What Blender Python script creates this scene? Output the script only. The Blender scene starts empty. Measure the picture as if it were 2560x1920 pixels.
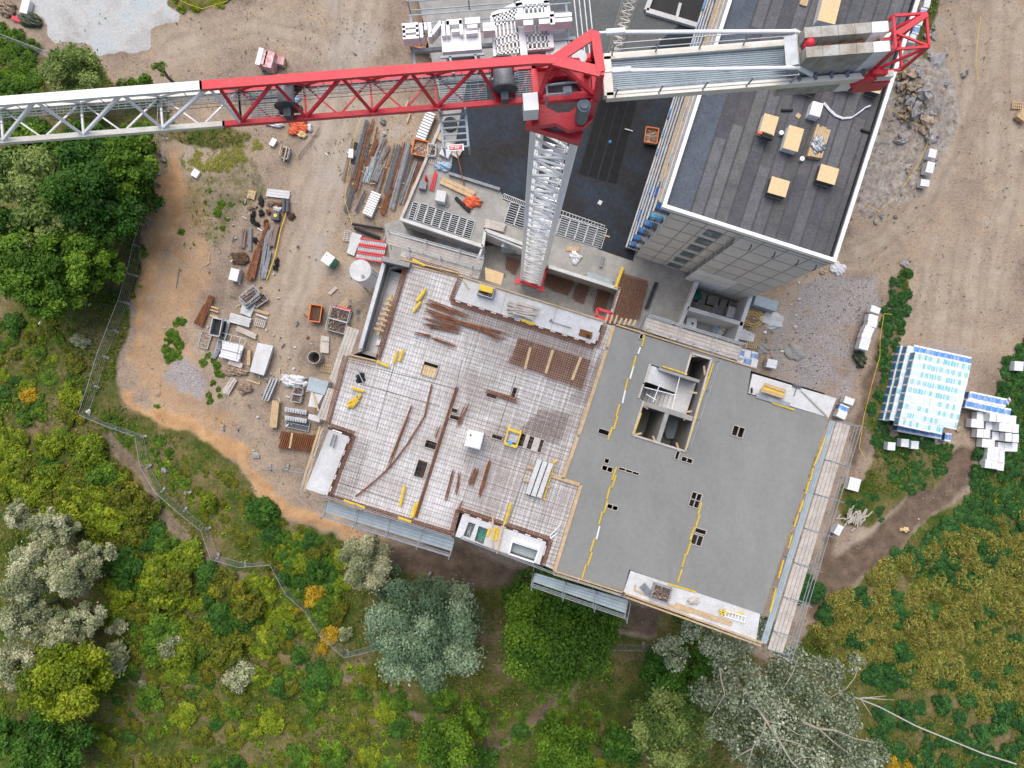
import bpy, math, random
import numpy as np
from mathutils import Vector, Matrix
from mathutils.geometry import tessellate_polygon
R = math.radians
S = bpy.context.scene
C = S.collection

# ---------------------------------------------------------------- camera, sky, sun, exposure
HC = 80.0          # height of the drone above the ground
FP = 1777.78       # focal length in photo pixels (25 mm on a 36 mm wide sensor)
PY0 = 1000.0       # photo row of the nadir
cam_d = bpy.data.cameras.new('camera')
cam_d.sensor_width = 36.0
cam_d.lens = 25.0
cam_d.shift_y = 40.0 / 2560.0
cam_d.clip_end = 3000.0
cam = bpy.data.objects.new('camera', cam_d)
cam.location = (0, 0, HC)
C.objects.link(cam)
S.camera = cam

w = bpy.data.worlds.new('World')
S.world = w
w.use_nodes = True
nt = w.node_tree
sky = nt.nodes.new('ShaderNodeTexSky')
sky.sky_type = 'NISHITA'
sky.sun_disc = False
sky.sun_elevation = R(62)
sky.sun_rotation = R(-10)
sky.air_density = 1.0
sky.dust_density = 4.0
sky.ozone_density = 1.0
nt.links.new(sky.outputs[0], nt.nodes['Background'].inputs[0])
nt.nodes['Background'].inputs[1].default_value = 0.11

sun_d = bpy.data.lights.new('sun', 'SUN')
sun_d.energy = 1.5
sun_d.angle = R(55)
sun_d.color = (1.0, 0.98, 0.95)
sun = bpy.data.objects.new('sun', sun_d)
sun.rotation_euler = (R(-28), 0, R(12))
C.objects.link(sun)
S.view_settings.view_transform = 'Standard'
S.view_settings.look = 'None'
S.view_settings.gamma = 1.0
S.view_settings.exposure = 0.67

# ---------------------------------------------------------------- helpers
def P(px, py, z=0.0):
    s = (HC - z) / FP
    return Vector(((px - 1280.0) * s, (PY0 - py) * s, z))

def mpp(z):
    return (HC - z) / FP

def lin(r, g, b):
    f = lambda c: (c / 255.0 / 12.92) if c <= 10 else ((c / 255.0 + 0.055) / 1.055) ** 2.4
    return (f(r), f(g), f(b))

MATS = {}
def mat(name, c1, c2=None, scale=2.0, rough=0.8, metal=0.0, bump=0.0, tint=False, detail=6.0, fine=0.0, spec=0.4, stretch=None, transl=0.0, bscale=None):
    """procedural material: two colours mixed by world-space noise, optional fine grain, bump and per-face tint"""
    m = bpy.data.materials.new(name)
    m.use_nodes = True
    n = m.node_tree.nodes
    l = m.node_tree.links
    b = n['Principled BSDF']
    b.inputs['Roughness'].default_value = rough
    b.inputs['Metallic'].default_value = metal
    b.inputs['Specular IOR Level'].default_value = spec
    geo = n.new('ShaderNodeNewGeometry')
    src = geo.outputs['Position']
    if stretch:
        mp = n.new('ShaderNodeMapping')
        mp.inputs['Rotation'].default_value = (0, 0, stretch[3])
        mp.inputs['Scale'].default_value = stretch[:3]
        l.new(src, mp.inputs['Vector'])
        src = mp.outputs[0]
    no = n.new('ShaderNodeTexNoise')
    no.inputs['Scale'].default_value = scale
    no.inputs['Detail'].default_value = detail
    no.inputs['Roughness'].default_value = 0.62
    l.new(src, no.inputs['Vector'])
    ramp = n.new('ShaderNodeValToRGB')
    ramp.color_ramp.elements[0].position = 0.36
    ramp.color_ramp.elements[1].position = 0.66
    c2 = c2 or tuple(min(1, c * 0.8) for c in c1)
    ramp.color_ramp.elements[0].color = (*c2, 1)
    ramp.color_ramp.elements[1].color = (*c1, 1)
    l.new(no.outputs['Fac'], ramp.inputs[0])
    col = ramp.outputs[0]
    if fine:
        n2 = n.new('ShaderNodeTexNoise')
        n2.inputs['Scale'].default_value = scale * 9
        n2.inputs['Detail'].default_value = 4
        l.new(geo.outputs['Position'], n2.inputs['Vector'])
        mr = n.new('ShaderNodeMapRange')
        mr.inputs[1].default_value = 0.3
        mr.inputs[2].default_value = 0.7
        mr.inputs[3].default_value = 1 - fine
        mr.inputs[4].default_value = 1 + fine
        l.new(n2.outputs['Fac'], mr.inputs[0])
        mx = n.new('ShaderNodeMix')
        mx.data_type = 'RGBA'
        mx.blend_type = 'MULTIPLY'
        mx.inputs[0].default_value = 1
        l.new(col, mx.inputs[6])
        l.new(mr.outputs[0], mx.inputs[7])
        col = mx.outputs[2]
    if tint:
        at = n.new('ShaderNodeAttribute')
        at.attribute_name = 'tint'
        mx = n.new('ShaderNodeMix')
        mx.data_type = 'RGBA'
        mx.blend_type = 'MULTIPLY'
        mx.inputs[0].default_value = 1
        l.new(col, mx.inputs[6])
        l.new(at.outputs['Color'], mx.inputs[7])
        col = mx.outputs[2]
    l.new(col, b.inputs['Base Color'])
    if bump:
        bp = n.new('ShaderNodeBump')
        bp.inputs['Strength'].default_value = 0.6
        bp.inputs['Distance'].default_value = bump
        nb = n.new('ShaderNodeTexNoise')
        nb.inputs['Scale'].default_value = bscale or scale * 4
        nb.inputs['Detail'].default_value = 6
        l.new(geo.outputs['Position'], nb.inputs['Vector'])
        l.new(nb.outputs['Fac'], bp.inputs['Height'])
        l.new(bp.outputs[0], b.inputs['Normal'])
    MATS[name] = m
    return m

def leaf_mat(name, transl=0.3):
    m = bpy.data.materials.new(name)
    m.use_nodes = True
    n = m.node_tree.nodes
    l = m.node_tree.links
    b = n['Principled BSDF']
    b.inputs['Roughness'].default_value = 0.6
    b.inputs['Specular IOR Level'].default_value = 0.25
    at = n.new('ShaderNodeAttribute')
    at.attribute_name = 'tint'
    geo = n.new('ShaderNodeNewGeometry')
    no = n.new('ShaderNodeTexNoise')
    no.inputs['Scale'].default_value = 0.8
    l.new(geo.outputs['Position'], no.inputs['Vector'])
    mr = n.new('ShaderNodeMapRange')
    mr.inputs[3].default_value = 0.7
    mr.inputs[4].default_value = 1.3
    l.new(no.outputs['Fac'], mr.inputs[0])
    mx = n.new('ShaderNodeMix')
    mx.data_type = 'RGBA'
    mx.blend_type = 'MULTIPLY'
    mx.inputs[0].default_value = 1
    l.new(at.outputs['Color'], mx.inputs[6])
    l.new(mr.outputs[0], mx.inputs[7])
    l.new(mx.outputs[2], b.inputs['Base Color'])
    t = n.new('ShaderNodeBsdfTranslucent')
    l.new(mx.outputs[2], t.inputs['Color'])
    ms = n.new('ShaderNodeMixShader')
    ms.inputs[0].default_value = transl
    l.new(b.outputs[0], ms.inputs[1])
    l.new(t.outputs[0], ms.inputs[2])
    l.new(ms.outputs[0], n['Material Output'].inputs[0])
    MATS[name] = m
    return m

def tag(o, label=None, cat=None, group=None, kind=None):
    if label: o['label'] = label
    if cat: o['category'] = cat
    if group: o['group'] = group
    if kind: o['kind'] = kind
    return o

ORI = {}
def thing(name, label, cat, loc=(0, 0, 0), group=None):
    o = bpy.data.objects.new(name, None)
    o.empty_display_size = 0.5
    o.location = loc
    C.objects.link(o)
    ORI[o] = Vector(loc)
    return tag(o, label, cat, group)

class MB:
    def __init__(s):
        s.v = []; s.f = []; s.t = []; s.mi = []; s.cur = 0; s.tint = (1, 1, 1)
    def add(s, vs, fs):
        o = len(s.v)
        s.v += [tuple(p) for p in vs]
        for f in fs:
            s.f.append([i + o for i in f]); s.t.append(s.tint); s.mi.append(s.cur)
    def hexa(s, a):
        s.add(a, [(3, 2, 1, 0), (4, 5, 6, 7), (0, 1, 5, 4), (1, 2, 6, 5), (2, 3, 7, 6), (3, 0, 4, 7)])
    def prism(s, pts, z0, z1, top=True, bot=True):
        n = len(pts)
        vs = [(p[0], p[1], z0) for p in pts] + [(p[0], p[1], z1) for p in pts]
        fs = [(i, (i + 1) % n, n + (i + 1) % n, n + i) for i in range(n)]
        if top: fs.append(tuple(range(n, 2 * n)))
        if bot: fs.append(tuple(reversed(range(n))))
        s.add(vs, fs)
    def pr(s, pxs, z0, z1, zr=None, **k):
        zr = z1 if zr is None else zr
        s.prism([P(x, y, zr) for x, y in pxs], z0, z1, **k)
    def holed(s, outer, holes, z0, z1):
        loops = [[Vector((p[0], p[1], 0)) for p in outer]] + [[Vector((p[0], p[1], 0)) for p in h] for h in holes]
        tris = tessellate_polygon(loops)
        flat = [p for l in loops for p in l]
        s.add([(p[0], p[1], z1) for p in flat], tris)
        s.add([(p[0], p[1], z0) for p in flat], [tuple(reversed(t)) for t in tris])
        for l in loops:
            s.prism(l, z0, z1, top=False, bot=False)
    def box(s, c, wx, ly, h, ang=0.0, tilt=0.0):
        """c = centre of the underside; ang = clockwise in the picture"""
        a = R(-ang); ca, sa = math.cos(a), math.sin(a)
        vs = []
        for dz in (0, h):
            for dx, dy in ((-1, -1), (1, -1), (1, 1), (-1, 1)):
                x, y = dx * wx / 2, dy * ly / 2
                vs.append((c[0] + x * ca - y * sa, c[1] + x * sa + y * ca, c[2] + dz + x * tilt))
        s.hexa(vs)
    def bx(s, px, py, z0, h, wx, ly, ang=17.4, tilt=0.0):
        p = P(px, py, z0 + h)
        s.box((p.x, p.y, z0), wx, ly, h, ang, tilt)
    def bar(s, p, q, wd, hg=None):
        p = Vector(p); q = Vector(q); hg = hg or wd
        d = (q - p)
        if d.length < 1e-6: return
        d.normalize()
        u = Vector((0, 0, 1)) if abs(d.z) < 0.95 else Vector((1, 0, 0))
        a = d.cross(u).normalized(); b = a.cross(d).normalized()
        a *= wd / 2; b *= hg / 2
        s.hexa([p - a - b, p + a - b, p + a + b, p - a + b, q - a - b, q + a - b, q + a + b, q - a + b])
    def tube(s, p, q, r, r2=None, n=6, cap=True):
        p = Vector(p); q = Vector(q); r2 = r if r2 is None else r2
        d = (q - p)
        if d.length < 1e-6: return
        d.normalize()
        u = Vector((0, 0, 1)) if abs(d.z) < 0.95 else Vector((1, 0, 0))
        a = d.cross(u).normalized(); b = a.cross(d).normalized()
        vs = []
        for c, rr in ((p, r), (q, r2)):
            for i in range(n):
                t = 2 * math.pi * i / n
                vs.append(c + a * math.cos(t) * rr + b * math.sin(t) * rr)
        fs = [(i, (i + 1) % n, n + (i + 1) % n, n + i) for i in range(n)]
        if cap:
            fs += [tuple(reversed(range(n))), tuple(range(n, 2 * n))]
        s.add(vs, fs)
    def path(s, pts, r, n=5):
        for a, b in zip(pts, pts[1:]): s.tube(a, b, r, n=n)
    def lump(s, c, rx, ry, rz, seed=0, nu=14, nv=8, amp=0.25, flat=True):
        rg = random.Random(seed); vs = []; fs = []
        ph = [(rg.uniform(0, 6), rg.uniform(1, 4), rg.uniform(1, 4)) for _ in range(5)]
        for j in range(nv + 1):
            th = (math.pi / 2 if flat else math.pi) * j / nv
            for i in range(nu):
                f = 2 * math.pi * i / nu
                d = (math.sin(th) * math.cos(f), math.sin(th) * math.sin(f), math.cos(th))
                k = 1 + amp * sum(math.sin(a + d[0] * b * 2 + d[1] * cc * 2 + d[2] * 2) for a, b, cc in ph) / 3 + rg.uniform(-1, 1) * amp * 0.35
                vs.append((c[0] + d[0] * rx * k, c[1] + d[1] * ry * k, c[2] + d[2] * rz * k))
        for j in range(nv):
            for i in range(nu):
                fs.append((j * nu + i, j * nu + (i + 1) % nu, (j + 1) * nu + (i + 1) % nu, (j + 1) * nu + i))
        s.add(vs, fs)
    def mesh(s, name, off=(0, 0, 0)):
        me = bpy.data.meshes.new(name)
        ox, oy, oz = off
        me.from_pydata([(x - ox, y - oy, z - oz) for x, y, z in s.v], [], s.f)
        at = me.attributes.new('tint', 'FLOAT_COLOR', 'FACE')
        at.data.foreach_set('color', np.array([(*t, 1) for t in s.t], dtype=np.float32).ravel())
        if any(s.mi):
            me.polygons.foreach_set('material_index', s.mi)
        return me
    def build(s, name, m, parent=None, smooth=False):
        if parent is not None:
            off = ORI[parent]; loc = (0, 0, 0)
        else:
            a = np.array(s.v)
            off = Vector((float((a[:, 0].min() + a[:, 0].max()) / 2), float((a[:, 1].min() + a[:, 1].max()) / 2), float(a[:, 2].min())))
            loc = off
        me = s.mesh(name, off)
        for x in (m if isinstance(m, (list, tuple)) else [m]): me.materials.append(x)
        if smooth:
            me.polygons.foreach_set('use_smooth', [True] * len(me.polygons))
        o = bpy.data.objects.new(name, me)
        o.location = loc
        C.objects.link(o)
        if parent is not None: o.parent = parent
        ORI[o] = Vector(off)
        return o

def kids(o):
    return list(o.children)
def copy_tree(o, parent=None):
    c = o.copy()
    C.objects.link(c)
    if parent is not None: c.parent = parent
    for ch in kids(o): copy_tree(ch, c)
    return c

# value noise on numpy arrays
def vnoise(x, y, seed):
    rs = np.random.RandomState(seed)
    g = rs.rand(256, 256)
    xi = np.floor(x).astype(int); yi = np.floor(y).astype(int)
    fx = x - xi; fy = y - yi
    fx = fx * fx * (3 - 2 * fx); fy = fy * fy * (3 - 2 * fy)
    a = g[xi % 256, yi % 256]; b = g[(xi + 1) % 256, yi % 256]
    c = g[xi % 256, (yi + 1) % 256]; d = g[(xi + 1) % 256, (yi + 1) % 256]
    return (a * (1 - fx) + b * fx) * (1 - fy) + (c * (1 - fx) + d * fx) * fy
def fbm(x, y, seed, sc, oct=4):
    r = 0; a = 0.5; t = 0
    for i in range(oct):
        r = r + a * vnoise(x / sc + 17.3 * i, y / sc + 5.1 * i, seed + i); t += a
        a *= 0.5; sc /= 2.0
    return r / t
def inpoly(x, y, poly):
    r = np.zeros(x.shape, bool)
    n = len(poly)
    for i in range(n):
        x0, y0 = poly[i]; x1, y1 = poly[(i + 1) % n]
        if y0 == y1: continue
        c = ((y0 > y) != (y1 > y)) & (x < (x1 - x0) * (y - y0) / (y1 - y0) + x0)
        r ^= c
    return r
# ---------------------------------------------------------------- key outlines
ZS = 28.0
def dn(pts, z):
    """the plan of a polygon given at height z, as photo pixels on the ground plane"""
    k = (HC - z) / HC
    return [(1280 + (x - 1280) * k, PY0 + (y - PY0) * k) for x, y in pts]
BODY = [(1020, 652), (1149, 692), (1504, 803), (1535, 815), (1872, 919), (2080, 982), (2069, 1044), (1905, 1545), (1572, 1432), (1387, 1427), (1350, 1412), (1140, 1340), (817, 1243), (835, 1150), (817, 1067), (870, 885), (905, 870), (965, 660)]
POD = [(1110, 290), (1000, 548), (1205, 615), (1213, 578), (1310, 612), (1372, 667), (1548, 722), (1525, 800), (1640, 835), (1700, 800), (1735, 700), (1700, 560), (1900, -120), (1020, -120)]
TALL = [(1655, 517), (2089, 656), (2360, -190), (1926, -326)]
BODY_G = dn([(1020, 670), (1872, 940), (2060, 1000), (2055, 1044), (1895, 1530), (1572, 1420), (1387, 1410), (1140, 1330), (830, 1235), (845, 1150), (830, 1067)], ZS)
POD_G = dn(POD, 4)
TALL_G = dn(TALL, 24.5)
# ---------------------------------------------------------------- materials
M_conc = mat('concrete', (0.34, 0.325, 0.30), (0.25, 0.24, 0.225), 0.9, 0.85, fine=0.12)
M_concl = mat('pale_concrete', (0.60, 0.60, 0.60), (0.47, 0.47, 0.46), 0.7, 0.8, fine=0.1)
M_wet = mat('fresh_concrete', (0.236, 0.237, 0.222), (0.198, 0.200, 0.188), 0.45, 0.5, bump=0.012, fine=0.06, stretch=(1.0, 0.35, 1.0, 0.3), spec=0.3, bscale=3)
M_form = mat('filigree_panel', (0.70, 0.695, 0.69), (0.49, 0.455, 0.43), 0.3, 0.8, fine=0.12)
M_wood = mat('timber', (0.55, 0.40, 0.24), (0.42, 0.29, 0.16), 3, 0.75, fine=0.15)
M_woodp = mat('weathered_board', (0.52, 0.47, 0.42), (0.40, 0.36, 0.32), 1.2, 0.85, fine=0.2)
M_osb = mat('osb', (0.70, 0.52, 0.30), (0.60, 0.43, 0.22), 6, 0.7, fine=0.15)
M_white = mat('white_paint', (0.84, 0.84, 0.84), (0.76, 0.76, 0.75), 1.5, 0.45)
M_cream = mat('cream_paint', (0.78, 0.75, 0.67), (0.68, 0.62, 0.52), 1.2, 0.5, fine=0.06)
M_red = mat('red_paint', (0.66, 0.022, 0.045), (0.54, 0.045, 0.055), 0.9, 0.45, spec=0.35, fine=0.14)
M_orange = mat('orange_paint', (0.66, 0.19, 0.03), (0.5, 0.13, 0.03), 2, 0.5, fine=0.1)
M_yellow = mat('yellow_plastic', (0.75, 0.52, 0.04), (0.62, 0.42, 0.03), 3, 0.5)
M_galv = mat('galvanised_steel', (0.42, 0.44, 0.46), (0.30, 0.32, 0.34), 2.5, 0.5, metal=0.5)
M_alu = mat('grey_blue_board', (0.36, 0.42, 0.45), (0.28, 0.34, 0.37), 1.2, 0.6, fine=0.1)
M_grate = mat('grating', (0.20, 0.25, 0.28), (0.15, 0.19, 0.22), 3, 0.6, metal=0.3)
M_rust = mat('rusty_steel', (0.25, 0.095, 0.035), (0.13, 0.05, 0.025), 2.5, 0.85, fine=0.3)
M_rustd = mat('dull_rebar', (0.26, 0.205, 0.18), (0.20, 0.14, 0.11), 2.0, 0.8, fine=0.25)
M_steel = mat('dark_steel', (0.10, 0.105, 0.115), (0.06, 0.065, 0.075), 3, 0.6, metal=0.2, fine=0.2)
M_steelg = mat('grey_steel', (0.24, 0.25, 0.265), (0.15, 0.16, 0.175), 2.5, 0.6, metal=0.2, fine=0.2)
M_black = mat('black_rubber', (0.02, 0.02, 0.022), (0.012, 0.012, 0.013), 3, 0.7)
M_dark = mat('bitumen_membrane', (0.026, 0.038, 0.054), (0.022, 0.020, 0.021), 0.28, 0.6, fine=0.2, spec=0.12)
M_pud = mat('wet_membrane', (0.035, 0.048, 0.066), (0.02, 0.024, 0.03), 0.5, 0.35, fine=0.3, spec=0.2)
M_felt = mat('roofing_felt', (0.112, 0.11, 0.112), (0.085, 0.085, 0.088), 0.7, 0.9, tint=True, fine=0.2)
M_pack = mat('wrapped_pack', (0.80, 0.80, 0.80), (0.70, 0.71, 0.72), 3, 0.4, tint=True)
M_tint = mat('plain', (1, 1, 1), (0.82, 0.82, 0.82), 2.5, 0.7, tint=True, fine=0.15)
M_tarpo = mat('orange_tarp', (0.75, 0.16, 0.06), (0.55, 0.10, 0.04), 3, 0.6, bump=0.15, bscale=6)
M_tarpb = mat('blue_tarp', (0.42, 0.55, 0.66), (0.28, 0.40, 0.52), 3, 0.5, bump=0.15, bscale=6)
M_tarpg = mat('olive_tarp', (0.07, 0.09, 0.05), (0.04, 0.055, 0.03), 2, 0.6, bump=0.1, bscale=5)
M_bag = mat('white_sack', (0.78, 0.77, 0.78), (0.62, 0.62, 0.65), 4, 0.6, bump=0.1, bscale=8)
M_junk = mat('mixed_debris', (0.45, 0.34, 0.24), (0.12, 0.08, 0.06), 5, 0.85, tint=True, fine=0.5, bump=0.2, bscale=8)
M_soil = mat('brown_soil', (0.12, 0.07, 0.04), (0.06, 0.035, 0.022), 4, 0.95, fine=0.4, bump=0.1, bscale=8)
M_green = mat('green_plastic', (0.02, 0.30, 0.20), (0.015, 0.24, 0.16), 2, 0.4)
M_blue = mat('blue_film', (0.10, 0.35, 0.62), (0.06, 0.2, 0.45), 3, 0.4, tint=True)
M_glass = mat('window_glass', (0.10, 0.16, 0.17), (0.07, 0.12, 0.13), 0.5, 0.12, spec=0.8)
M_render = mat('panel_wall', (0.64, 0.62, 0.59), (0.54, 0.53, 0.50), 0.35, 0.85, fine=0.08)
M_joint = mat('wall_joint', (0.30, 0.29, 0.28), (0.25, 0.245, 0.24), 1, 0.9)
M_rock = mat('broken_concrete', (0.40, 0.40, 0.40), (0.26, 0.25, 0.24), 1.5, 0.9, tint=True, fine=0.25, bump=0.1)
M_bark = mat('bark', (0.20, 0.16, 0.12), (0.12, 0.10, 0.08), 3, 0.9, fine=0.2)
M_barkp = mat('pale_bark', (0.40, 0.37, 0.29), (0.28, 0.25, 0.19), 2, 0.85, fine=0.15)
M_brick = mat('striped_brick_pack', (0.62, 0.56, 0.56), (0.50, 0.14, 0.13), 1.2, 0.6, stretch=(2.2, 2.2, 2.2, 0.8), fine=0.2)
M_deckg = mat('grey_roof_deck', (0.10, 0.108, 0.11), (0.075, 0.082, 0.085), 0.4, 0.7, fine=0.15)
M_dfelt = mat('dark_felt', (0.022, 0.022, 0.022), (0.016, 0.016, 0.017), 1.5, 0.8, fine=0.3, spec=0.1)
M_leaf = leaf_mat('leaves')
M_grass = leaf_mat('grass_blades', 0.15)

# ---------------------------------------------------------------- ground regions (photo pixels, on the ground plane)
VEG = [(-700, 60), (0, 80), (60, 110), (130, 150), (230, 165), (300, 215), (330, 250), (400, 225), (425, 300), (470, 320), (560, 310), (640, 330), (600, 360), (500, 370), (420, 360), (385, 420),
       (372, 500), (360, 580), (345, 700), (312, 830), (285, 930), (300, 1000), (400, 1050), (540, 1110), (600, 1180), (650, 1260), (740, 1320), (850, 1350), (960, 1400), (1010, 1420),
       (1060, 1440), (1180, 1470), (1320, 1470), (1330, 1430), (1520, 1510), (1540, 1590), (1600, 1600), (1650, 1590), (1650, 1530), (1760, 1540), (1900, 1640), (1960, 1690), (2000, 1600), (2050, 1550),
       (2120, 1500), (2220, 1400), (2330, 1290), (2430, 1230), (2430, 1170), (2470, 1150), (2500, 1060), (2530, 940), (2560, 850), (3400, 700), (3400, 2600), (-700, 2600)]
VEG2 = [(2190, 1120), (2260, 1090), (2340, 1120), (2390, 1110), (2370, 1190), (2260, 1260), (2180, 1310), (2110, 1310), (2090, 1210), (2160, 1200)]
VEG3 = [(2262, 660), (2285, 665), (2270, 780), (2240, 860), (2215, 960), (2200, 1050), (2190, 1100), (2165, 1060), (2200, 960), (2230, 850), (2250, 740)]
VEG4 = [(410, 0), (520, -40), (640, -60), (560, 10), (500, 30), (430, 15)]
VEG5 = [(2300, -20), (2345, -30), (2340, 60), (2320, 120), (2310, 180), (2290, 130)]
VEGT = [(450, 430), (540, 400), (640, 380), (660, 450), (620, 540), (560, 620), (500, 610), (455, 520)]
SANDY = [(330, 960), (330, 1000), (420, 1015), (500, 1055), (600, 1085), (640, 1130), (620, 1160), (650, 1210), (700, 1245), (800, 1290), (900, 1330), (990, 1370), (900, 1370), (790, 1340), (680, 1290), (620, 1230), (580, 1150), (480, 1100), (400, 1060), (310, 1030), (300, 970)]
SAND2 = [(370, 470), (440, 380), (470, 430), (450, 560), (400, 680), (360, 790), (340, 900), (320, 940), (330, 830), (350, 700)]
PUD = [(-300, -300), (75, 0), (75, 30), (110, 45), (115, 90), (140, 105), (180, 100), (220, 112), (240, 142), (265, 134), (300, 128), (332, 134), (374, 120), (378, 70), (392, 62), (440, 55), (452, 40), (420, 10), (430, -100), (300, -300)]
GRAV = [(405, 895), (470, 900), (520, 940), (527, 985), (500, 1000), (440, 985), (410, 960)]
GRAV2 = [(1980, 790), (2020, 700), (2100, 680), (2200, 690), (2190, 760), (2150, 870), (2140, 990), (2060, 980), (1940, 930), (1930, 860)]
GRAV3 = [(2230, 990), (2290, 860), (2420, 870), (2430, 920), (2390, 1020), (2350, 1120), (2240, 1040)]
DUST = [(840, -100), (960, -100), (930, 150), (890, 330), (850, 500), (830, 600), (800, 720), (740, 700), (730, 560), (770, 400), (800, 200)]
DUST2 = [(2020, 860), (2040, 890), (2000, 980), (1940, 900), (1930, 850), (1950, 760), (1985, 740)]
BROWN = [(2235, 690), (2262, 690), (2225, 900), (2190, 1030), (2150, 1130), (2110, 1250), (2070, 1380), (2120, 1370), (2250, 1280), (2330, 1200), (2400, 1120), (2450, 1120), (2440, 1200), (2330, 1290), (2200, 1420), (2100, 1500), (2040, 1560), (2010, 1540), (2050, 1400), (2120, 1180), (2150, 1020), (2190, 860)]
BROWN2 = [(1080, 1350), (1330, 1430), (1450, 1480), (1560, 1520), (1690, 1500), (1700, 1540), (1640, 1590), (1560, 1580), (1480, 1560), (1330, 1500), (1180, 1480), (1010, 1430), (960, 1380)]
BROWN3 = [(1150, 1880), (1290, 1780), (1400, 1690), (1440, 1660), (1460, 1690), (1380, 1780), (1300, 1850), (1220, 1900), (1150, 1940)]
DIRTY = [(2230, 60), (2330, 120), (2390, 200), (2400, 300), (2350, 420), (2290, 480), (2150, 560), (2140, 480), (2190, 300)]
REED = [(2040, 1560), (2120, 1490), (2250, 1400), (2400, 1330), (2570, 1280), (2600, 1700), (2480, 1800), (2330, 1740), (2150, 1660), (2060, 1640)]

TRACKS = [([(2410, -60), (2420, 150), (2400, 320), (2330, 470), (2220, 590), (2110, 650), (2030, 720), (1990, 850)], 20), ([(2500, -60), (2500, 250), (2470, 500), (2430, 700), (2420, 860)], 20), ([(2350, 860), (2365, 600), (2400, 480)], 20), ([(2300, 850), (2320, 640), (2380, 430)], 14), ([(930, -60), (885, 180), (820, 430), (765, 650), (705, 820), (690, 960)], 20), ([(880, -60), (850, 200), (770, 480), (720, 700)], 20), ([(430, 120), (640, 60), (800, 100), (870, 230)], 20), ([(2450, 1130), (2330, 1230), (2200, 1350), (2060, 1470), (1900, 1560)], 20), ([(2560, 60), (2540, 420), (2480, 760)], 20)]
def field(x, y, polys, warp=18, soft=0):
    wx = x + (fbm(x, y, 11, 60) - 0.5) * 2 * warp + (fbm(x, y, 15, 14, 2) - 0.5) * 10
    wy = y + (fbm(x, y, 31, 60) - 0.5) * 2 * warp + (fbm(x, y, 35, 14, 2) - 0.5) * 10
    m = np.zeros(x.shape, bool)
    for p in polys: m |= inpoly(wx, wy, p)
    return m.astype(np.float32)
PATHS = [([(270, 1090), (330, 1165), (395, 1265), (470, 1345), (560, 1432), (640, 1450), (640, 1520), (600, 1560)], 13), ([(760, 1660), (880, 1700), (960, 1740), (1060, 1800), (1140, 1830)], 9), ([(1470, 1670), (1380, 1770), (1290, 1850), (1160, 1930)], 13), ([(330, 1690), (420, 1720), (480, 1690), (520, 1640)], 14)]
def paths(x, y):
    r = np.zeros(x.shape)
    wx = x + (fbm(x, y, 191, 60) - .5) * 40; wy = y + (fbm(x, y, 195, 60) - .5) * 40
    for line, hw_ in PATHS:
        for (x0, y0), (x1, y1) in zip(line, line[1:]):
            L2 = (x1 - x0) ** 2 + (y1 - y0) ** 2; t = np.clip(((wx - x0) * (x1 - x0) + (wy - y0) * (y1 - y0)) / L2, 0, 1)
            r = np.maximum(r, np.clip(1.6 - np.hypot(wx - x0 - t * (x1 - x0), wy - y0 - t * (y1 - y0)) / hw_, 0, 1))
    return r.astype(np.float32)
def blur(a, n=1):
    for _ in range(n):
        b = a.copy()
        b[1:] += a[:-1]; b[:-1] += a[1:]; b[:, 1:] += a[:, :-1]; b[:, :-1] += a[:, 1:]
        c = np.full(a.shape, 5.0); c[0] -= 1; c[-1] -= 1; c[:, 0] -= 1; c[:, -1] -= 1
        a = (b / c).astype(np.float32)
    return a

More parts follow.
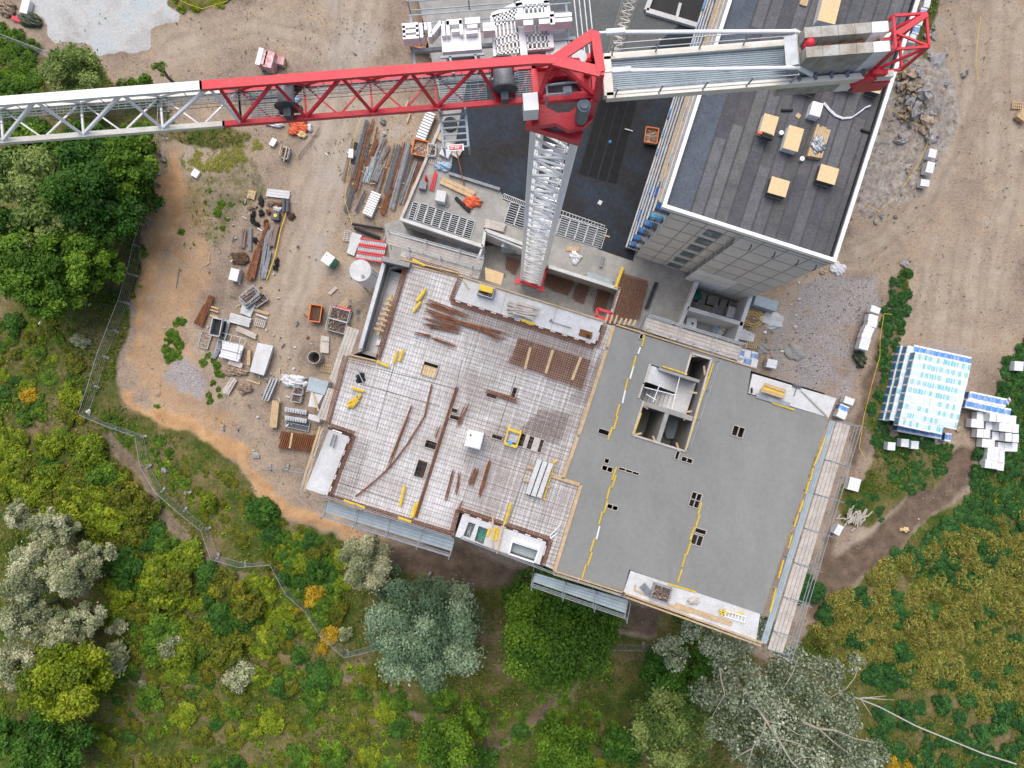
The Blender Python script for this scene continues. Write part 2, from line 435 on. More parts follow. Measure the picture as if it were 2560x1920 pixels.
def make_ground():
    st = 7
    xs = np.arange(-700, 3261, st); ys = np.arange(-600, 2521, st)
    X, Y = np.meshgrid(xs, ys)
    X = X.astype(float); Y = Y.astype(float)
    veg = blur(field(X, Y, [VEG, VEG2, VEG3, VEG4, VEG5]), 2)
    vt = blur(field(X, Y, [VEGT], 40), 4) * 0.45
    veg = np.maximum(veg, vt)
    sand = blur(field(X, Y, [SANDY, SAND2], 34), 2) * np.clip(fbm(X, Y, 63, 40) * 2.6 - .05, 0, 1).astype(np.float32)
    sand = np.maximum(sand, blur(field(X, Y, [[(370, 470), (450, 380), (520, 470), (560, 620), (500, 760), (470, 900), (600, 1060), (640, 1180), (420, 1030), (330, 960), (330, 830), (355, 620)]], 50), 8) * .5)
    pud = blur(field(X, Y, [PUD], 3), 1)
    grav = blur(field(X, Y, [GRAV, GRAV2, GRAV3], 26), 3) * np.clip(fbm(X, Y, 67, 46) * 2.2 - .25, .2, 1).astype(np.float32)
    dust = blur(field(X, Y, [DUST, DUST2], 60), 10) * .8
    trk = np.zeros_like(dust); rut = np.zeros_like(dust)
    for line, half in TRACKS:
        dm = np.full(X.shape, 1e9)
        wx = X + (fbm(X, Y, 91, 110) - .5) * 40; wy = Y + (fbm(X, Y, 95, 110) - .5) * 40
        for (x0, y0), (x1, y1) in zip(line, line[1:]):
            L2 = (x1 - x0) ** 2 + (y1 - y0) ** 2; t = np.clip(((wx - x0) * (x1 - x0) + (wy - y0) * (y1 - y0)) / L2, 0, 1)
            dm = np.minimum(dm, np.hypot(wx - x0 - t * (x1 - x0), wy - y0 - t * (y1 - y0)))
        fade = np.clip(fbm(X, Y, 99, 90) * 2.4 - .5, 0, 1)
        trk = np.maximum(trk, np.clip(1.25 - dm / (half * 2.6), 0, 1) * fade); rut = np.maximum(rut, np.exp(-((dm - half) / 6.5) ** 2) * np.clip(fade * 1.4, 0, 1))
    brown = blur(field(X, Y, [BROWN, BROWN2, BROWN3], 20), 3)
    pth = paths(X, Y); veg *= 1 - .75 * pth; dust = np.maximum(dust, pth * .0); brown = np.maximum(brown, .62 * pth)
    s = HC / FP
    z = (fbm(X, Y, 5, 120) - 0.5) * 0.35 + (fbm(X, Y, 9, 26) - 0.5) * 0.22
    z -= 0.15
    z += veg * (fbm(X, Y, 44, 40) - 0.3) * 0.5
    z = np.where(pud > 0.3, -0.12 + (fbm(X, Y, 3, 30) - .5) * .02, z)
    # wheel ruts of the site road and of the yard on the right
    for (x0, y0, x1, y1, wd, off) in ((900, -50, 745, 760, 60, 22), (2430, -50, 2420, 420, 90, 22), (2420, 420, 2150, 700, 70, 18), (2420, 1130, 2040, 1520, 60, 20)):
        L = math.hypot(x1 - x0, y1 - y0); ux, uy = (x1 - x0) / L, (y1 - y0) / L
        t = (X - x0) * ux + (Y - y0) * uy
        dd = -(X - x0) * uy + (Y - y0) * ux + (fbm(X, Y, 71, 200) - .5) * 60
        inside = (t > 0) & (t < L)
        for k in (-1, 1, 0.4):
            z -= inside * 0.10 * np.exp(-((dd - k * off) / 7) ** 2)
    # heap of broken concrete, sand bank
    z += 2.2 * np.exp(-(((X - 2300) / 52) ** 2 + ((Y - 235) / 75) ** 2)) * (0.7 + 0.6 * fbm(X, Y, 81, 18))
    z += sand * 0.35
    dirty = blur(field(X, Y, [DIRTY], 16), 3)
    z += dirty * (fbm(X, Y, 87, 14) - 0.4) * 0.5
    # level the soil under the buildings
    for poly in (BODY_G, TALL_G, POD_G):
        k = blur(field(X, Y, [poly], 0), 1)
        z = z * (1 - k) - 0.35 * k
    n, m = X.shape
    co = np.stack([(X - 1280) * s, (PY0 - Y) * s, z], -1).reshape(-1, 3)
    idx = np.arange(n * m).reshape(n, m)
    q = np.stack([idx[1:, :-1], idx[1:, 1:], idx[:-1, 1:], idx[:-1, :-1]], -1).reshape(-1, 4)
    # a skirt out to the horizon
    bx = [co[idx[0, 0]], co[idx[0, -1]], co[idx[-1, -1]], co[idx[-1, 0]]]
    far = [(-1500, 1500, -0.2), (1500, 1500, -0.2), (1500, -1500, -0.2), (-1500, -1500, -0.2)]
    nb = len(co)
    co = np.concatenate([co, np.array(far)])
    ci = [idx[0, 0], idx[0, -1], idx[-1, -1], idx[-1, 0]]
    sk = np.array([[ci[i], nb + i, nb + (i + 1) % 4, ci[(i + 1) % 4]] for i in range(4)])
    q = np.concatenate([q, sk])
    me = bpy.data.meshes.new('ground')
    me.vertices.add(len(co)); me.vertices.foreach_set('co', co.astype(np.float32).ravel())
    me.loops.add(q.size); me.loops.foreach_set('vertex_index', q.astype(np.int32).ravel())
    me.polygons.add(len(q)); me.polygons.foreach_set('loop_start', np.arange(0, q.size, 4, dtype=np.int32))
    me.update(calc_edges=True)
    me.polygons.foreach_set('use_smooth', [True] * len(q))
    for nm, (a, b, c) in (('ma', (veg, sand, pud)), ('mb', (grav, dust, brown)), ('mc', (dirty, trk, rut))):
        at = me.attributes.new(nm, 'FLOAT_COLOR', 'POINT')
        d = np.stack([a, b, c, np.ones_like(a)], -1).reshape(-1, 4)
        d = np.concatenate([d, np.tile([[1, 0, 0, 1]] if nm == 'ma' else [[0, 0, 0, 1]], (4, 1))])
        at.data.foreach_set('color', d.astype(np.float32).ravel())
    o = bpy.data.objects.new('ground', me)
    C.objects.link(o)
    tag(o, 'sandy building site soil with tracks, gravel and weedy green margins', 'ground', kind='structure')
    # material
    mt = bpy.data.materials.new('site_ground'); mt.use_nodes = True
    nd = mt.node_tree.nodes; lk = mt.node_tree.links
    b = nd['Principled BSDF']; b.inputs['Roughness'].default_value = 0.95; b.inputs['Specular IOR Level'].default_value = 0.15
    geo = nd.new('ShaderNodeNewGeometry')
    def noise(sc, det=6, rough=0.6):
        t = nd.new('ShaderNodeTexNoise'); t.inputs['Scale'].default_value = sc; t.inputs['Detail'].default_value = det; t.inputs['Roughness'].default_value = rough
        lk.new(geo.outputs['Position'], t.inputs['Vector']); return t.outputs['Fac']
    def ramp(f, els):
        r = nd.new('ShaderNodeValToRGB'); e = r.color_ramp.elements
        e[0].position, e[0].color = els[0][0], (*els[0][1], 1); e[1].position, e[1].color = els[-1][0], (*els[-1][1], 1)
        for p, c in els[1:-1]:
            x = e.new(p); x.color = (*c, 1)
        lk.new(f, r.inputs[0]); return r.outputs[0]
    def mix(f, a, c, mode='MIX'):
        x = nd.new('ShaderNodeMix'); x.data_type = 'RGBA'; x.blend_type = mode
        if isinstance(f, float): x.inputs[0].default_value = f
        else: lk.new(f, x.inputs[0])
        lk.new(a, x.inputs[6]); lk.new(c, x.inputs[7]); return x.outputs[2]
    def mth(op, a, c):
        x = nd.new('ShaderNodeMath'); x.operation = op; x.use_clamp = True
        for i, q_ in enumerate((a, c)):
            if isinstance(q_, float): x.inputs[i].default_value = q_
            else: lk.new(q_, x.inputs[i])
        return x.outputs[0]
    def msk(att, ch, sc=1.2, sharp=5.0, am=0.55):
        at = nd.new('ShaderNodeAttribute'); at.attribute_name = att
        sp = nd.new('ShaderNodeSeparateColor'); lk.new(at.outputs['Color'], sp.inputs[0])
        nn = noise(sc, 8, 0.7)
        x = nd.new('ShaderNodeMath'); x.operation = 'MULTIPLY_ADD'; lk.new(nn, x.inputs[0]); x.inputs[1].default_value = am * 2; x.inputs[2].default_value = -am
        y = nd.new('ShaderNodeMath'); y.operation = 'ADD'; lk.new(sp.outputs[ch], y.inputs[0]); lk.new(x.outputs[0], y.inputs[1])
        r = nd.new('ShaderNodeMapRange'); r.inputs[1].default_value = 0.5 - 0.5 / sharp; r.inputs[2].default_value = 0.5 + 0.5 / sharp; lk.new(y.outputs[0], r.inputs[0])
        return mth('MULTIPLY', r.outputs[0], mth('MULTIPLY', sp.outputs[ch], 20.0))
    dirt = ramp(noise(0.12, 9, 0.68), [(0.34, (0.18, 0.135, 0.10)), (0.46, (0.285, 0.222, 0.172)), (0.58, (0.36, 0.277, 0.198)), (0.7, (0.37, 0.33, 0.29))])
    grain = ramp(noise(5, 6, 0.75), [(0.3, (0.55, 0.54, 0.54)), (0.5, (1, 1, 1)), (0.72, (1.28, 1.26, 1.24))])
    dirt = mix(1.0, dirt, grain, 'MULTIPLY')
    dust = ramp(noise(0.5, 6), [(0.3, (0.34, 0.29, 0.245)), (0.7, (0.42, 0.375, 0.33))])
    dirt = mix(msk('mb', 1, 0.35, 1.3, 0.3), dirt, mix(0.5, dust, grain, 'MULTIPLY'))
    sand = ramp(noise(0.5, 7), [(0.3, (0.36, 0.205, 0.095)), (0.55, (0.47, 0.29, 0.15)), (0.72, (0.56, 0.37, 0.20))])
    dirt = mix(msk('mc', 1, 0.6, 1.2, 0.35), dirt, mix(0.6, ramp(noise(0.6, 7), [(0.3, (0.33, 0.265, 0.20)), (0.7, (0.41, 0.34, 0.265))]), grain, 'MULTIPLY'))
    dirt = mix(mth('MULTIPLY', msk('mc', 2, 1.5, 1.2, 0.5), 0.36), dirt, mix(1.0, ramp(noise(2, 6), [(0.3, (0.17, 0.13, 0.10)), (0.7, (0.27, 0.21, 0.16))]), grain, 'MULTIPLY'))
    c = mix(msk('ma', 1, 0.7, 1.6, 0.6), dirt, mix(0.6, sand, grain, 'MULTIPLY'))
    gv = ramp(noise(7, 5, 0.8), [(0.3, (0.14, 0.12, 0.12)), (0.5, (0.30, 0.27, 0.258)), (0.7, (0.52, 0.485, 0.47))])
    c = mix(msk('mb', 0, 0.5, 1.6, 0.4), c, gv)
    br = ramp(noise(0.8, 8), [(0.3, (0.10, 0.07, 0.05)), (0.7, (0.20, 0.145, 0.105))])
    c = mix(msk('mb', 2, 0.5, 1.8, 0.4), c, mix(0.7, br, grain, 'MULTIPLY'))
    rb = ramp(noise(1.4, 8, 0.7), [(0.3, (0.16, 0.12, 0.09)), (0.5, (0.33, 0.29, 0.25)), (0.7, (0.45, 0.43, 0.41))])
    c = mix(msk('mc', 0, 0.6, 1.8, 0.4), c, mix(0.8, rb, grain, 'MULTIPLY'))
    vg = ramp(noise(0.22, 8, 0.65), [(0.30, (0.028, 0.045, 0.010)), (0.43, (0.065, 0.09, 0.016)), (0.53, (0.13, 0.115, 0.04)), (0.66, (0.21, 0.155, 0.09))])
    vg = mix(0.9, vg, ramp(noise(4, 6, 0.75), [(0.3, (0.4, 0.42, 0.4)), (0.5, (1, 1, 1)), (0.75, (1.5, 1.5, 1.3))]), 'MULTIPLY')
    c = mix(msk('ma', 0, 1.0, 2.0, 0.6), c, vg)
    pd = ramp(noise(0.25, 8, 0.6), [(0.35, (0.37, 0.36, 0.345)), (0.5, (0.46, 0.46, 0.45)), (0.62, (0.42, 0.45, 0.465))])
    c = mix(msk('ma', 2, 0.8, 8.0, 0.3), c, mix(0.5, pd, grain, 'MULTIPLY'))
    lk.new(c, b.inputs['Base Color'])
    bp = nd.new('ShaderNodeBump'); bp.inputs['Distance'].default_value = 0.12; bp.inputs['Strength'].default_value = 0.8
    lk.new(noise(3.0, 8, 0.7), bp.inputs['Height']); lk.new(bp.outputs[0], b.inputs['Normal'])
    me.materials.append(mt)
make_ground()
A = 17.4
rnd = random.Random(7)

# ---------------------------------------------------------------- the building under construction
def new_building():
    base = P(1280, 1000, 0); 
    B = thing('apartment_building_shell', 'concrete shell of a building with a half poured grey floor slab on top', 'building', (4, -2, 0))
    c = P(1400, 1050, ZS)
    inset = [P(x, y, ZS) for x, y in BODY]
    cen = sum(inset, Vector()) / len(inset)
    ins = [cen + (p - cen) * 0.985 for p in inset]
    m = MB(); m.prism(ins, 0, 27.6, top=False, bot=True)
    wl = m.build('wall', M_render, B)
    m = MB()
    for k in range(1, 10):
        z = 28 - 2.8 * k
        m.prism([cen + (p - cen) * 0.989 for p in inset], z - 0.25, z, top=False, bot=False)
    m.build('floor_band', M_joint, B)
    # poured slab
    core = [(1625, 910), (1713, 938), (1728, 883), (1778, 898), (1713, 1128), (1581, 1087), (1610, 1002), (1596, 995)]
    outer = [(1535, 815), (1878, 921), (1868, 985), (2069, 1044), (1905, 1536), (1573, 1424), (1558, 1478), (1387, 1427), (1453, 1213), (1409, 1197)]
    opens = [(1603, 841, 8, 14, 1), (1509, 1080, 28, 13, 1), (1517, 1152, 12, 12, 1), (1518, 1172, 28, 13, 2), (1572, 1178, 53, 7, 3), (1531, 1268, 28, 12, 2), (1693, 1138, 9, 22, 1), (1717, 1150, 29, 12, 2),
             (1845, 1079, 30, 26, 2), (1738, 1250, 26, 37, 22), (1751, 1328, 29, 12, 1), (1742, 1350, 28, 26, 2)]
    ca, sa = math.cos(R(A)), math.sin(R(A))
    def rect(x, y, ww, hh):
        return [(x + dx * ww / 2 * ca - dy * hh / 2 * sa, y + dx * ww / 2 * sa + dy * hh / 2 * ca) for dx, dy in ((-1, -1), (1, -1), (1, 1), (-1, 1))]
    px = lambda pts: [P(x, y, ZS) for x, y in pts]
    m = MB(); m.holed(px(outer), [px(core)] + [px(rect(x, y, w_, h_)) for x, y, w_, h_, k in opens], ZS - 0.22, ZS)
    m.build('poured_slab', M_wet, B)
    # formwork frames round the openings
    for x, y, w_, h_, k in opens:
        m = MB(); r4 = rect(x, y, w_, h_); ps = px(r4)
        for i in range(4): m.bar(ps[i] + Vector((0, 0, -.02)), ps[(i + 1) % 4] + Vector((0, 0, -.02)), 0.05, 0.2)
        if k in (2, 3, 22): 
            for q in range(1, 3 if k == 3 else 2):
                t = q / (3 if k == 3 else 2)
                m.bar(ps[0].lerp(ps[1], t), ps[3].lerp(ps[2], t), 0.05, 0.16)
        if k == 22: m.bar(ps[0].lerp(ps[3], .5), ps[1].lerp(ps[2], .5), 0.05, 0.16)
        m.build('opening_frame', M_woodp, B)
    # storey below, seen through the openings
    for pl in ([(1040, 680), (1610, 848), (1440, 1418), (840, 1240)], [(1786, 900), (2050, 1040), (1895, 1520), (1616, 1452)], [(1573, 1096), (1716, 1138), (1613, 1452), (1442, 1418)]):
        m = MB(); m.pr(pl, 24.9, 25.1, zr=ZS); m.build('lower_slab', M_conc, B)
    m.build('lower_slab', M_conc, B)
    # rebar side: filigree panels
    deck = [(1020, 652), (1149, 692), (1134, 748), (1489, 860), (1505, 806), (1535, 815), (1409, 1197), (1453, 1213), (1387, 1427), (1352, 1411), (1369, 1351), (1149, 1278), (1133, 1339), (817, 1243), (880, 1084), (818, 1066), (870, 885), (940, 904)]
    dop = [(1074, 924, 38, 34), (1243, 1093, 28, 12), (1077, 1112, 30, 20), (1052, 1173, 26, 44), (1136, 1027, 16, 12), (1137, 1044, 26, 12), (1229, 989, 29, 12), (1285, 982, 12, 28), (1326, 1107, 64, 34)]
    m = MB(); m.holed(px(deck), [px(rect(*d)) for d in dop], ZS - 0.3, ZS - 0.2)
    m.build('filigree_deck', M_form, B)
    # seams between the panels
    m = MB()
    def ln(a, b, wd, z, mm): mm.bar(P(*a, z), P(*b, z), wd, 0.02)
    for a, b in (((880, 905), (1140, 972)), ((1140, 972), (1040, 1290)), ((1140, 972), (1155, 900)), ((985, 915), (940, 1075)), ((1290, 940), (1240, 1090)), ((1330, 1130), (1270, 1310)), ((830, 1200), (1010, 1260)), ((900, 960), (1100, 1015))):
        ln(a, b, 0.06, ZS - 0.19, m)
    m.build('deck_seam', M_joint, B)
    for x, y, w_, h_ in dop:
        m = MB(); ps = px(rect(x, y, w_, h_))
        for i in range(4): m.bar(ps[i] + Vector((0, 0, -.1)), ps[(i + 1) % 4] + Vector((0, 0, -.1)), 0.05, 0.25)
        if w_ == 64:
            m.bar(ps[0].lerp(ps[1], .33), ps[3].lerp(ps[2], .33), 0.3, 0.1); m.bar(ps[0].lerp(ps[1], .72), ps[3].lerp(ps[2], .72), 0.5, 0.1)
        m.build('opening_frame', M_woodp, B)
    m = MB(); m.pr(rect(1074, 928, 36, 24), ZS - .25, ZS - .12); m.build('opening_cover', M_osb, B)
    # edge boards of the pour
    for a, b in (((1534, 814), (1518, 868)), ((1516, 876), (1447, 1087)), ((1444, 1093), (1407, 1196)), ((1376, 1188), (1449, 1212)), ((1452, 1213), (1386, 1428))):
        m = MB(); m.bar(P(*a, ZS + .04), P(*b, ZS + .04), 0.26, 0.1); m.build('edge_board', M_wood, B)
    for a, b in (((1386, 1427), (1562, 1482)), ((1540, 812), (1880, 918)), ((1555, 1480), (1905, 1606)), ((1000, 648), (1150, 684)), ((1150, 690), (1508, 802)), ((870, 886), (940, 902))):
        m = MB(); m.bar(P(*a, ZS - .04), P(*b, ZS - .04), 0.1, 0.3); m.build('rim_board', M_wood, B)
        m = MB(); m.bar(P(a[0] - 3, a[1] + 8, ZS - .15), P(b[0] - 3, b[1] + 8, ZS - .15), 0.12, 0.1); m.build('rim_rail', M_wood, B)
    # balconies: precast plates
    bal = {'N': [(1149, 690), (1510, 802), (1489, 860), (1134, 748)], 'W': [(824, 1070), (874, 1088), (818, 1240), (763, 1222)], 'S': [(1157, 1284), (1368, 1356), (1350, 1412), (1138, 1341)],
           'SS': [(1577, 1427), (1901, 1533), (1890, 1606), (1558, 1482)], 'NE': [(1882, 934), (2092, 996), (2072, 1044), (1871, 983)]}
    hol = {'S': [[(1172, 1305), (1189, 1311), (1175, 1345), (1158, 1340)], [(1197, 1315), (1220, 1323), (1208, 1361), (1186, 1352)], [(1282, 1346), (1350, 1368), (1336, 1406), (1272, 1384)]]}
    for k, p in bal.items():
        m = MB(); m.holed(px(p), [px(h) for h in hol.get(k, [])], ZS - 0.28, ZS - 0.03)
        o = m.build('balcony_slab', M_concl, B)
        if k == 'S':
            m = MB()
            for h in hol[k]:
                ps = px(h)
                m.pr(h, ZS - .9, ZS - .85, zr=ZS)
                m.prism(ps, ZS - .9, ZS - .1, top=False, bot=False)
            m.build('recess_tray', M_alu, o)
            m = MB()
            ps = px(hol[k][2])
            for i in range(4): m.bar(ps[i] + Vector((0, 0, .0)), ps[(i + 1) % 4] + Vector((0, 0, .0)), 0.12, 0.1)
            for t in (0.05, .12, .2): m.bar(ps[0].lerp(ps[3], t) + Vector((0, 0, .05)), ps[1].lerp(ps[2], t) + Vector((0, 0, .05)), 0.06)
            m.build('recess_rim', M_white, o)
        if k == 'N':
            m = MB()
            for t in (0.33, 0.68):
                a = Vector((*p[0], 0)).lerp(Vector((*p[1], 0)), t); b = Vector((*p[3], 0)).lerp(Vector((*p[2], 0)), t)
                ln((a.x, a.y), (b.x, b.y), 0.03, ZS - .02, m)
            m.build('plate_joint', M_joint, o)
    # dark insulation strip with white connectors along the balconies
    for a, b in (((1133, 750), (1488, 862)), ((1489, 862), (1505, 812)), ((876, 1090), (820, 1240)), ((1155, 1282), (1368, 1353)), ((1369, 1353), (1352, 1410)), ((820, 1070), (876, 1090))):
        A_, B_ = P(*a, ZS), P(*b, ZS); m = MB(); m2 = MB()
        m.bar(A_ - Vector((0, 0, .1)), B_ - Vector((0, 0, .1)), 0.13, 0.2)
        n = int((B_ - A_).length / 0.9)
        for i in range(n):
            q0 = A_.lerp(B_, (i + .2) / n); q1 = A_.lerp(B_, (i + .62) / n)
            m2.bar(q0, q1, 0.09, 0.04)
        io = m.build('insulation_strip', M_black, B); m2.build('connector', M_white, io)
    # sunken terrace on the west side, one storey down
    m = MB(); m.prism([P(x, y, 26.6) for x, y in ((972, 675), (1022, 690), (955, 900), (895, 880))], 26.3, 26.6); m.build('terrace_floor', M_concl, B)
    m = MB(); m.pr([(955, 657), (964, 660), (905, 872), (896, 869)], 24.9, 28.0); m.build('terrace_wall', M_concl, B)
    m = MB(); m.pr([(957, 640), (1026, 657), (1022, 668), (954, 652)], 24.9, 28.6); m.build('terrace_wall', M_conc, B)
    m = MB(); m.pr([(896, 869), (944, 885), (941, 894), (894, 880)], 24.9, 27.2); m.build('terrace_wall', M_conc, B)
    # stair and lift core
    m = MB(); m.prism(px(core), 22.6, 27.78, top=False, bot=False); m.build('core_wall', M_conc, B)
    m = MB(); m.prism(px([(1590, 850), (1800, 890), (1740, 1160), (1555, 1100)]), 22.4, 22.6); m.build('core_floor', M_conc, B)
    m = MB(); m.pr([(1605, 1001), (1734, 1041), (1730, 1053), (1602, 1012)], 22.6, 28.05); m.build('core_wall', M_conc, B)
    m = MB(); m.pr([(1666, 1022), (1676, 1025), (1650, 1107), (1640, 1104)], 22.6, 28.02); m.build('core_wall', M_conc, B)
    m = MB(); m.pr([(1648, 918), (1750, 950), (1747, 957), (1646, 925)], 26.4, 28.02); m.build('core_wall', M_conc, B)
    for a, b in (((1625, 910), (1610, 957)), ((1778, 898), (1713, 1128)), ((1581, 1087), (1713, 1128)), ((1608, 1004), (1581, 1087)), ((1728, 883), (1778, 898)), ((1728, 883), (1712, 938)), ((1608, 960), (1596, 995))):
        m = MB(); m.bar(P(*a, ZS + .02), P(*b, ZS + .02), 0.14, 0.2); m.build('core_rim', M_woodp, B)
    # stairs
    u = Vector((math.cos(R(A)), -math.sin(R(A)), 0)); v = Vector((-math.sin(R(A)), -math.cos(R(A)), 0))
    o0 = P(1625, 911, ZS)
    m = MB(); 
    def sb(s0, s1, t0, t1, z0, z1):
        ps = [o0 + u * s0 + v * t0, o0 + u * s1 + v * t0, o0 + u * s1 + v * t1, o0 + u * s0 + v * t1]
        m.prism([(p.x, p.y) for p in ps], z0, z1)
    sb(0.0, 0.55, 0.05, 1.3, 27.6, 27.95)
    for i in range(8): sb(0.55 + i * .27, 0.55 + (i + 1) * .27 + .03, 0.05, 1.3, 27.6 - i * .17, 27.78 - i * .17)
    sb(2.71, 4.0, 0.05, 2.75, 26.15, 26.4)
    m.build('stair_flight', M_concl, B)
    m = MB()
    for i in range(8): sb(2.71 - (i + 1) * .27 - .03, 2.71 - i * .27, 1.5, 2.75, 26.05 - i * .17, 26.23 - i * .17)
    m.build('stair_flight', M_concl, B)
    # props, cross bars, loose timber in the core
    m = MB()
    for a, b in (((1649, 962), (1633, 1005)), ((1700, 940), (1680, 1022)), ((1610, 968), (1690, 988)), ((1615, 985), (1640, 1000)), ((1664, 1030), (1652, 1066))):
        m.tube(P(*a, ZS - .1), P(*b, ZS - .1), 0.035)
    m.build('prop', M_white, B)
    m = MB()
    for a, b in (((1743, 983), (1728, 980)), ((1730, 1028), (1712, 1030)), ((1606, 1012), (1620, 1022)), ((1588, 1086), (1604, 1083)), ((1632, 1090), (1640, 1108)), ((1691, 1107), (1697, 1124)), ((1723, 1040), (1709, 1050)), ((1760, 915), (1762, 938)), ((1730, 890), (1745, 890))):
        m.bar(P(*a, ZS + .05), P(*b, ZS - .15), 0.14, 0.06)
    m.build('strut_board', M_wood, B)
    m = MB()
    for i in range(5):
        q = P(1676 + i * 1.5, 1052 + i * 6, 23 + .1 * i); m.box((q.x, q.y, 23 + .1 * i), 1.0, 1.3, 0.06, 20 - i * 4)
    m.build('plaster_board', M_alu, B)
    # red edge cages: lattices of bent bars around the deck
    def cage(a, b, wd=0.42, hh=0.2):
        m = MB(); A_, B_ = P(*a, ZS - .18), P(*b, ZS - .18)
        d = (B_ - A_).normalized(); nn = Vector((-d.y, d.x, 0)); L = (B_ - A_).length
        for s in (-.5, -.17, .17, .5):
            for z in (0.02, hh): m.bar(A_ + nn * s * wd + Vector((0, 0, z)), B_ + nn * s * wd + Vector((0, 0, z)), 0.026)
        n = int(L / 0.17)
        for i in range(n + 1):
            q = A_ + d * (L * i / n)
            m.bar(q - nn * wd / 2 + Vector((0, 0, hh)), q + nn * wd / 2 + Vector((0, 0, hh)), 0.03)
            m.bar(q + nn * wd / 2, q + nn * wd / 2 + Vector((0, 0, hh)), 0.03)
        return m.build('edge_cage', M_rust, B)
    for a, b in (((1152, 694), (1128, 752)), ((1128, 754), (1484, 867)), ((884, 1088), (826, 1238)), ((826, 1064), (886, 1084)), ((1020, 655), (945, 898)), ((865, 890), (820, 1060)), ((822, 1240), (1132, 1334)), ((1145, 1274), (1130, 1330)),
                 ((1149, 1273), (1374, 1347)), ((1376, 1350), (1357, 1408)), ((1025, 648), (1145, 686)), ((1143, 968), (1040, 1292)), ((1512, 812), (1492, 866))):
        cage(a, b, 0.2 if a == (1143, 968) else 0.32)
    return B, deck, rect, px
BLD, DECK, rect, pxs = new_building()

# rebar mats: real bars, clipped to the deck
def clip_lines(poly, ang, sp, off=0.0, rr=None, gaps=0.0):
    """parallel lines through a world polygon"""
    d = Vector((math.cos(ang), math.sin(ang))); n = Vector((-d.y, d.x))
    ts = [p.x * n.x + p.y * n.y for p in poly]
    out = []
    t = min(ts) + off
    while t < max(ts):
        tt = t + (rr.uniform(-.25, .25) * sp if rr else 0)
        xs = []
        for i in range(len(poly)):
            a, b = poly[i], poly[(i + 1) % len(poly)]
            ta = a.x * n.x + a.y * n.y - tt; tb = b.x * n.x + b.y * n.y - tt
            if (ta > 0) != (tb > 0):
                k = ta / (ta - tb)
                q = (a.x + (b.x - a.x) * k, a.y + (b.y - a.y) * k)
                xs.append((q[0] * d.x + q[1] * d.y))
        xs.sort()
        for i in range(0, len(xs) - 1, 2):
            a_, b_ = xs[i] + .05, xs[i + 1] - .05
            if b_ - a_ > .3: out.append((Vector((d.x * a_ + n.x * tt, d.y * a_ + n.y * tt, 0)), Vector((d.x * b_ + n.x * tt, d.y * b_ + n.y * tt, 0))))
        t += sp
    return out
def mat_of_bars(name, poly_px, sp1, sp2, z, r, m_, label, cat='rebar mat', group=None, ang=None, jit=None):
    poly = [P(x, y, z) for x, y in poly_px]
    m = MB(); an = -R(A) if ang is None else ang
    for a, b in clip_lines(poly, an, sp1, rr=jit): m.bar(a + Vector((0, 0, z)), b + Vector((0, 0, z)), r)
    for a, b in clip_lines(poly, an + math.pi / 2, sp2, rr=jit): m.bar(a + Vector((0, 0, z + r)), b + Vector((0, 0, z + r)), r)
    return tag(m.build(name, m_), label, cat, group)
jit = random.Random(3)
mat_of_bars('rebar_mat', DECK, 0.36, 0.19, ZS - .12, 0.016, M_rustd, 'wide rebar mat lying over the white panels of the unpoured deck', jit=jit)
mat_of_bars('rebar_mat', [(1150, 700), (1490, 868), (1530, 830), (1410, 1190), (1450, 1215), (1385, 1420), (1155, 1270), (1165, 980)], 0.24, 0.36, ZS - .06, 0.014, M_rustd, 'denser upper rebar mat on the deck half next to the fresh concrete', jit=jit)
mat_of_bars('rebar_mat', [(1295, 841), (1480, 900), (1455, 975), (1270, 905)], 0.17, 0.17, ZS + .02, 0.05, M_rust, 'dense brown rebar mat with three wooden laths on top')
mat_of_bars('rebar_mat', [(1135, 748), (1490, 862), (1478, 905), (1300, 850), (1120, 790)], 00.2, 0.2, ZS - .02, 0.022, M_rustd, 'strip of rebar mat along the edge of the long white balcony')
mat_of_bars('rebar_mat', [(1350, 1020), (1430, 1030), (1400, 1110), (1290, 1080)], 0.17, 0.17, ZS, 0.03, M_rustd, 'small rebar mat patch beside the yellow mixer cart')
mat_of_bars('rebar_mat', [(1500, 880), (1520, 860), (1470, 1010), (1420, 1000)], 0.2, 0.2, ZS, 0.022, M_rustd, 'narrow rebar mat along the timber edge of the pour')
mat_of_bars('rebar_mat', [(875, 1090), (930, 1100), (880, 1255), (825, 1240)], 0.22, 0.25, ZS - .03, 0.022, M_rustd, 'rebar mat strip beside the western balcony slab')
for a, b in (((1326, 868), (1312, 923)), ((1382, 875), (1364, 934)), ((1452, 893), (1430, 950))):
    m = MB(); m.bar(P(*a, ZS + .1), P(*b, ZS + .1), 0.2, 0.05); tag(m.build('lath', M_wood), 'yellowish lath lying across the dense brown rebar mat', 'lath', 'laths on the dense rebar mat')

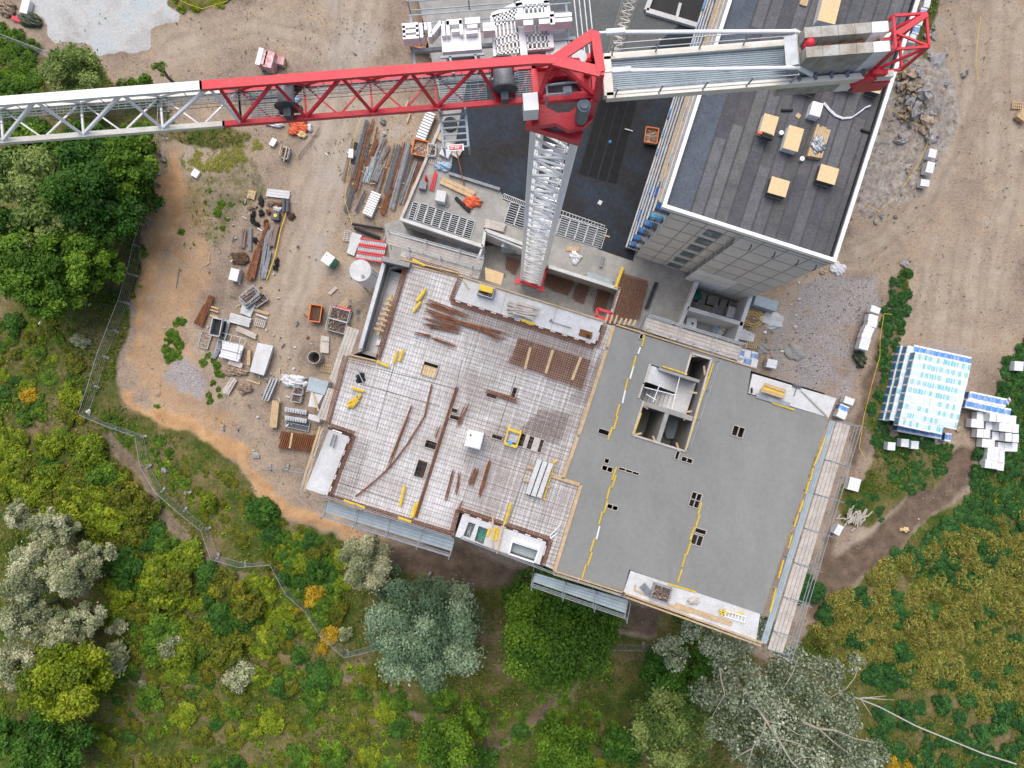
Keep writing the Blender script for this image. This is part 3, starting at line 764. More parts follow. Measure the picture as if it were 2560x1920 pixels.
# loose bars on the deck
def rods(name, a, b, z, n, spread, r, m_, label, group, cat='rebar', seed=1, taper=.25, pts=None):
    rg = random.Random(seed); m = MB()
    A_, B_ = P(*a, z), P(*b, z); d = (B_ - A_).normalized(); nn = Vector((-d.y, d.x, 0)); L = (B_ - A_).length
    for i in range(n):
        o = nn * rg.uniform(-.5, .5) * spread + Vector((0, 0, rg.uniform(0, .12 if spread > .2 else .04)))
        s0 = rg.uniform(0, taper) * L; s1 = L * (1 - rg.uniform(0, taper)); o2 = o + nn * rg.uniform(-.3, .3) * spread
        m.bar(A_ + d * s0 + o, A_ + d * s1 + o2, r)
    return tag(m.build(name, m_), label, cat, group)
for i, (a, b, n, sp) in enumerate([((1064, 748), (1178, 796), 8, .25), ((1060, 755), (1140, 786), 6, .2), ((1058, 772), (1146, 803), 7, .2), ((1052, 781), (1282, 843), 9, .3), ((1055, 792), (1160, 820), 8, .35), ((1056, 812), (1152, 830), 10, .3), ((1034, 833), (1080, 841), 9, .3), ((1073, 841), (1143, 866), 7, .25), ((1150, 800), (1270, 855), 5, .3)]):
    rods('rebar_bundle', a, b, ZS, int(n * 1.5), sp, 0.034, M_rust, 'bundle of loose rusty bars in the fan on the upper deck', 'bar bundles fanned out on the upper deck', seed=i)
for i, (a, b, n, sp, l) in enumerate([((1032, 1008), (968, 1178), 6, .25, 'long thin bundle of bars lying next to the bent bar'), ((1134, 1173), (1114, 1255), 9, .2, 'bar bundle furthest left of the short ones by the portable toilet'), ((1150, 1178), (1138, 1246), 7, .15, 'thin short bar bundle second from the left below the toilet'),
        ((1192, 1168), (1174, 1215), 12, .4, 'wide short bar bundle just below the white toilet'), ((1226, 1146), (1197, 1244), 14, .25, 'longest of the short bar bundles below the white toilet'), ((1158, 1250), (1140, 1285), 4, .15, 'few bars lying near the edge of the southern balcony'),
        ((1100, 1060), (1085, 1100), 4, .2, 'few short bars beside the deck opening'), ((1170, 1005), (1140, 1075), 5, .3, 'loose bars beside the two small deck openings'), ((1210, 975), (1300, 1005), 6, .3, 'loose bars lying by the narrow deck slots')]):
    rods('rebar_bundle', a, b, ZS, int(n * 1.5), sp, 0.034, M_rust, l, 'loose bar bundles on the lower deck', seed=20 + i)
m = MB(); pts = [(1080, 960), (1062, 1040), (1020, 1108), (979, 1163), (940, 1200), (889, 1241)]
for k in range(4): m.path([P(x + k * 1.2 - 2, y + k * .6, ZS + .03 * k) for x, y in pts], 0.018)
tag(m.build('rebar_bundle', M_rust), 'long bent bundle of bars curving across the deck', 'rebar', 'loose bar bundles on the lower deck')

# yellow and white spacer strips on the pour
def strip(a, b, m_, label, group, z=ZS, wd=.11):
    m = MB(); m.bar(P(*a, z + .05), P(*b, z + .05), wd, 0.07)
    m.tube(P(*a, z + .1), P(*b, z + .1), wd * .28)
    return tag(m.build('spacer_strip', m_), label, 'spacer strip', group)
Y, Wt = M_yellow, M_white
LA = [((1612, 838), (1604, 866), Y), ((1601, 868), (1595, 885), Wt), ((1590, 890), (1580, 925), Y), ((1584, 915), (1575, 947), Wt), ((1570, 946), (1562, 976), Y), ((1563, 976), (1556, 1008), Wt), ((1549, 1010), (1540, 1042), Y), ((1544, 1040), (1534, 1073), Y), ((1531, 1067), (1520, 1099), Y)]
LB = [((1541, 1168), (1530, 1200), Y), ((1540, 1187), (1530, 1219), Y), ((1525, 1216), (1517, 1248), Y), ((1519, 1250), (1510, 1282), Y), ((1506, 1279), (1497, 1311), Y), ((1499, 1315), (1491, 1348), Wt), ((1486, 1346), (1476, 1379), Y), ((1480, 1381), (1469, 1413), Y), ((1465, 1412), (1455, 1446), Y)]
LC = [((1754, 1255), (1745, 1287), Y), ((1749, 1287), (1739, 1317), Y), ((1736, 1317), (1725, 1349), Y), ((1727, 1354), (1717, 1386), Y), ((1714, 1384), (1705, 1417), Y), ((1705, 1423), (1694, 1456), Y)]
LD = [((2062, 1095), (2035, 1165), Y), ((2033, 1170), (2025, 1200), Y), ((2023, 1203), (2014, 1234), Y), ((2008, 1250), (1998, 1280), Y), ((1995, 1285), (1985, 1316), Y), ((1980, 1337), (1971, 1370), Y), ((1958, 1400), (1946, 1445), Y), ((1940, 1470), (1925, 1530), Y)]
for L, nm in ((LA, 'in the broken line above the lift shaft on the grey slab'), (LB, 'in the broken line down the middle of the grey slab'), (LC, 'in the broken line right of the middle of the grey slab'), (LD, 'along the right edge of the grey slab')):
    for a, b, c in L: strip(a, b, c, ('yellow' if c is Y else 'white') + ' spacer strip ' + nm, 'spacer strips ' + nm)
for a, b in (((1672, 1460), (1706, 1470)), ((1706, 1470), (1740, 1480)), ((1930, 1008), (1985, 1025)), ((1783, 908), (1773, 940)), ((1773, 940), (1752, 1000)), ((1752, 1000), (1738, 1050)), ((1738, 1050), (1714, 1128)), ((1655, 916), (1718, 936)), ((1603, 1032), (1584, 1086))):
    strip(a, b, Y, 'yellow spacer strip lying beside a balcony or the stair core of the grey slab', 'yellow strips beside balconies and core')
for a, b, l in (((1065, 722), (1041, 753), 'of the upper pair'), ((1061, 730), (1044, 753), 'of the upper pair'), ((1052, 755), (1032, 780), 'below the upper pair'), ((994, 877), (984, 908), 'of the pair by the terrace'), ((1009, 874), (998, 903), 'of the pair by the terrace'),
        ((879, 970), (910, 978), 'lying alone at the western edge'), ((903, 985), (868, 1019), 'of the crossed heap'), ((900, 990), (875, 1018), 'of the crossed heap'), ((896, 1000), (880, 1018), 'of the crossed heap'), ((870, 1008), (896, 992), 'of the crossed heap'), ((1012, 1214), (1000, 1266), 'lying alone near the lower edge'), ((1044, 1255), (1032, 1292), 'of the pair on the edge cage'), ((1039, 1260), (1029, 1294), 'of the pair on the edge cage'),
        ((859, 1251), (888, 1262), 'on the rim at the lower left'), ((885, 1260), (912, 1270), 'on the rim at the lower left'), ((995, 1294), (1028, 1305), 'on the lower rim'), ((1238, 1320), (1230, 1350), 'on the southern balcony'), ((1246, 1318), (1240, 1352), 'on the southern balcony'), ((1224, 1322), (1218, 1340), 'on the southern balcony'), ((941, 903), (973, 917), 'at the terrace corner'), ((1031, 650), (1062, 664), 'on the upper rim'), ((1304, 800), (1336, 811), 'at the balcony edge'), ((1277, 1258), (1262, 1310), 'tied up at the southern rim')):
    strip(a, b, Y, 'yellow spacer strip ' + l + ' of the white deck', 'yellow strips on the white deck', wd=.2)
# ---------------------------------------------------------------- scaffolds hung on the shell
def scaffold(label, inner0, outer0, inner1, outer1, zd, brackets, m_deck, rails_out=(14, 22), group='scaffold decks round the slab', strips=1):
    """deck between two edges (photo pixels at deck height), brackets across, guard rails outside"""
    T = thing('scaffold', label, 'scaffold', P(*outer0, zd - 3), group)
    i0, o0, i1, o1 = (P(*q, zd) for q in (inner0, outer0, inner1, outer1))
    n = 4
    for k in range(n):
        m = MB(); a = k / n + .012; b = (k + 1) / n - .012
        q = [i0.lerp(o0, a), i1.lerp(o1, a), i1.lerp(o1, b), i0.lerp(o0, b)]
        dz = rnd.uniform(0, .02)
        m.prism([(p.x, p.y) for p in q], zd - .06 + dz, zd + dz)
        m.build('deck_board', m_deck, T)
    ax = (o0 - i0); ax.normalize()
    m = MB()
    for r in rails_out:
        e = r * mpp(zd)
        for zz in (0.15, 0.6, 1.1): m.tube(o0 + ax * e + Vector((0, 0, zz)), o1 + ax * e + Vector((0, 0, zz)), 0.028)
        break
    e2 = rails_out[-1] * mpp(zd)
    m.tube(o0 + ax * e2, o1 + ax * e2, 0.03)
    m.build('guard_rail', M_galv, T)
    for t in brackets:
        m = MB()
        a = i0.lerp(i1, t); b = o0.lerp(o1, t) + ax * e2
        m.tube(a + Vector((0, 0, .04)), b + Vector((0, 0, .04)), 0.035)
        m.tube(b + Vector((0, 0, -.3)), b + Vector((0, 0, 1.2)), 0.03)
        m.tube(a + Vector((0, 0, -2.2)), b + Vector((0, 0, -.1)), 0.035)
        m.tube(a + Vector((0, 0, 1.1)), b + Vector((0, 0, 1.1)), 0.022)
        m.tube(a + Vector((0, 0, 0)), a + Vector((0, 0, 1.2)), 0.025)
        m.build('bracket', M_galv, T)
    return T
ZD = 27.0
E = scaffold('long straight scaffold deck of white boards along the right edge of the slab', (2092, 1052), (2127, 1062), (1919, 1622), (1957, 1634), ZD, [0, .17, .32, .47, .62, .77, .92, 1], M_woodp, (9, 18))
m = MB()
for k in range(3):
    o = k * 5
    m.bar(P(2076 + o, 1050 + o * .3, ZD - .05), P(1904 + o, 1606 + o * .3, ZD - .05), 0.14, 0.05)
m.build('inner_board', M_alu, E)
scaffold('blue grey scaffold deck under the lower left edge of the white deck', (817, 1252), (811, 1280), (1138, 1345), (1127, 1378), 26.4, [0, .25, .5, .75, 1], M_alu, (5, 12))
scaffold('blue grey scaffold deck under the bottom edge of the grey slab', (1338, 1432), (1331, 1454), (1570, 1500), (1565, 1534), 26.4, [0, .33, .66, 1], M_alu, (4, 12))
scaffold('pale wooden scaffold deck along the upper edge of the grey slab', (1607, 826), (1616, 793), (1846, 901), (1853, 866), 26.8, [0, .35, .7, 1], M_woodp, (3, 6))
scaffold('pale wooden scaffold deck at the upper left corner beside the red ladders', (966, 609), (972, 584), (1202, 676), (1210, 651), 26.2, [0, .4, .75, 1], M_woodp, (2, 4))
scaffold('narrow board deck directly behind the upper rim of the white deck', (1000, 640), (1006, 622), (1196, 698), (1202, 678), 26.8, [.1, .5, .9], M_woodp, (1, 2))
for l, q in (('plank platform on the western edge below the silo', [(868, 815), (899, 825), (872, 901), (842, 891)]), ('plank platform in the middle of the western edge', [(842, 893), (871, 901), (845, 975), (824, 945)]), ('plank platform lowest on the western edge next to the grey boards', [(820, 969), (847, 976), (822, 1054), (791, 1045)])):
    T = thing('plank_platform', l, 'platform', P(*q[0], 24), 'plank platforms on the western edge')
    for k in range(4):
        a, b = k / 4 + .01, (k + 1) / 4 - .01
        L = lambda p, r, t: (p[0] + (r[0] - p[0]) * t, p[1] + (r[1] - p[1]) * t)
        m = MB(); m.pr([L(q[0], q[1], a), L(q[0], q[1], b), L(q[3], q[2], b), L(q[3], q[2], a)], 26.9, 26.96 + rnd.uniform(0, .03)); m.build('plank', M_woodp, T)
    m = MB()
    for t in (.1, .5, .9):
        a, b = L(q[0], q[3], t), L(q[1], q[2], t); m.bar(P(*a, 26.8), P(*b, 26.8), .1, .15)
    m.build('bearer', M_galv, T)
for l, q, mm in (('grey board lying between the plank platforms', [(774, 942), (822, 954), (811, 988), (766, 975)], M_alu), ('white board lying under a slanting timber', [(778, 981), (808, 988), (791, 1019), (770, 1016)], M_concl), ('long pale board lying against the lowest plank platform', [(772, 1034), (800, 1042), (798, 1056), (770, 1047)], M_concl)):
    m = MB(); m.pr(q, 2.0, 2.1); m.pr([(x * .9 + q[0][0] * .05 + q[2][0] * .05, y * .9 + q[0][1] * .05 + q[2][1] * .05) for x, y in q], 0, 2.0, zr=2.0); tag(m.build('shuttering_board', mm), l, 'board', 'boards beside the western edge')
m = MB(); m.bar(P(783, 983, 2.2), P(796, 1027, 2.2), .2, .08); tag(m.build('timber', M_wood), 'slanting timber lying across the white board', 'timber')

# guard rails of the slab rim: thin poles with wires
def rail(a, b, z, label, n=3):
    T = thing('guard_rail', label, 'guard rail', P(*a, z), 'guard rails on the slab rim')
    A_, B_ = P(*a, z), P(*b, z)
    m = MB()
    for zz in (.5, 1.0): m.tube(A_ + Vector((0, 0, zz)), B_ + Vector((0, 0, zz)), 0.025)
    m.build('rail', M_galv, T)
    for i in range(n + 1):
        q = A_.lerp(B_, i / n); m = MB(); m.tube(q, q + Vector((0, 0, 1.1)), 0.03); m.build('post', M_galv, T)
rail((815, 1236), (1130, 1338), ZS - .1, 'thin guard rail along the lower left rim of the white deck', 4)
rail((1155, 1340), (1385, 1428), ZS - .1, 'thin guard rail along the rim of the balcony with the trays', 3)
rail((1390, 1430), (1560, 1485), ZS - .1, 'thin guard rail along the bottom rim of the grey slab', 3)
rail((760, 1220), (820, 1064), ZS - .1, 'thin guard rail on the outer rim of the western balcony', 2)
rail((1615, 826), (1845, 898), ZS - .1, 'thin guard rail along the upper rim of the grey slab', 4)
rail((1790, 905), (1716, 1120), ZS - .1, 'thin guard rail along the right side of the stair core', 3)
for a, b in (((752, 1226), (800, 1066)), ((760, 1228), (806, 1070))):
    m = MB(); m.bar(P(*a, ZS - .6), P(*b, ZS - .6), .16, .06); tag(m.build('rim_plank', M_wood), 'long plank fixed outside the western balcony', 'plank', 'planks outside the western balcony')

# ---------------------------------------------------------------- podium with the dark membrane roof
def podium():
    Bp = thing('garage_podium', 'low concrete podium with a dark stained membrane roof between the buildings', 'building', (0, 20, 0))
    pw = [P(x, y, 4) for x, y in POD]
    m = MB(); m.prism(pw, 0.0, 4.0); m.build('deck', M_conc, Bp)
    mem = [(1168, 200), (1124, 435), (1249, 473), (1262, 500), (1332, 520), (1400, 545), (1515, 580), (1495, 622), (1582, 652), (1760, -10), (1690, -100), (1300, -100), (1290, 200)]
    m = MB(); m.pr(mem, 4.0, 4.06); m.build('membrane', M_dark, Bp)
    m = MB(); m.pr([(1290, -100), (1690, -100), (1700, 60), (1560, 180), (1420, 130), (1290, 110)], 4.07, 4.1); m.build('membrane', M_deckg, Bp)
    for k in range(4):
        m = MB(); a = 1450 + k * 24; m.pr([(a + 50, 250), (a + 71, 254), (a + 18, 440 + k * 7), (a - 3, 434 + k * 7)], 4.06, 4.075); m.build('felt_strip', M_dfelt, Bp)
    m = MB(); m.pr([(1640, -40), (1770, 0), (1745, 62), (1620, 30)], 4.101, 4.11); m.build('painted_well_shade', M_black, Bp)  # flat black sheet on the deck, paints the shade inside a recess
    # parapets
    for a, b, w_, h_ in (((1615, 28), (1750, 68), .5, .5), ((1615, 28), (1640, -40), .5, .5), ((1700, 10), (1690, 50), .3, .4), ((1000, 548), (1207, 617), .34, .5), ((1213, 578), (1207, 617), .3, .5), ((1213, 576), (1312, 613), .34, .5), ((1372, 667), (1549, 723), .34, .3), ((1548, 722), (1524, 800), .3, .3)):
        m = MB(); m.bar(P(*a, 4 + h_ / 2), P(*b, 4 + h_ / 2), w_, h_ + .05); m.build('parapet', M_concl, Bp)
    m = MB(); m.bar(P(1108, 300, 4.2), P(1004, 546, 4.2), .3, .5); m.build('parapet', M_woodp, Bp)
    m = MB(); m.bar(P(1123, 434, 4.25), P(1250, 474, 4.25), .3, .4); m.build('parapet', M_steelg, Bp)
    # pit floors and walls
    m = MB(); m.pr([(960, 560), (1000, 548), (1205, 615), (1310, 612), (1372, 667), (1560, 700), (1700, 800), (1560, 1000), (1000, 800)], -.1, 0.05); m.build('pit_floor', M_conc, Bp)
    # stair down to the pit
    for s, (x0, y0) in enumerate(((1262, 598), (1362, 640))):
        m = MB()
        for i in range(9): m.bx(x0 + i * 6, y0 + i * 2, 0, 3.6 - i * .3, .32, 1.7, 17.4)
        m.build('stair_flight', M_alu, Bp)
    m = MB(); m.bar(P(1212, 590, 2.5), P(1318, 634, 2.5), .22, 3.5); m.build('stair_wall', M_concl, Bp)
    m = MB(); m.bar(P(1210, 620, 2.5), P(1180, 700, 2.5), .22, 3.5); m.build('stair_wall', M_concl, Bp)
    # rooms without a roof east of the podium
    for a, b in (((1730, 712), (1690, 812)), ((1706, 777), (1840, 816)), ((1861, 744), (1824, 856)), ((1690, 812), (1680, 850))):
        m = MB(); m.bar(P(*a, 2.8), P(*b, 2.8), .42, 4.6); m.build('room_wall', M_concl, Bp)
    m = MB(); m.pr([(1730, 700), (1870, 745), (1825, 900), (1660, 870)], 0.0, 0.5); m.build('room_floor', M_conc, Bp)
podium()

# ---------------------------------------------------------------- finished block with the felt roof
def tall():
    z = 24.5
    o = P(1655, 517, z); se = P(2089, 656, z)
    u = (se - o).normalized(); v = Vector((-u.y, u.x, 0)); W = (se - o).length; L = 56.0
    T = thing('apartment_block', 'finished block with dark felt roof strips and white parapet', 'building', (o.x, o.y, 0))
    def quad(u0, u1, v0, v1): return [o + u * a + v * b for a, b in ((u0, v0), (u1, v0), (u1, v1), (u0, v1))]
    def bx(mb, u0, u1, v0, v1, z0, z1): mb.prism([(p.x, p.y) for p in quad(u0, u1, v0, v1)], z0, z1)
    W2 = W * .497
    m = MB(); bx(m, 1.4, W - .05, 0.75, L, 0, 24.0); bx(m, W2, W - .06, 0.06, .74, 0, 23.9); bx(m, 0.05, 1.39, 8.0, L, 0, 5.2); m.build('wall', M_render, T)
    m = MB(); bx(m, 0.0, W, 0.0, L, 23.7, 24.0); m.build('roof_slab', M_conc, T)
    # parapet
    for a in ((0, W, 0, .28), (0, .28, .28, L), (W - .28, W, .28, L)):
        m = MB(); bx(m, *a, 24.0, 24.55); m.build('parapet', M_white, T)
    m = MB()
    bx(m, W - .42, W - .28, .4, L, 24.0, 24.35); m.build('roof_upstand', M_black, T)
    # felt strips
    rg = random.Random(5)
    m = MB(); x = 0.28
    m.tint = (.85, 1.0, 1.18); bx(m, .29, 2.3, .29, L, 24.0, 24.02)
    x = 2.3; k = 0
    while x < W - .45:
        y = .29 + rg.uniform(-5, 0); x1 = min(x + 1.02, W - .43)
        while y < L:
            l = rg.uniform(5, 9.5); t = rg.uniform(.72, 1.3)
            m.tint = (t, t * rg.uniform(.97, 1.02), t * rg.uniform(.97, 1.1))
            bx(m, x + .01, x1 + .06, max(y, .29), min(y + l, L), 24.0, 24.021 + .004 * (k % 3)); y += l - .02; k += 1
        x += 1.0
    m.build('roof_felt', M_felt, T)
    m = MB(); m.tint = (.68, .68, .7)
    x = 2.3
    while x < W - .6:
        bx(m, x - .06, x + .1, .3, L, 24.03, 24.034); x += 1.0
    m.build('felt_seam', M_felt, T)
    # loggias along the west front: slab edges, rails, glass, clutter
    for k in range(7):
        zz = 5.0 + k * 2.85
        m = MB(); bx(m, 0.0, 1.39, 1.1, L, zz - .25, zz)
        bx(m, -.06, 0.06, 1.1, L, zz - .3, zz + .12); m.build('loggia_slab', M_concl, T)
        if k < 6:
            m = MB()
            for i in range(28):
                if rg.random() < .9:
                    a = 1.2 + i * 2; c = rg.choice(((.2, .5, .9), (.5, .8, 1.1), (1.5, 1.5, 1.6), (.6, .9, 1.2), (1.8, 1.7, 1.3)))
                    m.tint = c; bx(m, rg.uniform(-.05, .3), rg.uniform(.6, 1.3), a, a + rg.uniform(.4, 1.9), zz + .001, zz + rg.uniform(.2, 1.0))
            m.build('stored_material', M_blue, T)
            m = MB()
            for hh in (.55, 1.05): m.bar(o + u * .08 + v * 1.2 + Vector((0, 0, zz - z + hh)), o + u * .08 + v * L + Vector((0, 0, zz - z + hh)), .05)
            for i in range(28):
                q = o + u * .08 + v * (1.2 + i * 2) + Vector((0, 0, zz - z)); m.bar(q, q + Vector((0, 0, 1.05)), .05)
            # end rail over the south return
            for hh in (.5, 1.0): m.bar(o + u * .1 + v * 1.15 + Vector((0, 0, zz - z + hh)), o + u * 1.35 + v * 1.15 + Vector((0, 0, zz - z + hh)), .06)
            for i in range(3):
                q = o + u * (.15 + i * .55) + v * 1.15 + Vector((0, 0, zz - z)); m.bar(q, q + Vector((0, 0, 1.0)), .06)
            m.build('loggia_rail', M_steel, T)
            m = MB(); bx(m, 1.36, 1.44, 0.7, 1.2, zz, zz + 2.4); m.build('pier', M_concl, T)
    m = MB(); m.bar(o + u * .0 + v * 1.5 + Vector((0, 0, -3.4)), o + v * L + Vector((0, 0, -3.4)), .22, .1); m.bar(o + u * -.1 + v * 4 + Vector((0, 0, -6.2)), o + u * -.1 + v * L + Vector((0, 0, -6.2)), .22, .1); m.build('facade_plank', M_wood, T)
    # panel joints on the south front
    m = MB()
    for k in range(8):
        zz = 3.0 + k * 2.85
        bx(m, 1.4, W2, .72, .752, zz, zz + .06); bx(m, W2, W - .05, .03, .062, zz, zz + .06)
    for a in (3.0, 4.3, 6.1): bx(m, a, a + .06, .72, .752, 2, 23.6)
    for a in (W2 + 1.6, W2 + 3.6, W2 + 5.6): bx(m, a, a + .06, .03, .062, 2, 23.6)
    m.build('wall_joint', M_joint, T)
    for k in range(3):
        m = MB(); bx(m, W2 + .05, W2 + 4.2, .02, .055, 3.2 + k * 2.2, 5.0 + k * 2.2); m.build('white_panel', M_white, T)
    m = MB(); bx(m, 5.9, 7.0, .7, .75, 22.4, 22.75); m.build('vent_grille', M_steelg, T)
    for k in range(6):
        zz = 4.6 + k * 2.85
        f = MB(); bx(f, 4.75, 6.0, .66, .8, zz, zz + 1.5); w_ = f.build('window', M_steelg, T)
        f = MB(); bx(f, 4.85, 5.9, .64, .7, zz + .1, zz + 1.4); f.build('pane', M_glass, w_)
        f = MB(); bx(f, 4.7, 6.05, .56, .72, zz - .06, zz - .01); f.build('sill', M_concl, w_)
        f = MB(); bx(f, W2 - .03, W2 + .1, .16, .64, zz - .8, zz + 1.6); w_ = f.build('window', M_steelg, T)
        f = MB(); bx(f, W2 - .05, W2 + .05, .22, .58, zz - .7, zz + 1.5); f.build('pane', M_glass, w_)
    m = MB(); bx(m, 1.5, W - .1, -.02, .05, 1.0, 2.2); m.build('plinth', M_joint, T)
    m = MB()
    for a in (W2 + 1, W2 + 3, W2 + 5, W2 + 6.5):
        q = o + u * a + v * -.05 + Vector((0, 0, -2)); m.bar(q, q + v * -.35, .08); m.bar(q + v * -.35, q + v * -.35 + Vector((0, 0, -.5)), .08)
    m.build('facade_bracket', M_steel, T)
    # basement window wells at the foot of the south front
    for a in (W2 + 1.2, W2 + 3.6, W2 + 6.0):
        m = MB(); bx(m, a, a + 1.6, -1.2, -1.05, 0, .5); bx(m, a, a + .15, -1.05, 0, 0, .5); bx(m, a + 1.45, a + 1.6, -1.05, 0, 0, .5); m.build('light_well', M_white, T)
    return T, o, u, v, W
TALLB, TO, TU, TV, TW = tall()

# ---------------------------------------------------------------- tower crane
def crane():
    K = thing('tower_crane', 'red and white tower crane with a slanting white mast, long jib and concrete counterweights', 'crane', (2.3, 13.8, 0))
    zb = 49.0
    D0 = HC - zb
    def grate(mb, s0, s1, t0, t1, z, sp=.09, w_=.035):
        n = int(abs(t1 - t0) / sp)
        for i in range(n + 1): mb.bar(q(s0, t0 + (t1 - t0) * i / n, z), q(s1, t0 + (t1 - t0) * i / n, z), w_)
        n = int(abs(s1 - s0) / .3)
        for i in range(n + 1): mb.bar(q(s0 + (s1 - s0) * i / n, t0, z - .02), q(s0 + (s1 - s0) * i / n, t1, z - .02), .03)
    # mast
    cx, cy = 2.3, 13.8; hw = 1.02; ma = R(-17.4)
    ca, sa = math.cos(ma), math.sin(ma)
    def mp(dx, dy, z): return Vector((cx + dx * ca - dy * sa, cy + dx * sa + dy * ca, z))
    cs = ((-1, -1), (1, -1), (1, 1), (-1, 1))
    legs = MB(); br = MB()
    ztop = 45.9
    for x, y in cs: legs.bar(mp(x * hw, y * hw, -.2), mp(x * hw, y * hw, ztop), .28)
    st = 1.53; n = 30
    for i in range(n):
        z0 = .3 + i * st; z1 = z0 + st
        if z1 > ztop: break
        for j in range(4):
            a, b = cs[j], cs[(j + 1) % 4]
            br.bar(mp(a[0] * hw, a[1] * hw, z0), mp(b[0] * hw, b[1] * hw, z0), .12)
            p, q = (a, b) if (i + j) % 2 else (b, a)
            br.bar(mp(p[0] * hw, p[1] * hw, z0), mp(q[0] * hw, q[1] * hw, z1), .13)
    legs.build('mast_leg', M_mast, K); br.build('mast_lacing', M_mast, K)
    m = MB()
    for s in (-.22, .22): m.bar(mp(.45 + s, -.3, 0), mp(.45 + s, -.3, ztop), .05)
    for i in range(130): m.bar(mp(.23, -.3, .4 + i * .35), mp(.67, -.3, .4 + i * .35), .03)
    m.build('ladder', M_mast, K)
    m = MB()
    for x in range(3, 43, 6):
        pts = [mp(-.1, -.2, x), mp(.5, -.2, x), mp(.5, .9, x), mp(-.1, .9, x)]; m.prism([(p.x, p.y) for p in pts], x, x + .05)
    m.build('landing', M_grate, K)
    m = MB()
    for j in range(4):
        a, b = cs[j], cs[(j + 1) % 4]; k = hw + .2
        m.bar(mp(a[0] * k, a[1] * k, 2.3), mp(b[0] * k, b[1] * k, 2.3), .3, .55)
    for x, y in cs: m.bar(mp(x * 1.35, y * 1.35, 2.1), mp(x * 1.35, y * 1.35, 2.6), .5)
    m.build('mast_collar', M_red, K)
    # slewing unit
    m = MB()
    m.prism([tuple(mp(x, y, 0))[:2] for x, y in ((-1.35, -1.3), (1.35, -1.3), (1.35, 1.3), (-1.35, 1.3))], 45.9, 46.5)
    m.build('slewing_base', M_red, K)
    m = MB(); m.tube((cx, cy, 46.5), (cx, cy, 46.95), 1.2, n=28); m.build('slewing_ring', M_steel, K)
    # jib frame: s along the jib axis
    th = R(4.46); e = Vector((math.cos(th), math.sin(th), 0)); nrm = Vector((-e.y, e.x, 0)); J = Vector((cx, cy + .1, zb))
    def q(s, t, dz): return J + e * s + nrm * t + Vector((0, 0, dz))
    m = MB()
    ring = [(-1.5, -1.25), (-.4, -1.2), (.2, -1.55), (.9, -1.45), (1.35, -1.1), (1.5, -.2), (1.5, 1.2), (-1.5, 1.2)]
    pts = [q(a, b, 0) for a, b in ring]
    hole = [q(math.cos(i * .628) * .95, .1 + math.sin(i * .628) * .88, 0) for i in range(10)]
    m.holed(pts, [hole], 47.0, 47.45)
    m.build('turntable', M_red, K)
    m = MB()
    for s, t in ((-1.3, -.9), (1.2, -.9), (-1.3, .95), (1.2, .95)): m.bar(q(s, t, -1.6), q(s, t, 0.1), .3, .3)
    m.bar(q(-1.4, -.72, 0), q(1.4, -.72, 0), .3, .35); m.bar(q(-1.4, .72, 0), q(1.4, .72, 0), .3, .35); m.bar(q(1.3, -.9, 0), q(1.3, .9, 0), .3, .35); m.bar(q(-1.3, -.9, 0), q(-1.3, .9, 0), .25, .35)
    m.build('tower_head', M_red, K)
    # A-frame on top
    ap = q(-.62, -.12, 2.25); ra = q(1.08, .72, 2.5); rb = q(1.2, -.85, 2.5)
    m = MB(); m.bar(ap, ra, .42, .12); m.bar(ap, rb, .42, .12); m.bar(ra, rb, .36, .12)
    m.bar(ra, q(1.3, .9, .1), .2, .24); m.bar(rb, q(1.3, -.9, .1), .24, .28); m.bar(ap, q(-1.2, -.72, .1), .2); m.bar(ap, q(-1.2, .72, .1), .2); m.bar(ap, q(1.2, -.75, .1), .16); m.bar(ap, q(1.2, .75, .1), .16)
    m.build('a_frame', M_red, K)
    # slewing motors and cable reel
    m = MB(); m.tube(q(.75, -1.15, -1.4), q(.75, -1.15, .1), .3, n=14); m.tube(q(.75, -1.15, .1), q(.75, -1.15, .2), .2, n=14); m.build('slewing_motor', M_grate, K)
    m = MB(); m.tube(q(.55, .55, .2), q(.6, .6, .9), .33, n=16); m.build('cable_reel', M_galv, K)
    m = MB(); m.path([q(-.9, -.6, 1.1), q(.4, -.55, 1.1)], .05); m.path([q(-.9, -1.0, 1.1), q(-.1, -1.0, 1.1)], .05); m.path([q(-.9, -.6, 1.1), q(-.9, -1.0, 1.1), q(-.9, -1.0, 0)], .05); m.build('step_rail', M_galv, K)
    m = MB(); m.bar(q(.0, -.85, .7), q(.0, -.6, .7), .35, .3); m.build('valve_box', M_alu, K)
    m = MB(); m.bar(q(-1.9, -.95, -.1), q(-1.25, -.95, -.1), .75, 1.1); m.build('switch_cabinet', M_white, K)
    # operator cab north of the jib
    m = MB(); m.bar(q(-5.2, 2.0, .2), q(-3.5, 2.0, .2), 1.0, .3); m.bar(q(-5.1, 1.95, -.8), q(-3.6, 1.95, -.8), .95, 1.9); cab = m.build('cab', M_white, K)
    m = MB(); m.bar(q(-5.0, 1.47, -.7), q(-3.7, 1.47, -.7), .06, 1.2); m.build('cab_window', M_glass, cab)
    m = MB(); m.bar(q(-5.3, 1.35, .2), q(-3.4, 1.35, .2), .1); m.bar(q(-4.9, 1.35, .2), q(-4.8, .6, .2), .1); m.bar(q(-3.8, 1.35, .2), q(-3.7, .6, .2), .1); m.build('cab_bracket', M_alu, cab)
    # jib: triangular truss
    da = 28.85; H = D0 - da + 0.0
    half = .72
    s_of = lambda px, d: ((px - 1280) * d / FP - J.x) / e.x
    red_end = s_of(555, 31)
    jl = s_of(-420, 31)
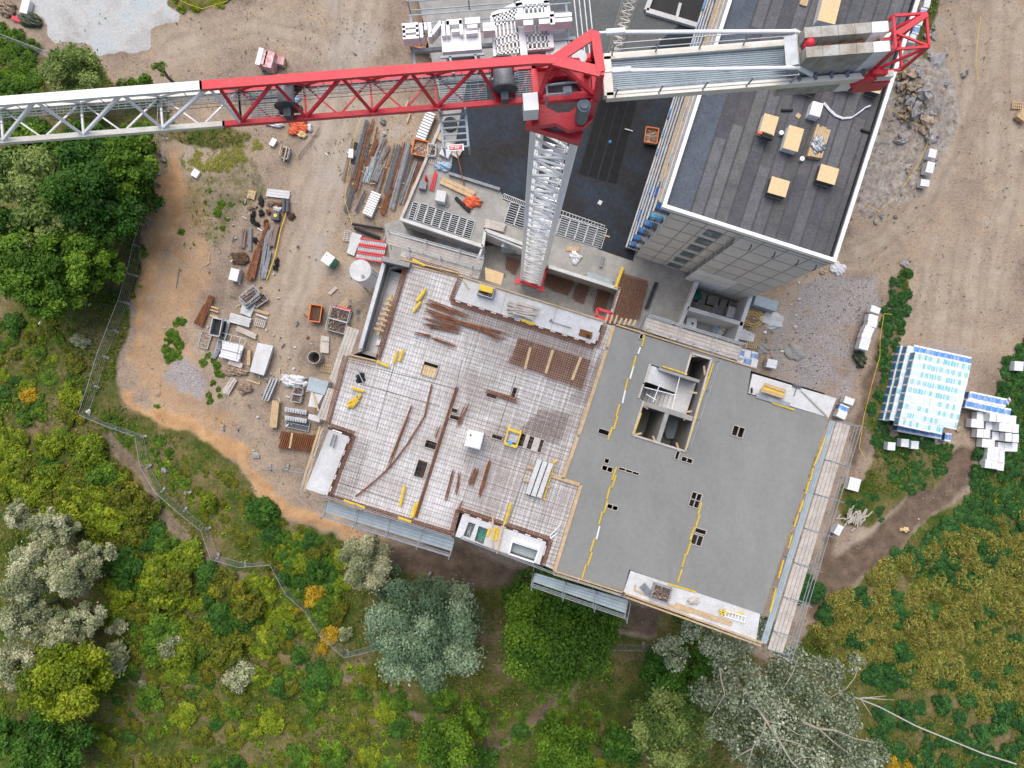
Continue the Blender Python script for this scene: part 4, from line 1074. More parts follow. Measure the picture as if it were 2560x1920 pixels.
    def chords(mb, s0, s1, apx=True):
        mb.bar(q(s0, -half, 0), q(s1, -half, 0), .22, .24); mb.bar(q(s0, half, 0), q(s1, half, 0), .22, .24)
        if apx: mb.bar(q(s0, 0, H), q(s1, 0, H), .36, .2)
    def truss(mb, ap_s, bo_s):
        for i, s in enumerate(ap_s):
            for b in bo_s:
                if b in (max([k for k in bo_s if k <= s], default=None), min([k for k in bo_s if k > s], default=None)):
                    mb.bar(q(s, -.05, H - .05), q(b, -half, .05), .12); mb.bar(q(s, .05, H - .05), q(b, half, .05), .12)
        for i, b in enumerate(bo_s):
            mb.bar(q(b, -half, 0), q(b, half, 0), .08)
            if i + 1 < len(bo_s):
                c = (b + bo_s[i + 1]) / 2
                mb.bar(q(b, half, 0), q(c, -half, 0), .07); mb.bar(q(c, -half, 0), q(bo_s[i + 1], half, 0), .07)
    ra_ = [s_of(p, da) for p in (681, 852, 1024.5, 1193.8)]; rb_ = [s_of(p, 31) for p in (600, 763, 928, 1089, 1247, 1330)]
    wa_ = [s_of(p, da) for p in (-350, -132, 85, 302, 519)]; wb_ = [s_of(p, 31) for p in (-420, -200, 5, 206, 404, 600)]
    m = MB(); chords(m, red_end, -1.2); m.bar(q(-1.3, 0, H), q(-.55, -.1, 2.24), .36, .18); jr = m.build('red_jib_chords', M_red, K)
    m = MB(); truss(m, ra_, rb_)
    for s in (rb_[0] + .1,): m.bar(q(s, -half, 0), q(wa_[-1] + .4, 0, H), .12)
    m.build('red_jib_lacing', M_red, K)
    m = MB(); chords(m, jl, red_end + .1, False); m.build('white_jib_chords', M_cream, K)
    m = MB(); m.bar(q(jl, 0, H), q(red_end + .1, 0, H), .36, .2); m.build('white_top_chord', M_white, K)
    m = MB(); truss(m, wa_, wb_); m.build('white_jib_lacing', M_white, K)
    m = MB(); grate(m, jl, -2, .26, .6, .1, .09, .03)
    m.build('jib_walkway', M_grate, K)
    m = MB()
    for i in range(int((-2 - jl) / 1.2)):
        s = jl + i * 1.2; m.bar(q(s, .6, .1), q(s, .6, 1.0), .03)
    m.bar(q(jl, .6, 1.0), q(-2, .6, 1.0), .03); m.bar(q(jl, .6, .55), q(-2, .6, .55), .03); m.build('walkway_rail', M_galv, K)
    for s0, s1 in ((rb_[0] + .5, rb_[0] + 2.0), (rb_[3] + .2, rb_[3] + 2.2), (-2.6, -1.4)):
        m = MB(); grate(m, s0, s1, -.62, .62, .05); m.build('service_platform', M_grate, K)
    for s, r, zz, l in ((s_of(710, 30), .36, .75, 1.3), (s_of(1258, 30), .42, .75, 1.35)):
        m = MB(); m.tube(q(s, -l / 2 + .2, zz), q(s, l / 2, zz), r, n=18); wn = m.build('winch_drum', M_steelg, K)
        m = MB()
        for t in (-l / 2 + .15, l / 2): m.tube(q(s, t, zz), q(s, t + .05, zz), r + .16, n=20)
        m.build('drum_flange', M_steel, wn)
        m = MB(); m.bar(q(s, -l / 2 - .25, zz - .2), q(s, -l / 2 + .15, zz - .2), .32, .5); m.build('winch_motor', M_steel, wn)
        m = MB(); m.bar(q(s - .5, .55, .2), q(s + .5, .55, .2), .2, .4); m.bar(q(s - .5, -.4, .2), q(s + .5, -.4, .2), .2, .3); m.build('winch_frame', M_red if l > 1.32 else M_steel, wn)
    m = MB()
    for t in (-.25, -.1): m.tube(q(jl, t, .7), q(-2, t, .75), .012, n=4)
    m.build('hoist_rope', M_steel, K)
    # hanging service basket under the south chord, with a warning plate
    bk = MB()
    s0, s1 = s_of(1097, 31.3), s_of(1160, 31.3)
    t0, t1 = -half - .15, -half - 1.6
    z0 = -.5
    for s in (s0, s1): bk.bar(q(s, t0, z0), q(s, t1, z0), .1); bk.bar(q(s, t0, z0), q(s, t0, .1), .09); bk.bar(q(s, t1, z0), q(s, t1, z0 - 1), .06); bk.bar(q(s, t0, z0 - 1), q(s, t1, z0 - 1), .06)
    for i in range(6): t = t0 + (t1 - t0) * i / 5; bk.bar(q(s0, t, z0), q(s1, t, z0), .07)
    bo = bk.build('service_basket', M_alu, K)
    m = MB(); m.bar(q(s0 + .2, t1 - .06, z0 + .1), q(s1 - .2, t1 - .06, z0 + .1), .28, .05); pl = m.build('warning_plate', M_white, bo)
    m = MB(); m.bar(q(s0 + .27, t1 - .06, z0 + .135), q(s1 - .27, t1 - .06, z0 + .135), .19, .03)
    m.build('plate_border', M_red, pl)
    m = MB()
    for a in range(2):
        for b in range(7 - a): 
            if (a, b) != (1, 2): m.bar(q(s0 + .33 + b * .065, t1 - .02 - a * .075, z0 + .16), q(s0 + .375 + b * .065, t1 - .02 - a * .075, z0 + .16), .045, .02)
    m.build('plate_lettering', M_white, pl)
    # counter jib
    c0, c1 = 1.75, s_of(2225, 31)
    m = MB(); m.bar(q(c0, -.85, 0), q(c1, -.85, 0), .26, .4); m.bar(q(c0, .85, 0), q(c1, .85, 0), .26, .4); m.bar(q(c0 + .1, -.85, 0), q(c0 + .1, .85, 0), .4, .4); m.build('counter_jib_beam', M_cream, K)
    m = MB(); grate(m, c0 + .3, c1 - 4.6, -.72, .72, -.02, .085, .064); m.build('counter_jib_deck', M_alu, K)
    m = MB()
    ss = c0 + .5; k = 0
    while ss < c1 - 5:
        m.bar(q(ss, -.75, -.15), q(ss + 1.2, .75, -.15), .1); m.bar(q(ss + 2.4, -.75, -.15), q(ss + 1.2, .75, -.15), .1); ss += 2.4
    m.build('counter_jib_lacing', M_white, K)
    for t, tz, pr_ in ((.92, 2.5, ra), (-.74, 2.5, rb)):
        m = MB(); en = q(s_of(2000, 29.6), t * .92, 1.1)
        m.tube(pr_ + e * .15, pr_ + e * .55, .06); m.tube(pr_ + e * .5, en, .085, n=8); m.tube(en, en + e * .9 - Vector((0, 0, .8)), .1); m.tube(pr_ + e * .45, pr_ + e * 1.2, .13, n=8); m.build('tie_rod', M_white, K)
    for t in (-.8, .8):
        m = MB(); a = c0 + .35; b = s_of(1990, 30)
        for hh in (.5, 1.05): m.tube(q(a, t * 1.2, hh), q(b, t * 1.2, hh), .025)
        for i in range(5):
            s = a + (b - a) * i / 4; m.bar(q(s, t * 1.1, 0), q(s, t * 1.2, 1.1), .06)
        m.build('handrail', M_galv, K)
    # concrete counterweights, U-shaped at the top
    ws = s_of(2017, 29.0); th_ = .68
    for i in range(5):
        m = MB(); s = ws + i * (th_ + .015); sm, sM = s, s + th_
        prof = [(-.62, -1.9), (.62, -1.9), (.62, 1.85), (.19, 1.85), (.13, 1.25), (-.13, 1.25), (-.19, 1.85), (-.62, 1.85)]
        vs = [q(sm, t, zz) for t, zz in prof] + [q(sM, t, zz) for t, zz in prof]
        nn = len(prof); fs = [(j, (j + 1) % nn, nn + (j + 1) % nn, nn + j) for j in range(nn)]
        fs += [(0, 1, 2, 3, 4), (0, 4, 5), (0, 5, 6, 7)]
        fs += [tuple(x + nn for x in reversed(f)) for f in ((0, 1, 2, 3, 4), (0, 4, 5), (0, 5, 6, 7))]
        m.add(vs, fs)
        cw = m.build('counterweight', M_white if i == 4 else M_cw, K)
        m = MB(); m.path([q(sm + .2, -.07, 1.25), q(sm + .22, -.03, 1.5), q(sM - .22, .03, 1.5), q(sM - .2, .07, 1.25)], .05); m.build('lifting_eye', M_rust, cw)
        m = MB(); m.bar(q(sm + .3, -.66, .35), q(sm + .4, -.9, .1), .12); m.build('hanging_lug', M_steelg, cw)
    m = MB(); m.bar(q(ws - .55, 0, 1.1), q(ws - .1, 0, 1.3), 1.25, .08); m.bar(q(ws - .05, -.62, .4), q(ws - .05, .62, .4), .06, 1.7); m.build('ballast_plate', M_galv, K)
    m = MB(); c_ = q(ws + .25, .02, 1.62); m.tube(c_ - Vector((0, 0, .3)), c_ + Vector((0, 0, .12)), .2, n=16); m.lump((c_.x, c_.y, c_.z + .12), .2, .2, .18, amp=0, nu=16); m.build('warning_beacon', M_red, K, smooth=True)
    # red end frame
    m = MB(); a0 = ws + 5 * (th_ + .015) + .05; a1 = a0 + 1.35
    P8 = {}
    for i_, s in enumerate((a0, a1)):
        for t in (-.68, .68):
            m.bar(q(s, t, .1), q(s, t, 2.1), .1)
        for zz in (.1, 2.1): m.bar(q(s, -.68, zz), q(s, .68, zz), .1)
    for t in (-.68, .68):
        for zz in (.1, 2.1): m.bar(q(a0, t, zz), q(a1, t, zz), .1)
        m.bar(q(a0, t, .1), q(a1, t, 2.1), .1)
    m.bar(q(a0, -.1, 1.9), q(a1, .62, 2.1), .22); m.bar(q(a0, 0, 2.1), q(a1, -.66, 2.1), .08); m.bar(q(a0, -.3, .1), q(a1 - .1, .5, .1), .1)
    m.bar(q(a0 - .2, -.85, .15), q(a0 + .5, -.85, .05), .22, .8); m.bar(q(a0 - .3, -.95, -.75), q(a1 - .3, -.95, -.75), .12, .9); m.bar(q(a0 - .5, -.95, -.5), q(a0, -.95, .3), .25, .5)
    m.build('end_frame', M_red, K)
    # walkway on the north side with rails and letter boxes
    n0, n1 = s_of(1040, 31), s_of(1450, 31)
    m = MB()
    for t in (2.55, 3.1, 3.7):
        for hh in (.3, 1.0): m.tube(q(n0, t, hh - .5), q(n1 - .2, t, hh - .5), .035)
    for s in (n0, n0 + 2.6, n0 + 4.6, n1 - 1.2, n1 - .3): m.bar(q(s, 1.2, -.4), q(s, 3.8, -.4), .09); m.bar(q(s, 3.7, -.4), q(s, 3.7, .6), .06); m.bar(q(s, 2.55, -.4), q(s, 2.55, .6), .06)
    m.bar(q(n0, 2.0, -.4), q(n1, 2.0, -.4), .14, .2)
    m.build('side_frame', M_alu, K)
    m = MB(); m.bar(q(n1 - 1.4, 1.9, -.4), q(n1 - .4, 2.0, -.4), 1.9, .06); m.build('side_platform', M_galv, K)
    m = MB()
    for i in range(4): m.tube(q(n1 + .1 + i * .22, 1.2, -.2), q(n1 + .0 + i * .22, 5.2, -.2), .04)
    m.build('side_rail', M_galv, K)
    # raised box letters of the crane sign and the slatted emblem behind them
    def lt(x0, x1, bars_):
        m = MB(); a, b = s_of(x0, 30.5), s_of(x1, 30.5)
        for (u0, v0, u1, v1, w_) in bars_: m.bar(q(a + (b - a) * u0, 2.05 + .62 * v0, .35), q(a + (b - a) * u1, 2.05 + .62 * v1, .35), w_, .6)
        m.build('sign_letter', M_white, K)
    lt(1018, 1058, [(0, .1, 1, .1, .16), (0, .5, 1, .5, .13), (0, .9, 1, .9, .2), (.1, .1, .1, .9, .12), (.93, .1, .93, .9, .12)])
    lt(1062, 1090, [(.1, 0, .1, 1, .13), (.85, 0, .85, 1, .16), (.5, .5, .5, 1, .1)])
    lt(1090, 1122, [(0, .2, .8, 1, .16), (.92, 0, .92, 1, .15)])
    lt(1128, 1167, [(.08, 0, .08, 1, .14), (.92, 0, .92, 1, .14), (0, .9, 1, .9, .22), (.3, .3, .8, .3, .12)])
    lt(1175, 1212, [(0, .9, 1, .9, .26), (.1, .5, .8, .5, .14), (0, .1, .8, .1, .12)])
    lt(1218, 1248, [(0, .5, 1, .5, .2), (0, .2, 1, .2, .12)])
    lt(1300, 1396, [(0, .9, 1, .9, .22), (.2, .45, .45, .45, .2), (.6, .45, .95, .45, .2), (.95, .2, .95, .9, .2)])
    lt(1398, 1440, [(0, .8, 1, .8, .16), (0, .45, 1, .45, .16)])
    m = MB(); ea, eb = s_of(1243, 31), s_of(1390, 31)
    def sl(a, b, c, d, w=.07): m.bar(q(ea + (eb - ea) * a, 1.35 + 2.3 * b, -.25), q(ea + (eb - ea) * c, 1.35 + 2.3 * d, -.25), w, .2)
    for i in range(6): sl(.06 + i * .068, .05, .05 + i * .066, .78 + i * .022)
    for yy in (.06, .2, .34, .62, .7, .78): sl(.02, yy, .44, yy + .09, .1 if yy > .5 else .06)
    sl(.0, .02, .0, .8, .12); sl(.5, 0, .48, 1.0, .3); sl(0, .8, .5, 1.0, .2); sl(.5, 1.0, 1.0, 1.0, .2); sl(.97, .1, .95, 1.0, .26)
    for i in range(5): sl(.58 + i * .075, .1, .56 + i * .075, .95)
    for yy in (.1, .22, .36, .62, .76, .9): sl(.55, yy, .95, yy, .1 if yy > .5 else .06)
    m.build('sign_emblem', M_white, K)
    return K
M_cw = mat('weight_concrete', (0.46, 0.45, 0.42), (0.30, 0.26, 0.20), 1.4, 0.85, fine=0.15)
M_mast = mat('mast_paint', (0.92, 0.92, 0.91), (0.86, 0.86, 0.84), 0.8, 0.5)
crane()

def lattice_mast(label, x, y, z0, z1, hw, m_):
    K = thing('crane_mast', label, 'crane mast', (x, y, z0))
    cs = ((-1, -1), (1, -1), (1, 1), (-1, 1)); a_ = R(-20); ca, sa = math.cos(a_), math.sin(a_)
    mp = lambda dx, dy, z: Vector((x + dx * ca - dy * sa, y + dx * sa + dy * ca, z))
    l = MB(); b = MB()
    for c in cs: l.bar(mp(c[0] * hw, c[1] * hw, z0), mp(c[0] * hw, c[1] * hw, z1), .14)
    i = 0; z = z0 + .2
    while z + 1 < z1:
        for j in range(4):
            p, q = cs[j], cs[(j + 1) % 4]
            b.bar(mp(p[0] * hw, p[1] * hw, z), mp(q[0] * hw, q[1] * hw, z), .07)
            if (i + j) % 2: p, q = q, p
            b.bar(mp(p[0] * hw, p[1] * hw, z), mp(q[0] * hw, q[1] * hw, z + 1.05), .07)
        z += 1.05; i += 1
    l.build('mast_leg', m_, K); b.build('mast_lacing', m_, K)
pm = P(1535, 140, 9)
lattice_mast('cream lattice mast of a second crane rising behind the counter jib', pm.x, pm.y, 4, 34, .6, M_cream)
# ---------------------------------------------------------------- small builders for site goods
def pallet(px, py, z, ang, label, m_=None, group='empty pallets', lx=1.2, ly=.8):
    p = P(px, py, z); m = MB(); a = R(-ang); u = Vector((math.cos(a), math.sin(a), 0)); v = Vector((-u.y, u.x, 0)); c = Vector((p.x, p.y, z))
    for i in range(3): m.bar(c + v * (i - 1) * ly * .45 + u * -lx / 2 + Vector((0, 0, .05)), c + v * (i - 1) * ly * .45 + u * lx / 2 + Vector((0, 0, .05)), .1, .1)
    n = 6
    for i in range(n):
        o = u * ((i / (n - 1) - .5) * (lx - .12)); m.bar(c + o - v * ly / 2 + Vector((0, 0, .13)), c + o + v * ly / 2 + Vector((0, 0, .13)), .11, .025)
    return tag(m.build('pallet', m_ or M_woodp), label, 'pallet', group)
def planks(a, b, z, n, wd, label, m_=None, group=None, h=.16, name='timber_stack', rows=1, cat='timber', seed=0):
    rg = random.Random(seed); A_, B_ = P(*a, z), P(*b, z); d = (B_ - A_).normalized(); nn = Vector((-d.y, d.x, 0)); m = MB(); L = (B_ - A_).length
    for r_ in range(rows):
        for i in range(n):
            t = rg.uniform(.8, 1.15); m.tint = (t, t, t)
            o = nn * ((i + .5) / n - .5) * wd + Vector((0, 0, h * (r_ + .5))); e0, e1 = rg.uniform(-.03, .04) * L, rg.uniform(-.03, .04) * L
            m.bar(A_ + d * e0 + o, B_ - d * e1 + o, wd / n * .92, h * .95)
    return tag(m.build(name, m_ or M_wood), label, cat, group)
def heap(px, py, z, rx, ry, rz, label, cat, m_, name, seed=0, group=None, amp=.35, n=1):
    m = MB(); rg = random.Random(seed); s = mpp(z)
    for i in range(n):
        p = P(px + rg.uniform(-.6, .6) * rx * (n > 1), py + rg.uniform(-.6, .6) * ry * (n > 1), z); k = 1 if n == 1 else rg.uniform(.45, .7)
        t = rg.uniform(.8, 1.2); m.tint = (t, t, t)
        m.lump((p.x, p.y, z), rx * s * k, ry * s * k, rz * k, seed=seed * 7 + i, amp=amp, nu=18, nv=7)
    return tag(m.build(name, m_, smooth=(n > 1)), label, cat, group)
def skip(px, py, z, lx, ly, h, ang, label, fill=M_soil, m_=None, seed=1, group='site skips', name='skip', lumpy=True):
    T = thing(name, label, 'skip', (*P(px, py, z + h).xy, z), group); c = P(px, py, z + h); a = R(-ang); u = Vector((math.cos(a), math.sin(a), 0)); v = Vector((-u.y, u.x, 0))
    def pt(x, y, zz): return Vector((c.x, c.y, 0)) + u * x + v * y + Vector((0, 0, zz))
    m = MB(); k = .82
    for x0, y0, x1, y1 in ((-1, -1, 1, -1), (1, -1, 1, 1), (1, 1, -1, 1), (-1, 1, -1, -1)):
        o = [pt(x0 * lx / 2 * k, y0 * ly / 2 * k, z), pt(x1 * lx / 2 * k, y1 * ly / 2 * k, z), pt(x1 * lx / 2, y1 * ly / 2, z + h), pt(x0 * lx / 2, y0 * ly / 2, z + h)]
        i = [pt(x0 * (lx / 2 * k - .05), y0 * (ly / 2 * k - .05), z), pt(x1 * (lx / 2 * k - .05), y1 * (ly / 2 * k - .05), z), pt(x1 * (lx / 2 - .06), y1 * (ly / 2 - .06), z + h), pt(x0 * (lx / 2 - .06), y0 * (ly / 2 - .06), z + h)]
        m.hexa([*o, *i])
    m.build('body', m_ or M_orange, T)
    m = MB()
    for x0, y0, x1, y1 in ((-1, -1, 1, -1), (1, -1, 1, 1), (1, 1, -1, 1), (-1, 1, -1, -1)): m.bar(pt(x0 * lx / 2, y0 * ly / 2, z + h), pt(x1 * lx / 2, y1 * ly / 2, z + h), .1, .1)
    m.build('rim', m_ or M_orange, T)
    m = MB(); rg = random.Random(seed)
    m.prism([tuple(pt(x * (lx / 2 * .92), y * (ly / 2 * .92), 0))[:2] for x, y in ((-1, -1), (1, -1), (1, 1), (-1, 1))], z + .05, z + h * .62)
    if lumpy:
        for i in range(int(14 * lx * ly / 2)):
            q = pt(rg.uniform(-.4, .4) * lx, rg.uniform(-.4, .4) * ly, z + h * .6); t = rg.uniform(.5, 1.7); m.tint = (t, t * rg.uniform(.85, 1.1), t * rg.uniform(.7, 1.2))
            if rg.random() < .5: m.lump((q.x, q.y, q.z), rg.uniform(.1, .3), rg.uniform(.1, .3), rg.uniform(.08, .22), seed=i, nu=7, nv=3)
            else:
                f = rg.uniform(0, 6); r_ = rg.uniform(.2, .5); m.bar(q, q + Vector((math.cos(f) * r_, math.sin(f) * r_, rg.uniform(0, .2))), .08, .04)
    tag(m.build('contents', fill, T)); return T
def toilet(px, py, z, ang, m_, label):
    h = 2.25; p = P(px, py, z + h); T = thing('portable_toilet', label, 'portable toilet', (p.x, p.y, z))
    m = MB(); m.box((p.x, p.y, z), 1.05, 1.1, 2.1, ang); m.build('cabin', m_, T)
    m = MB(); m.box((p.x, p.y, z + 2.1), 1.13, 1.18, .08, ang); m.box((p.x, p.y, z + 2.18), 1.0, 1.05, .08, ang); m.build('roof', M_white, T)
    a = R(-ang); u = Vector((math.cos(a), math.sin(a), 0)); v = Vector((-u.y, u.x, 0)); c = Vector((p.x, p.y, z))
    m = MB(); m.bar(c + u * .53 - v * .4 + Vector((0, 0, 1.0)), c + u * .53 + v * .4 + Vector((0, 0, 1.0)), .03, 1.9); d = m.build('door', m_, T)
    m = MB(); m.bar(c + u * .56 + v * .3 + Vector((0, 0, 1.0)), c + u * .56 + v * .3 + Vector((0, 0, 1.15)), .04); m.build('handle', M_black, d)
    m = MB(); q = c - u * .3 + v * .25 + Vector((0, 0, 2.26)); m.tube(q, q + Vector((0, 0, .1)), .06, n=10); m.build('vent', M_black, T)
    return T
def bundle(a, b, z, n, wd, r, m_, label, group, seed=0, name='rebar_bundle', cat='rebar', tape=.06, ties=2):
    o = rods(name, a, b, z, n, wd, r, m_, label, group, cat, seed, tape); return o
def tank_box(px, py, z, lx, ly, h, ang, m_, name, label, cat, group=None, lid=None, lidh=.05):
    p = P(px, py, z + h); T = thing(name, label, cat, (p.x, p.y, z), group)
    m = MB(); m.box((p.x, p.y, z), lx, ly, h, ang); m.build('body', m_, T)
    m = MB(); m.box((p.x, p.y, z + h), lx * .96, ly * .96, lidh, ang); m.build('lid', lid or m_, T); return T
def shutter(px, py, z, lx, ly, ang, n, label, group, m_=M_black, fr=M_galv, seed=0, h=.1):
    """ribbed steel shuttering panel seen from its back"""
    p = P(px, py, z + h); T = thing('steel_formwork', label, 'shuttering panel', (p.x, p.y, z), group); a = R(-ang); u = Vector((math.cos(a), math.sin(a), 0)); v = Vector((-u.y, u.x, 0)); c = Vector((p.x, p.y, z))
    m = MB(); m.box((p.x, p.y, z), lx, ly, .03, ang); m.build('face', m_, T)
    m = MB(); K = Vector((0, 0, h / 2 + .02))
    for s in (-1, 1): m.bar(c + u * s * lx * .48 - v * ly / 2 + K, c + u * s * lx * .48 + v * ly / 2 + K, .07, h)
    for i in range(n + 1): o = v * (i / n - .5) * ly * .98; m.bar(c + o - u * lx / 2 + K, c + o + u * lx / 2 + K, .045, h)
    m.build('rib', fr, T); return T
def cage_bin(px, py, z, lx, ly, h, ang, label, seed=0, group='wire mesh bins', fill=M_junk):
    p = P(px, py, z + h); T = thing('mesh_bin', label, 'mesh bin', (p.x, p.y, z), group); a = R(-ang); u = Vector((math.cos(a), math.sin(a), 0)); v = Vector((-u.y, u.x, 0)); c = Vector((p.x, p.y, z))
    m = MB()
    for zz in (.12, h * .5, h):
        for s in (-1, 1): m.bar(c + u * s * lx / 2 - v * ly / 2 + Vector((0, 0, zz)), c + u * s * lx / 2 + v * ly / 2 + Vector((0, 0, zz)), .05); m.bar(c + v * s * ly / 2 - u * lx / 2 + Vector((0, 0, zz)), c + v * s * ly / 2 + u * lx / 2 + Vector((0, 0, zz)), .05)
    for s in (-1, 1):
        for t in (-1, 1): q = c + u * s * lx / 2 + v * t * ly / 2; m.bar(q, q + Vector((0, 0, h)), .07)
        for i in range(7): q = c + u * (i / 6 - .5) * lx + v * s * ly / 2; m.bar(q, q + Vector((0, 0, h)), .02); q = c + v * (i / 6 - .5) * ly + u * s * lx / 2; m.bar(q, q + Vector((0, 0, h)), .02)
    m.build('cage', M_galv, T)
    m = MB(); rg = random.Random(seed); m.tint = (.4, .4, .45); m.box((p.x, p.y, z + .1), lx * .94, ly * .94, h * .35, ang)
    for i in range(16):
        q = c + u * rg.uniform(-.4, .4) * lx + v * rg.uniform(-.4, .4) * ly + Vector((0, 0, h * rg.uniform(.4, .75))); f = rg.uniform(0, 6); r_ = rg.uniform(.15, .45) * min(lx, ly); t = rg.uniform(.4, 1.8); m.tint = (t, t, t * 1.1); m.bar(q, q + Vector((math.cos(f) * r_, math.sin(f) * r_, .05)), .06)
    m.build('contents', fill, T); return T

# ---------------------------------------------------------------- goods on the slab
toilet(1185, 1099, ZS - .05, 14, M_white, 'white portable toilet standing on the reinforced slab')
Tb = thing('beam_set', 'three pale concrete beams side by side on two timber bearers', 'beams', P(1349, 1194, ZS))
for a, b in (((1349, 1148), (1319, 1234)), ((1363, 1153), (1333, 1239)), ((1377, 1158), (1347, 1243))):
    m = MB(); m.bar(P(*a, ZS + .35), P(*b, ZS + .35), .34, .4); m.build('beam', M_concl, Tb)
for a, b in (((1318, 1166), (1385, 1186)), ((1308, 1198), (1375, 1218))):
    m = MB(); m.bar(P(*a, ZS + .1), P(*b, ZS + .1), .2, .14); m.build('bearer', M_wood, Tb)
Tc = thing('mixing_cart', 'yellow wheeled frame cart with grey tray and blue bucket on the deck', 'cart', P(1286, 1094, ZS))
m = MB(); f = [P(*q, ZS + .75) for q in ((1271, 1072), (1302, 1082), (1291, 1117), (1262, 1108))]
for i in (0, 2): m.bar(f[i], f[(i + 1) % 4], .2, .14)
m.bar(f[1], f[2], .1, .1); m.bar(f[3], f[0], .1, .1); m.bar(f[0].lerp(f[1], .1), f[0].lerp(f[1], .1) - Vector((0, 0, .6)), .1); m.build('frame', M_yellow, Tc)
m = MB(); m.pr([(1275, 1084), (1297, 1090), (1290, 1108), (1270, 1102)], ZS + .3, ZS + .55); m.build('tray', M_galv, Tc)
for i in range(4):
    m = MB(); q = f[i] - Vector((0, 0, .6)); m.tube(q - Vector((.06, 0, 0)), q + Vector((.06, 0, 0)), .2, n=12); m.build('wheel', M_yellow, Tc)
m = MB(); q = P(1275, 1106, ZS + .6); m.tube(q, q + Vector((0, 0, .3)), .14, .16, n=12); tag(m.build('bucket', M_blue), 'small blue bucket sitting in the yellow cart', 'bucket')
m = MB(); pp = [P(x, y, ZS + .1) for x, y in ((1395, 1150), (1382, 1158), (1380, 1180), (1373, 1200), (1366, 1225), (1359, 1247), (1364, 1250))]; m.path(pp, .07); tag(m.build('lifting_strap', M_yellow), 'yellow lifting strap lying beside the three beams', 'strap')
m = MB(); pp = [P(x, y, ZS + .1) for x, y in ((1400, 1312), (1388, 1326), (1375, 1338), (1377, 1346), (1392, 1334))]; m.path(pp, .04); tag(m.build('rope', M_white), 'pinkish rope coil near the lower corner of the deck', 'rope')
# north balcony
cage_bin(1215, 727, ZS - .03, 1.1, .75, .6, A, 'open metal bin of fittings on the long white balcony', 3, None)
m = MB(); m.bar(P(1199, 718, ZS + .75), P(1232, 727, ZS + .75), .42, .1); tag(m.build('plank', M_yellow), 'yellowish board laid over the bin on the balcony', 'board')
rg = random.Random(9)
m = MB()
for i in range(26):
    t = rg.uniform(.6, 1.3); m.tint = (t, t, t); x, y = 1310 + rg.uniform(-18, 18), 778 + rg.uniform(-14, 14); m.bar(P(x - 28, y - 8 + rg.uniform(-4, 4), ZS + rg.uniform(.05, .4)), P(x + 26, y + 8 + rg.uniform(-4, 4), ZS + rg.uniform(.05, .4)), .1, .06)
tag(m.build('scaffold_plank_heap', M_woodp), 'heap of grey weathered laths in the middle of the white balcony', 'laths')
planks((1448, 830), (1480, 840), ZS, 6, .5, 'short bundle of brown laths at the right end of the white balcony', M_rust, seed=3, h=.06)
m = MB(); m.tube(P(1374, 803, ZS + .1), P(1428, 820, ZS + .1), .03); m.tube(P(1374, 803, ZS), P(1380, 798, ZS + .1), .05); tag(m.build('hand_tool', M_steelg), 'long handled tool lying on the white balcony', 'tool')
q = P(1470, 841, ZS); m = MB(); m.tube(q, q + Vector((0, 0, .25)), .13, n=14); tag(m.build('bucket', M_black), 'small black bucket at the right end of the white balcony', 'bucket')
# west balcony, S balconies
m = MB()
for a, b in (((835, 1085), (825, 1115)), ((842, 1087), (833, 1120))): m.tube(P(*a, ZS + .2), P(*b, ZS + .2), .05)
tag(m.build('prop_pair', M_steelg), 'pair of steel props lying on the western balcony', 'props')
for h, l in ((((1176, 1308), (1187, 1312), (1174, 1340), (1162, 1336)), 'tangle of grey rods lying in the left balcony tray'), (((1200, 1320), (1217, 1325), (1206, 1356), (1190, 1350)), 'tangle of teal rods lying in the middle balcony tray')):
    m = MB()
    for i in range(16):
        a = rg.uniform(0, 1); b = rg.uniform(0, 1); c1 = [h[0][k] + (h[1][k] - h[0][k]) * a + (h[3][k] - h[0][k]) * b for k in (0, 1)]; a = rg.uniform(0, 1); b = rg.uniform(0, 1); c2 = [h[0][k] + (h[1][k] - h[0][k]) * a + (h[3][k] - h[0][k]) * b for k in (0, 1)]
        m.bar(P(*c1, ZS - .6), P(*c2, ZS - .5), .06)
    tag(m.build('rod_tangle', M_galv if 'grey' in l else M_green), l, 'rods')
for a, b, l in (((1232, 1292), (1232, 1370), 'upright plank across the balcony with the trays'), ((1262, 1300), (1242, 1384), 'second plank across the balcony with the trays, right of the yellow strips')):
    m = MB(); m.bar(P(*a, ZS + .1), P(*b, ZS + .1), .12, .06); tag(m.build('plank', M_wood), l, 'plank')
cage_bin(1654, 1485, ZS - .03, 1.3, 1.1, .6, A, 'wooden bin full of brown scrap on the lower right balcony', 8, None, M_junk)
planks((1605, 1462), (1624, 1484), ZS, 4, .5, 'stack of dark boards at the left end of the lower right balcony', M_steelg, seed=5)
m = MB()
for a, b in (((1587, 1475), (1622, 1490)), ((1589, 1462), (1586, 1476)), ((1600, 1466), (1620, 1482))): m.bar(P(*a, ZS + .06), P(*b, ZS + .06), .1, .06)
tag(m.build('loose_plank', M_wood), 'loose planks at an angle on the lower right balcony', 'planks')
heap(1732, 1502, ZS - .03, 17, 9, .3, 'pale rubble sack in the middle of the lower right balcony', 'sack', M_woodp, 'sack', 4)
Tl = thing('ladder', 'white ladder lying on the lower right balcony beside yellow tools', 'ladder', P(1835, 1552, ZS))
m = MB()
for o in (0, 14): m.bar(P(1810 + o * .3, 1540 - o, ZS + .2), P(1862 + o * .3, 1556 - o, ZS + .2), .06, .08)
m.build('rail', M_white, Tl); m = MB()
for i in range(7): m.bar(P(1812 + i * 8, 1541 + i * 2.3, ZS + .2), P(1816 + i * 8, 1527 + i * 2.3, ZS + .2), .04)
m.build('rung', M_white, Tl)
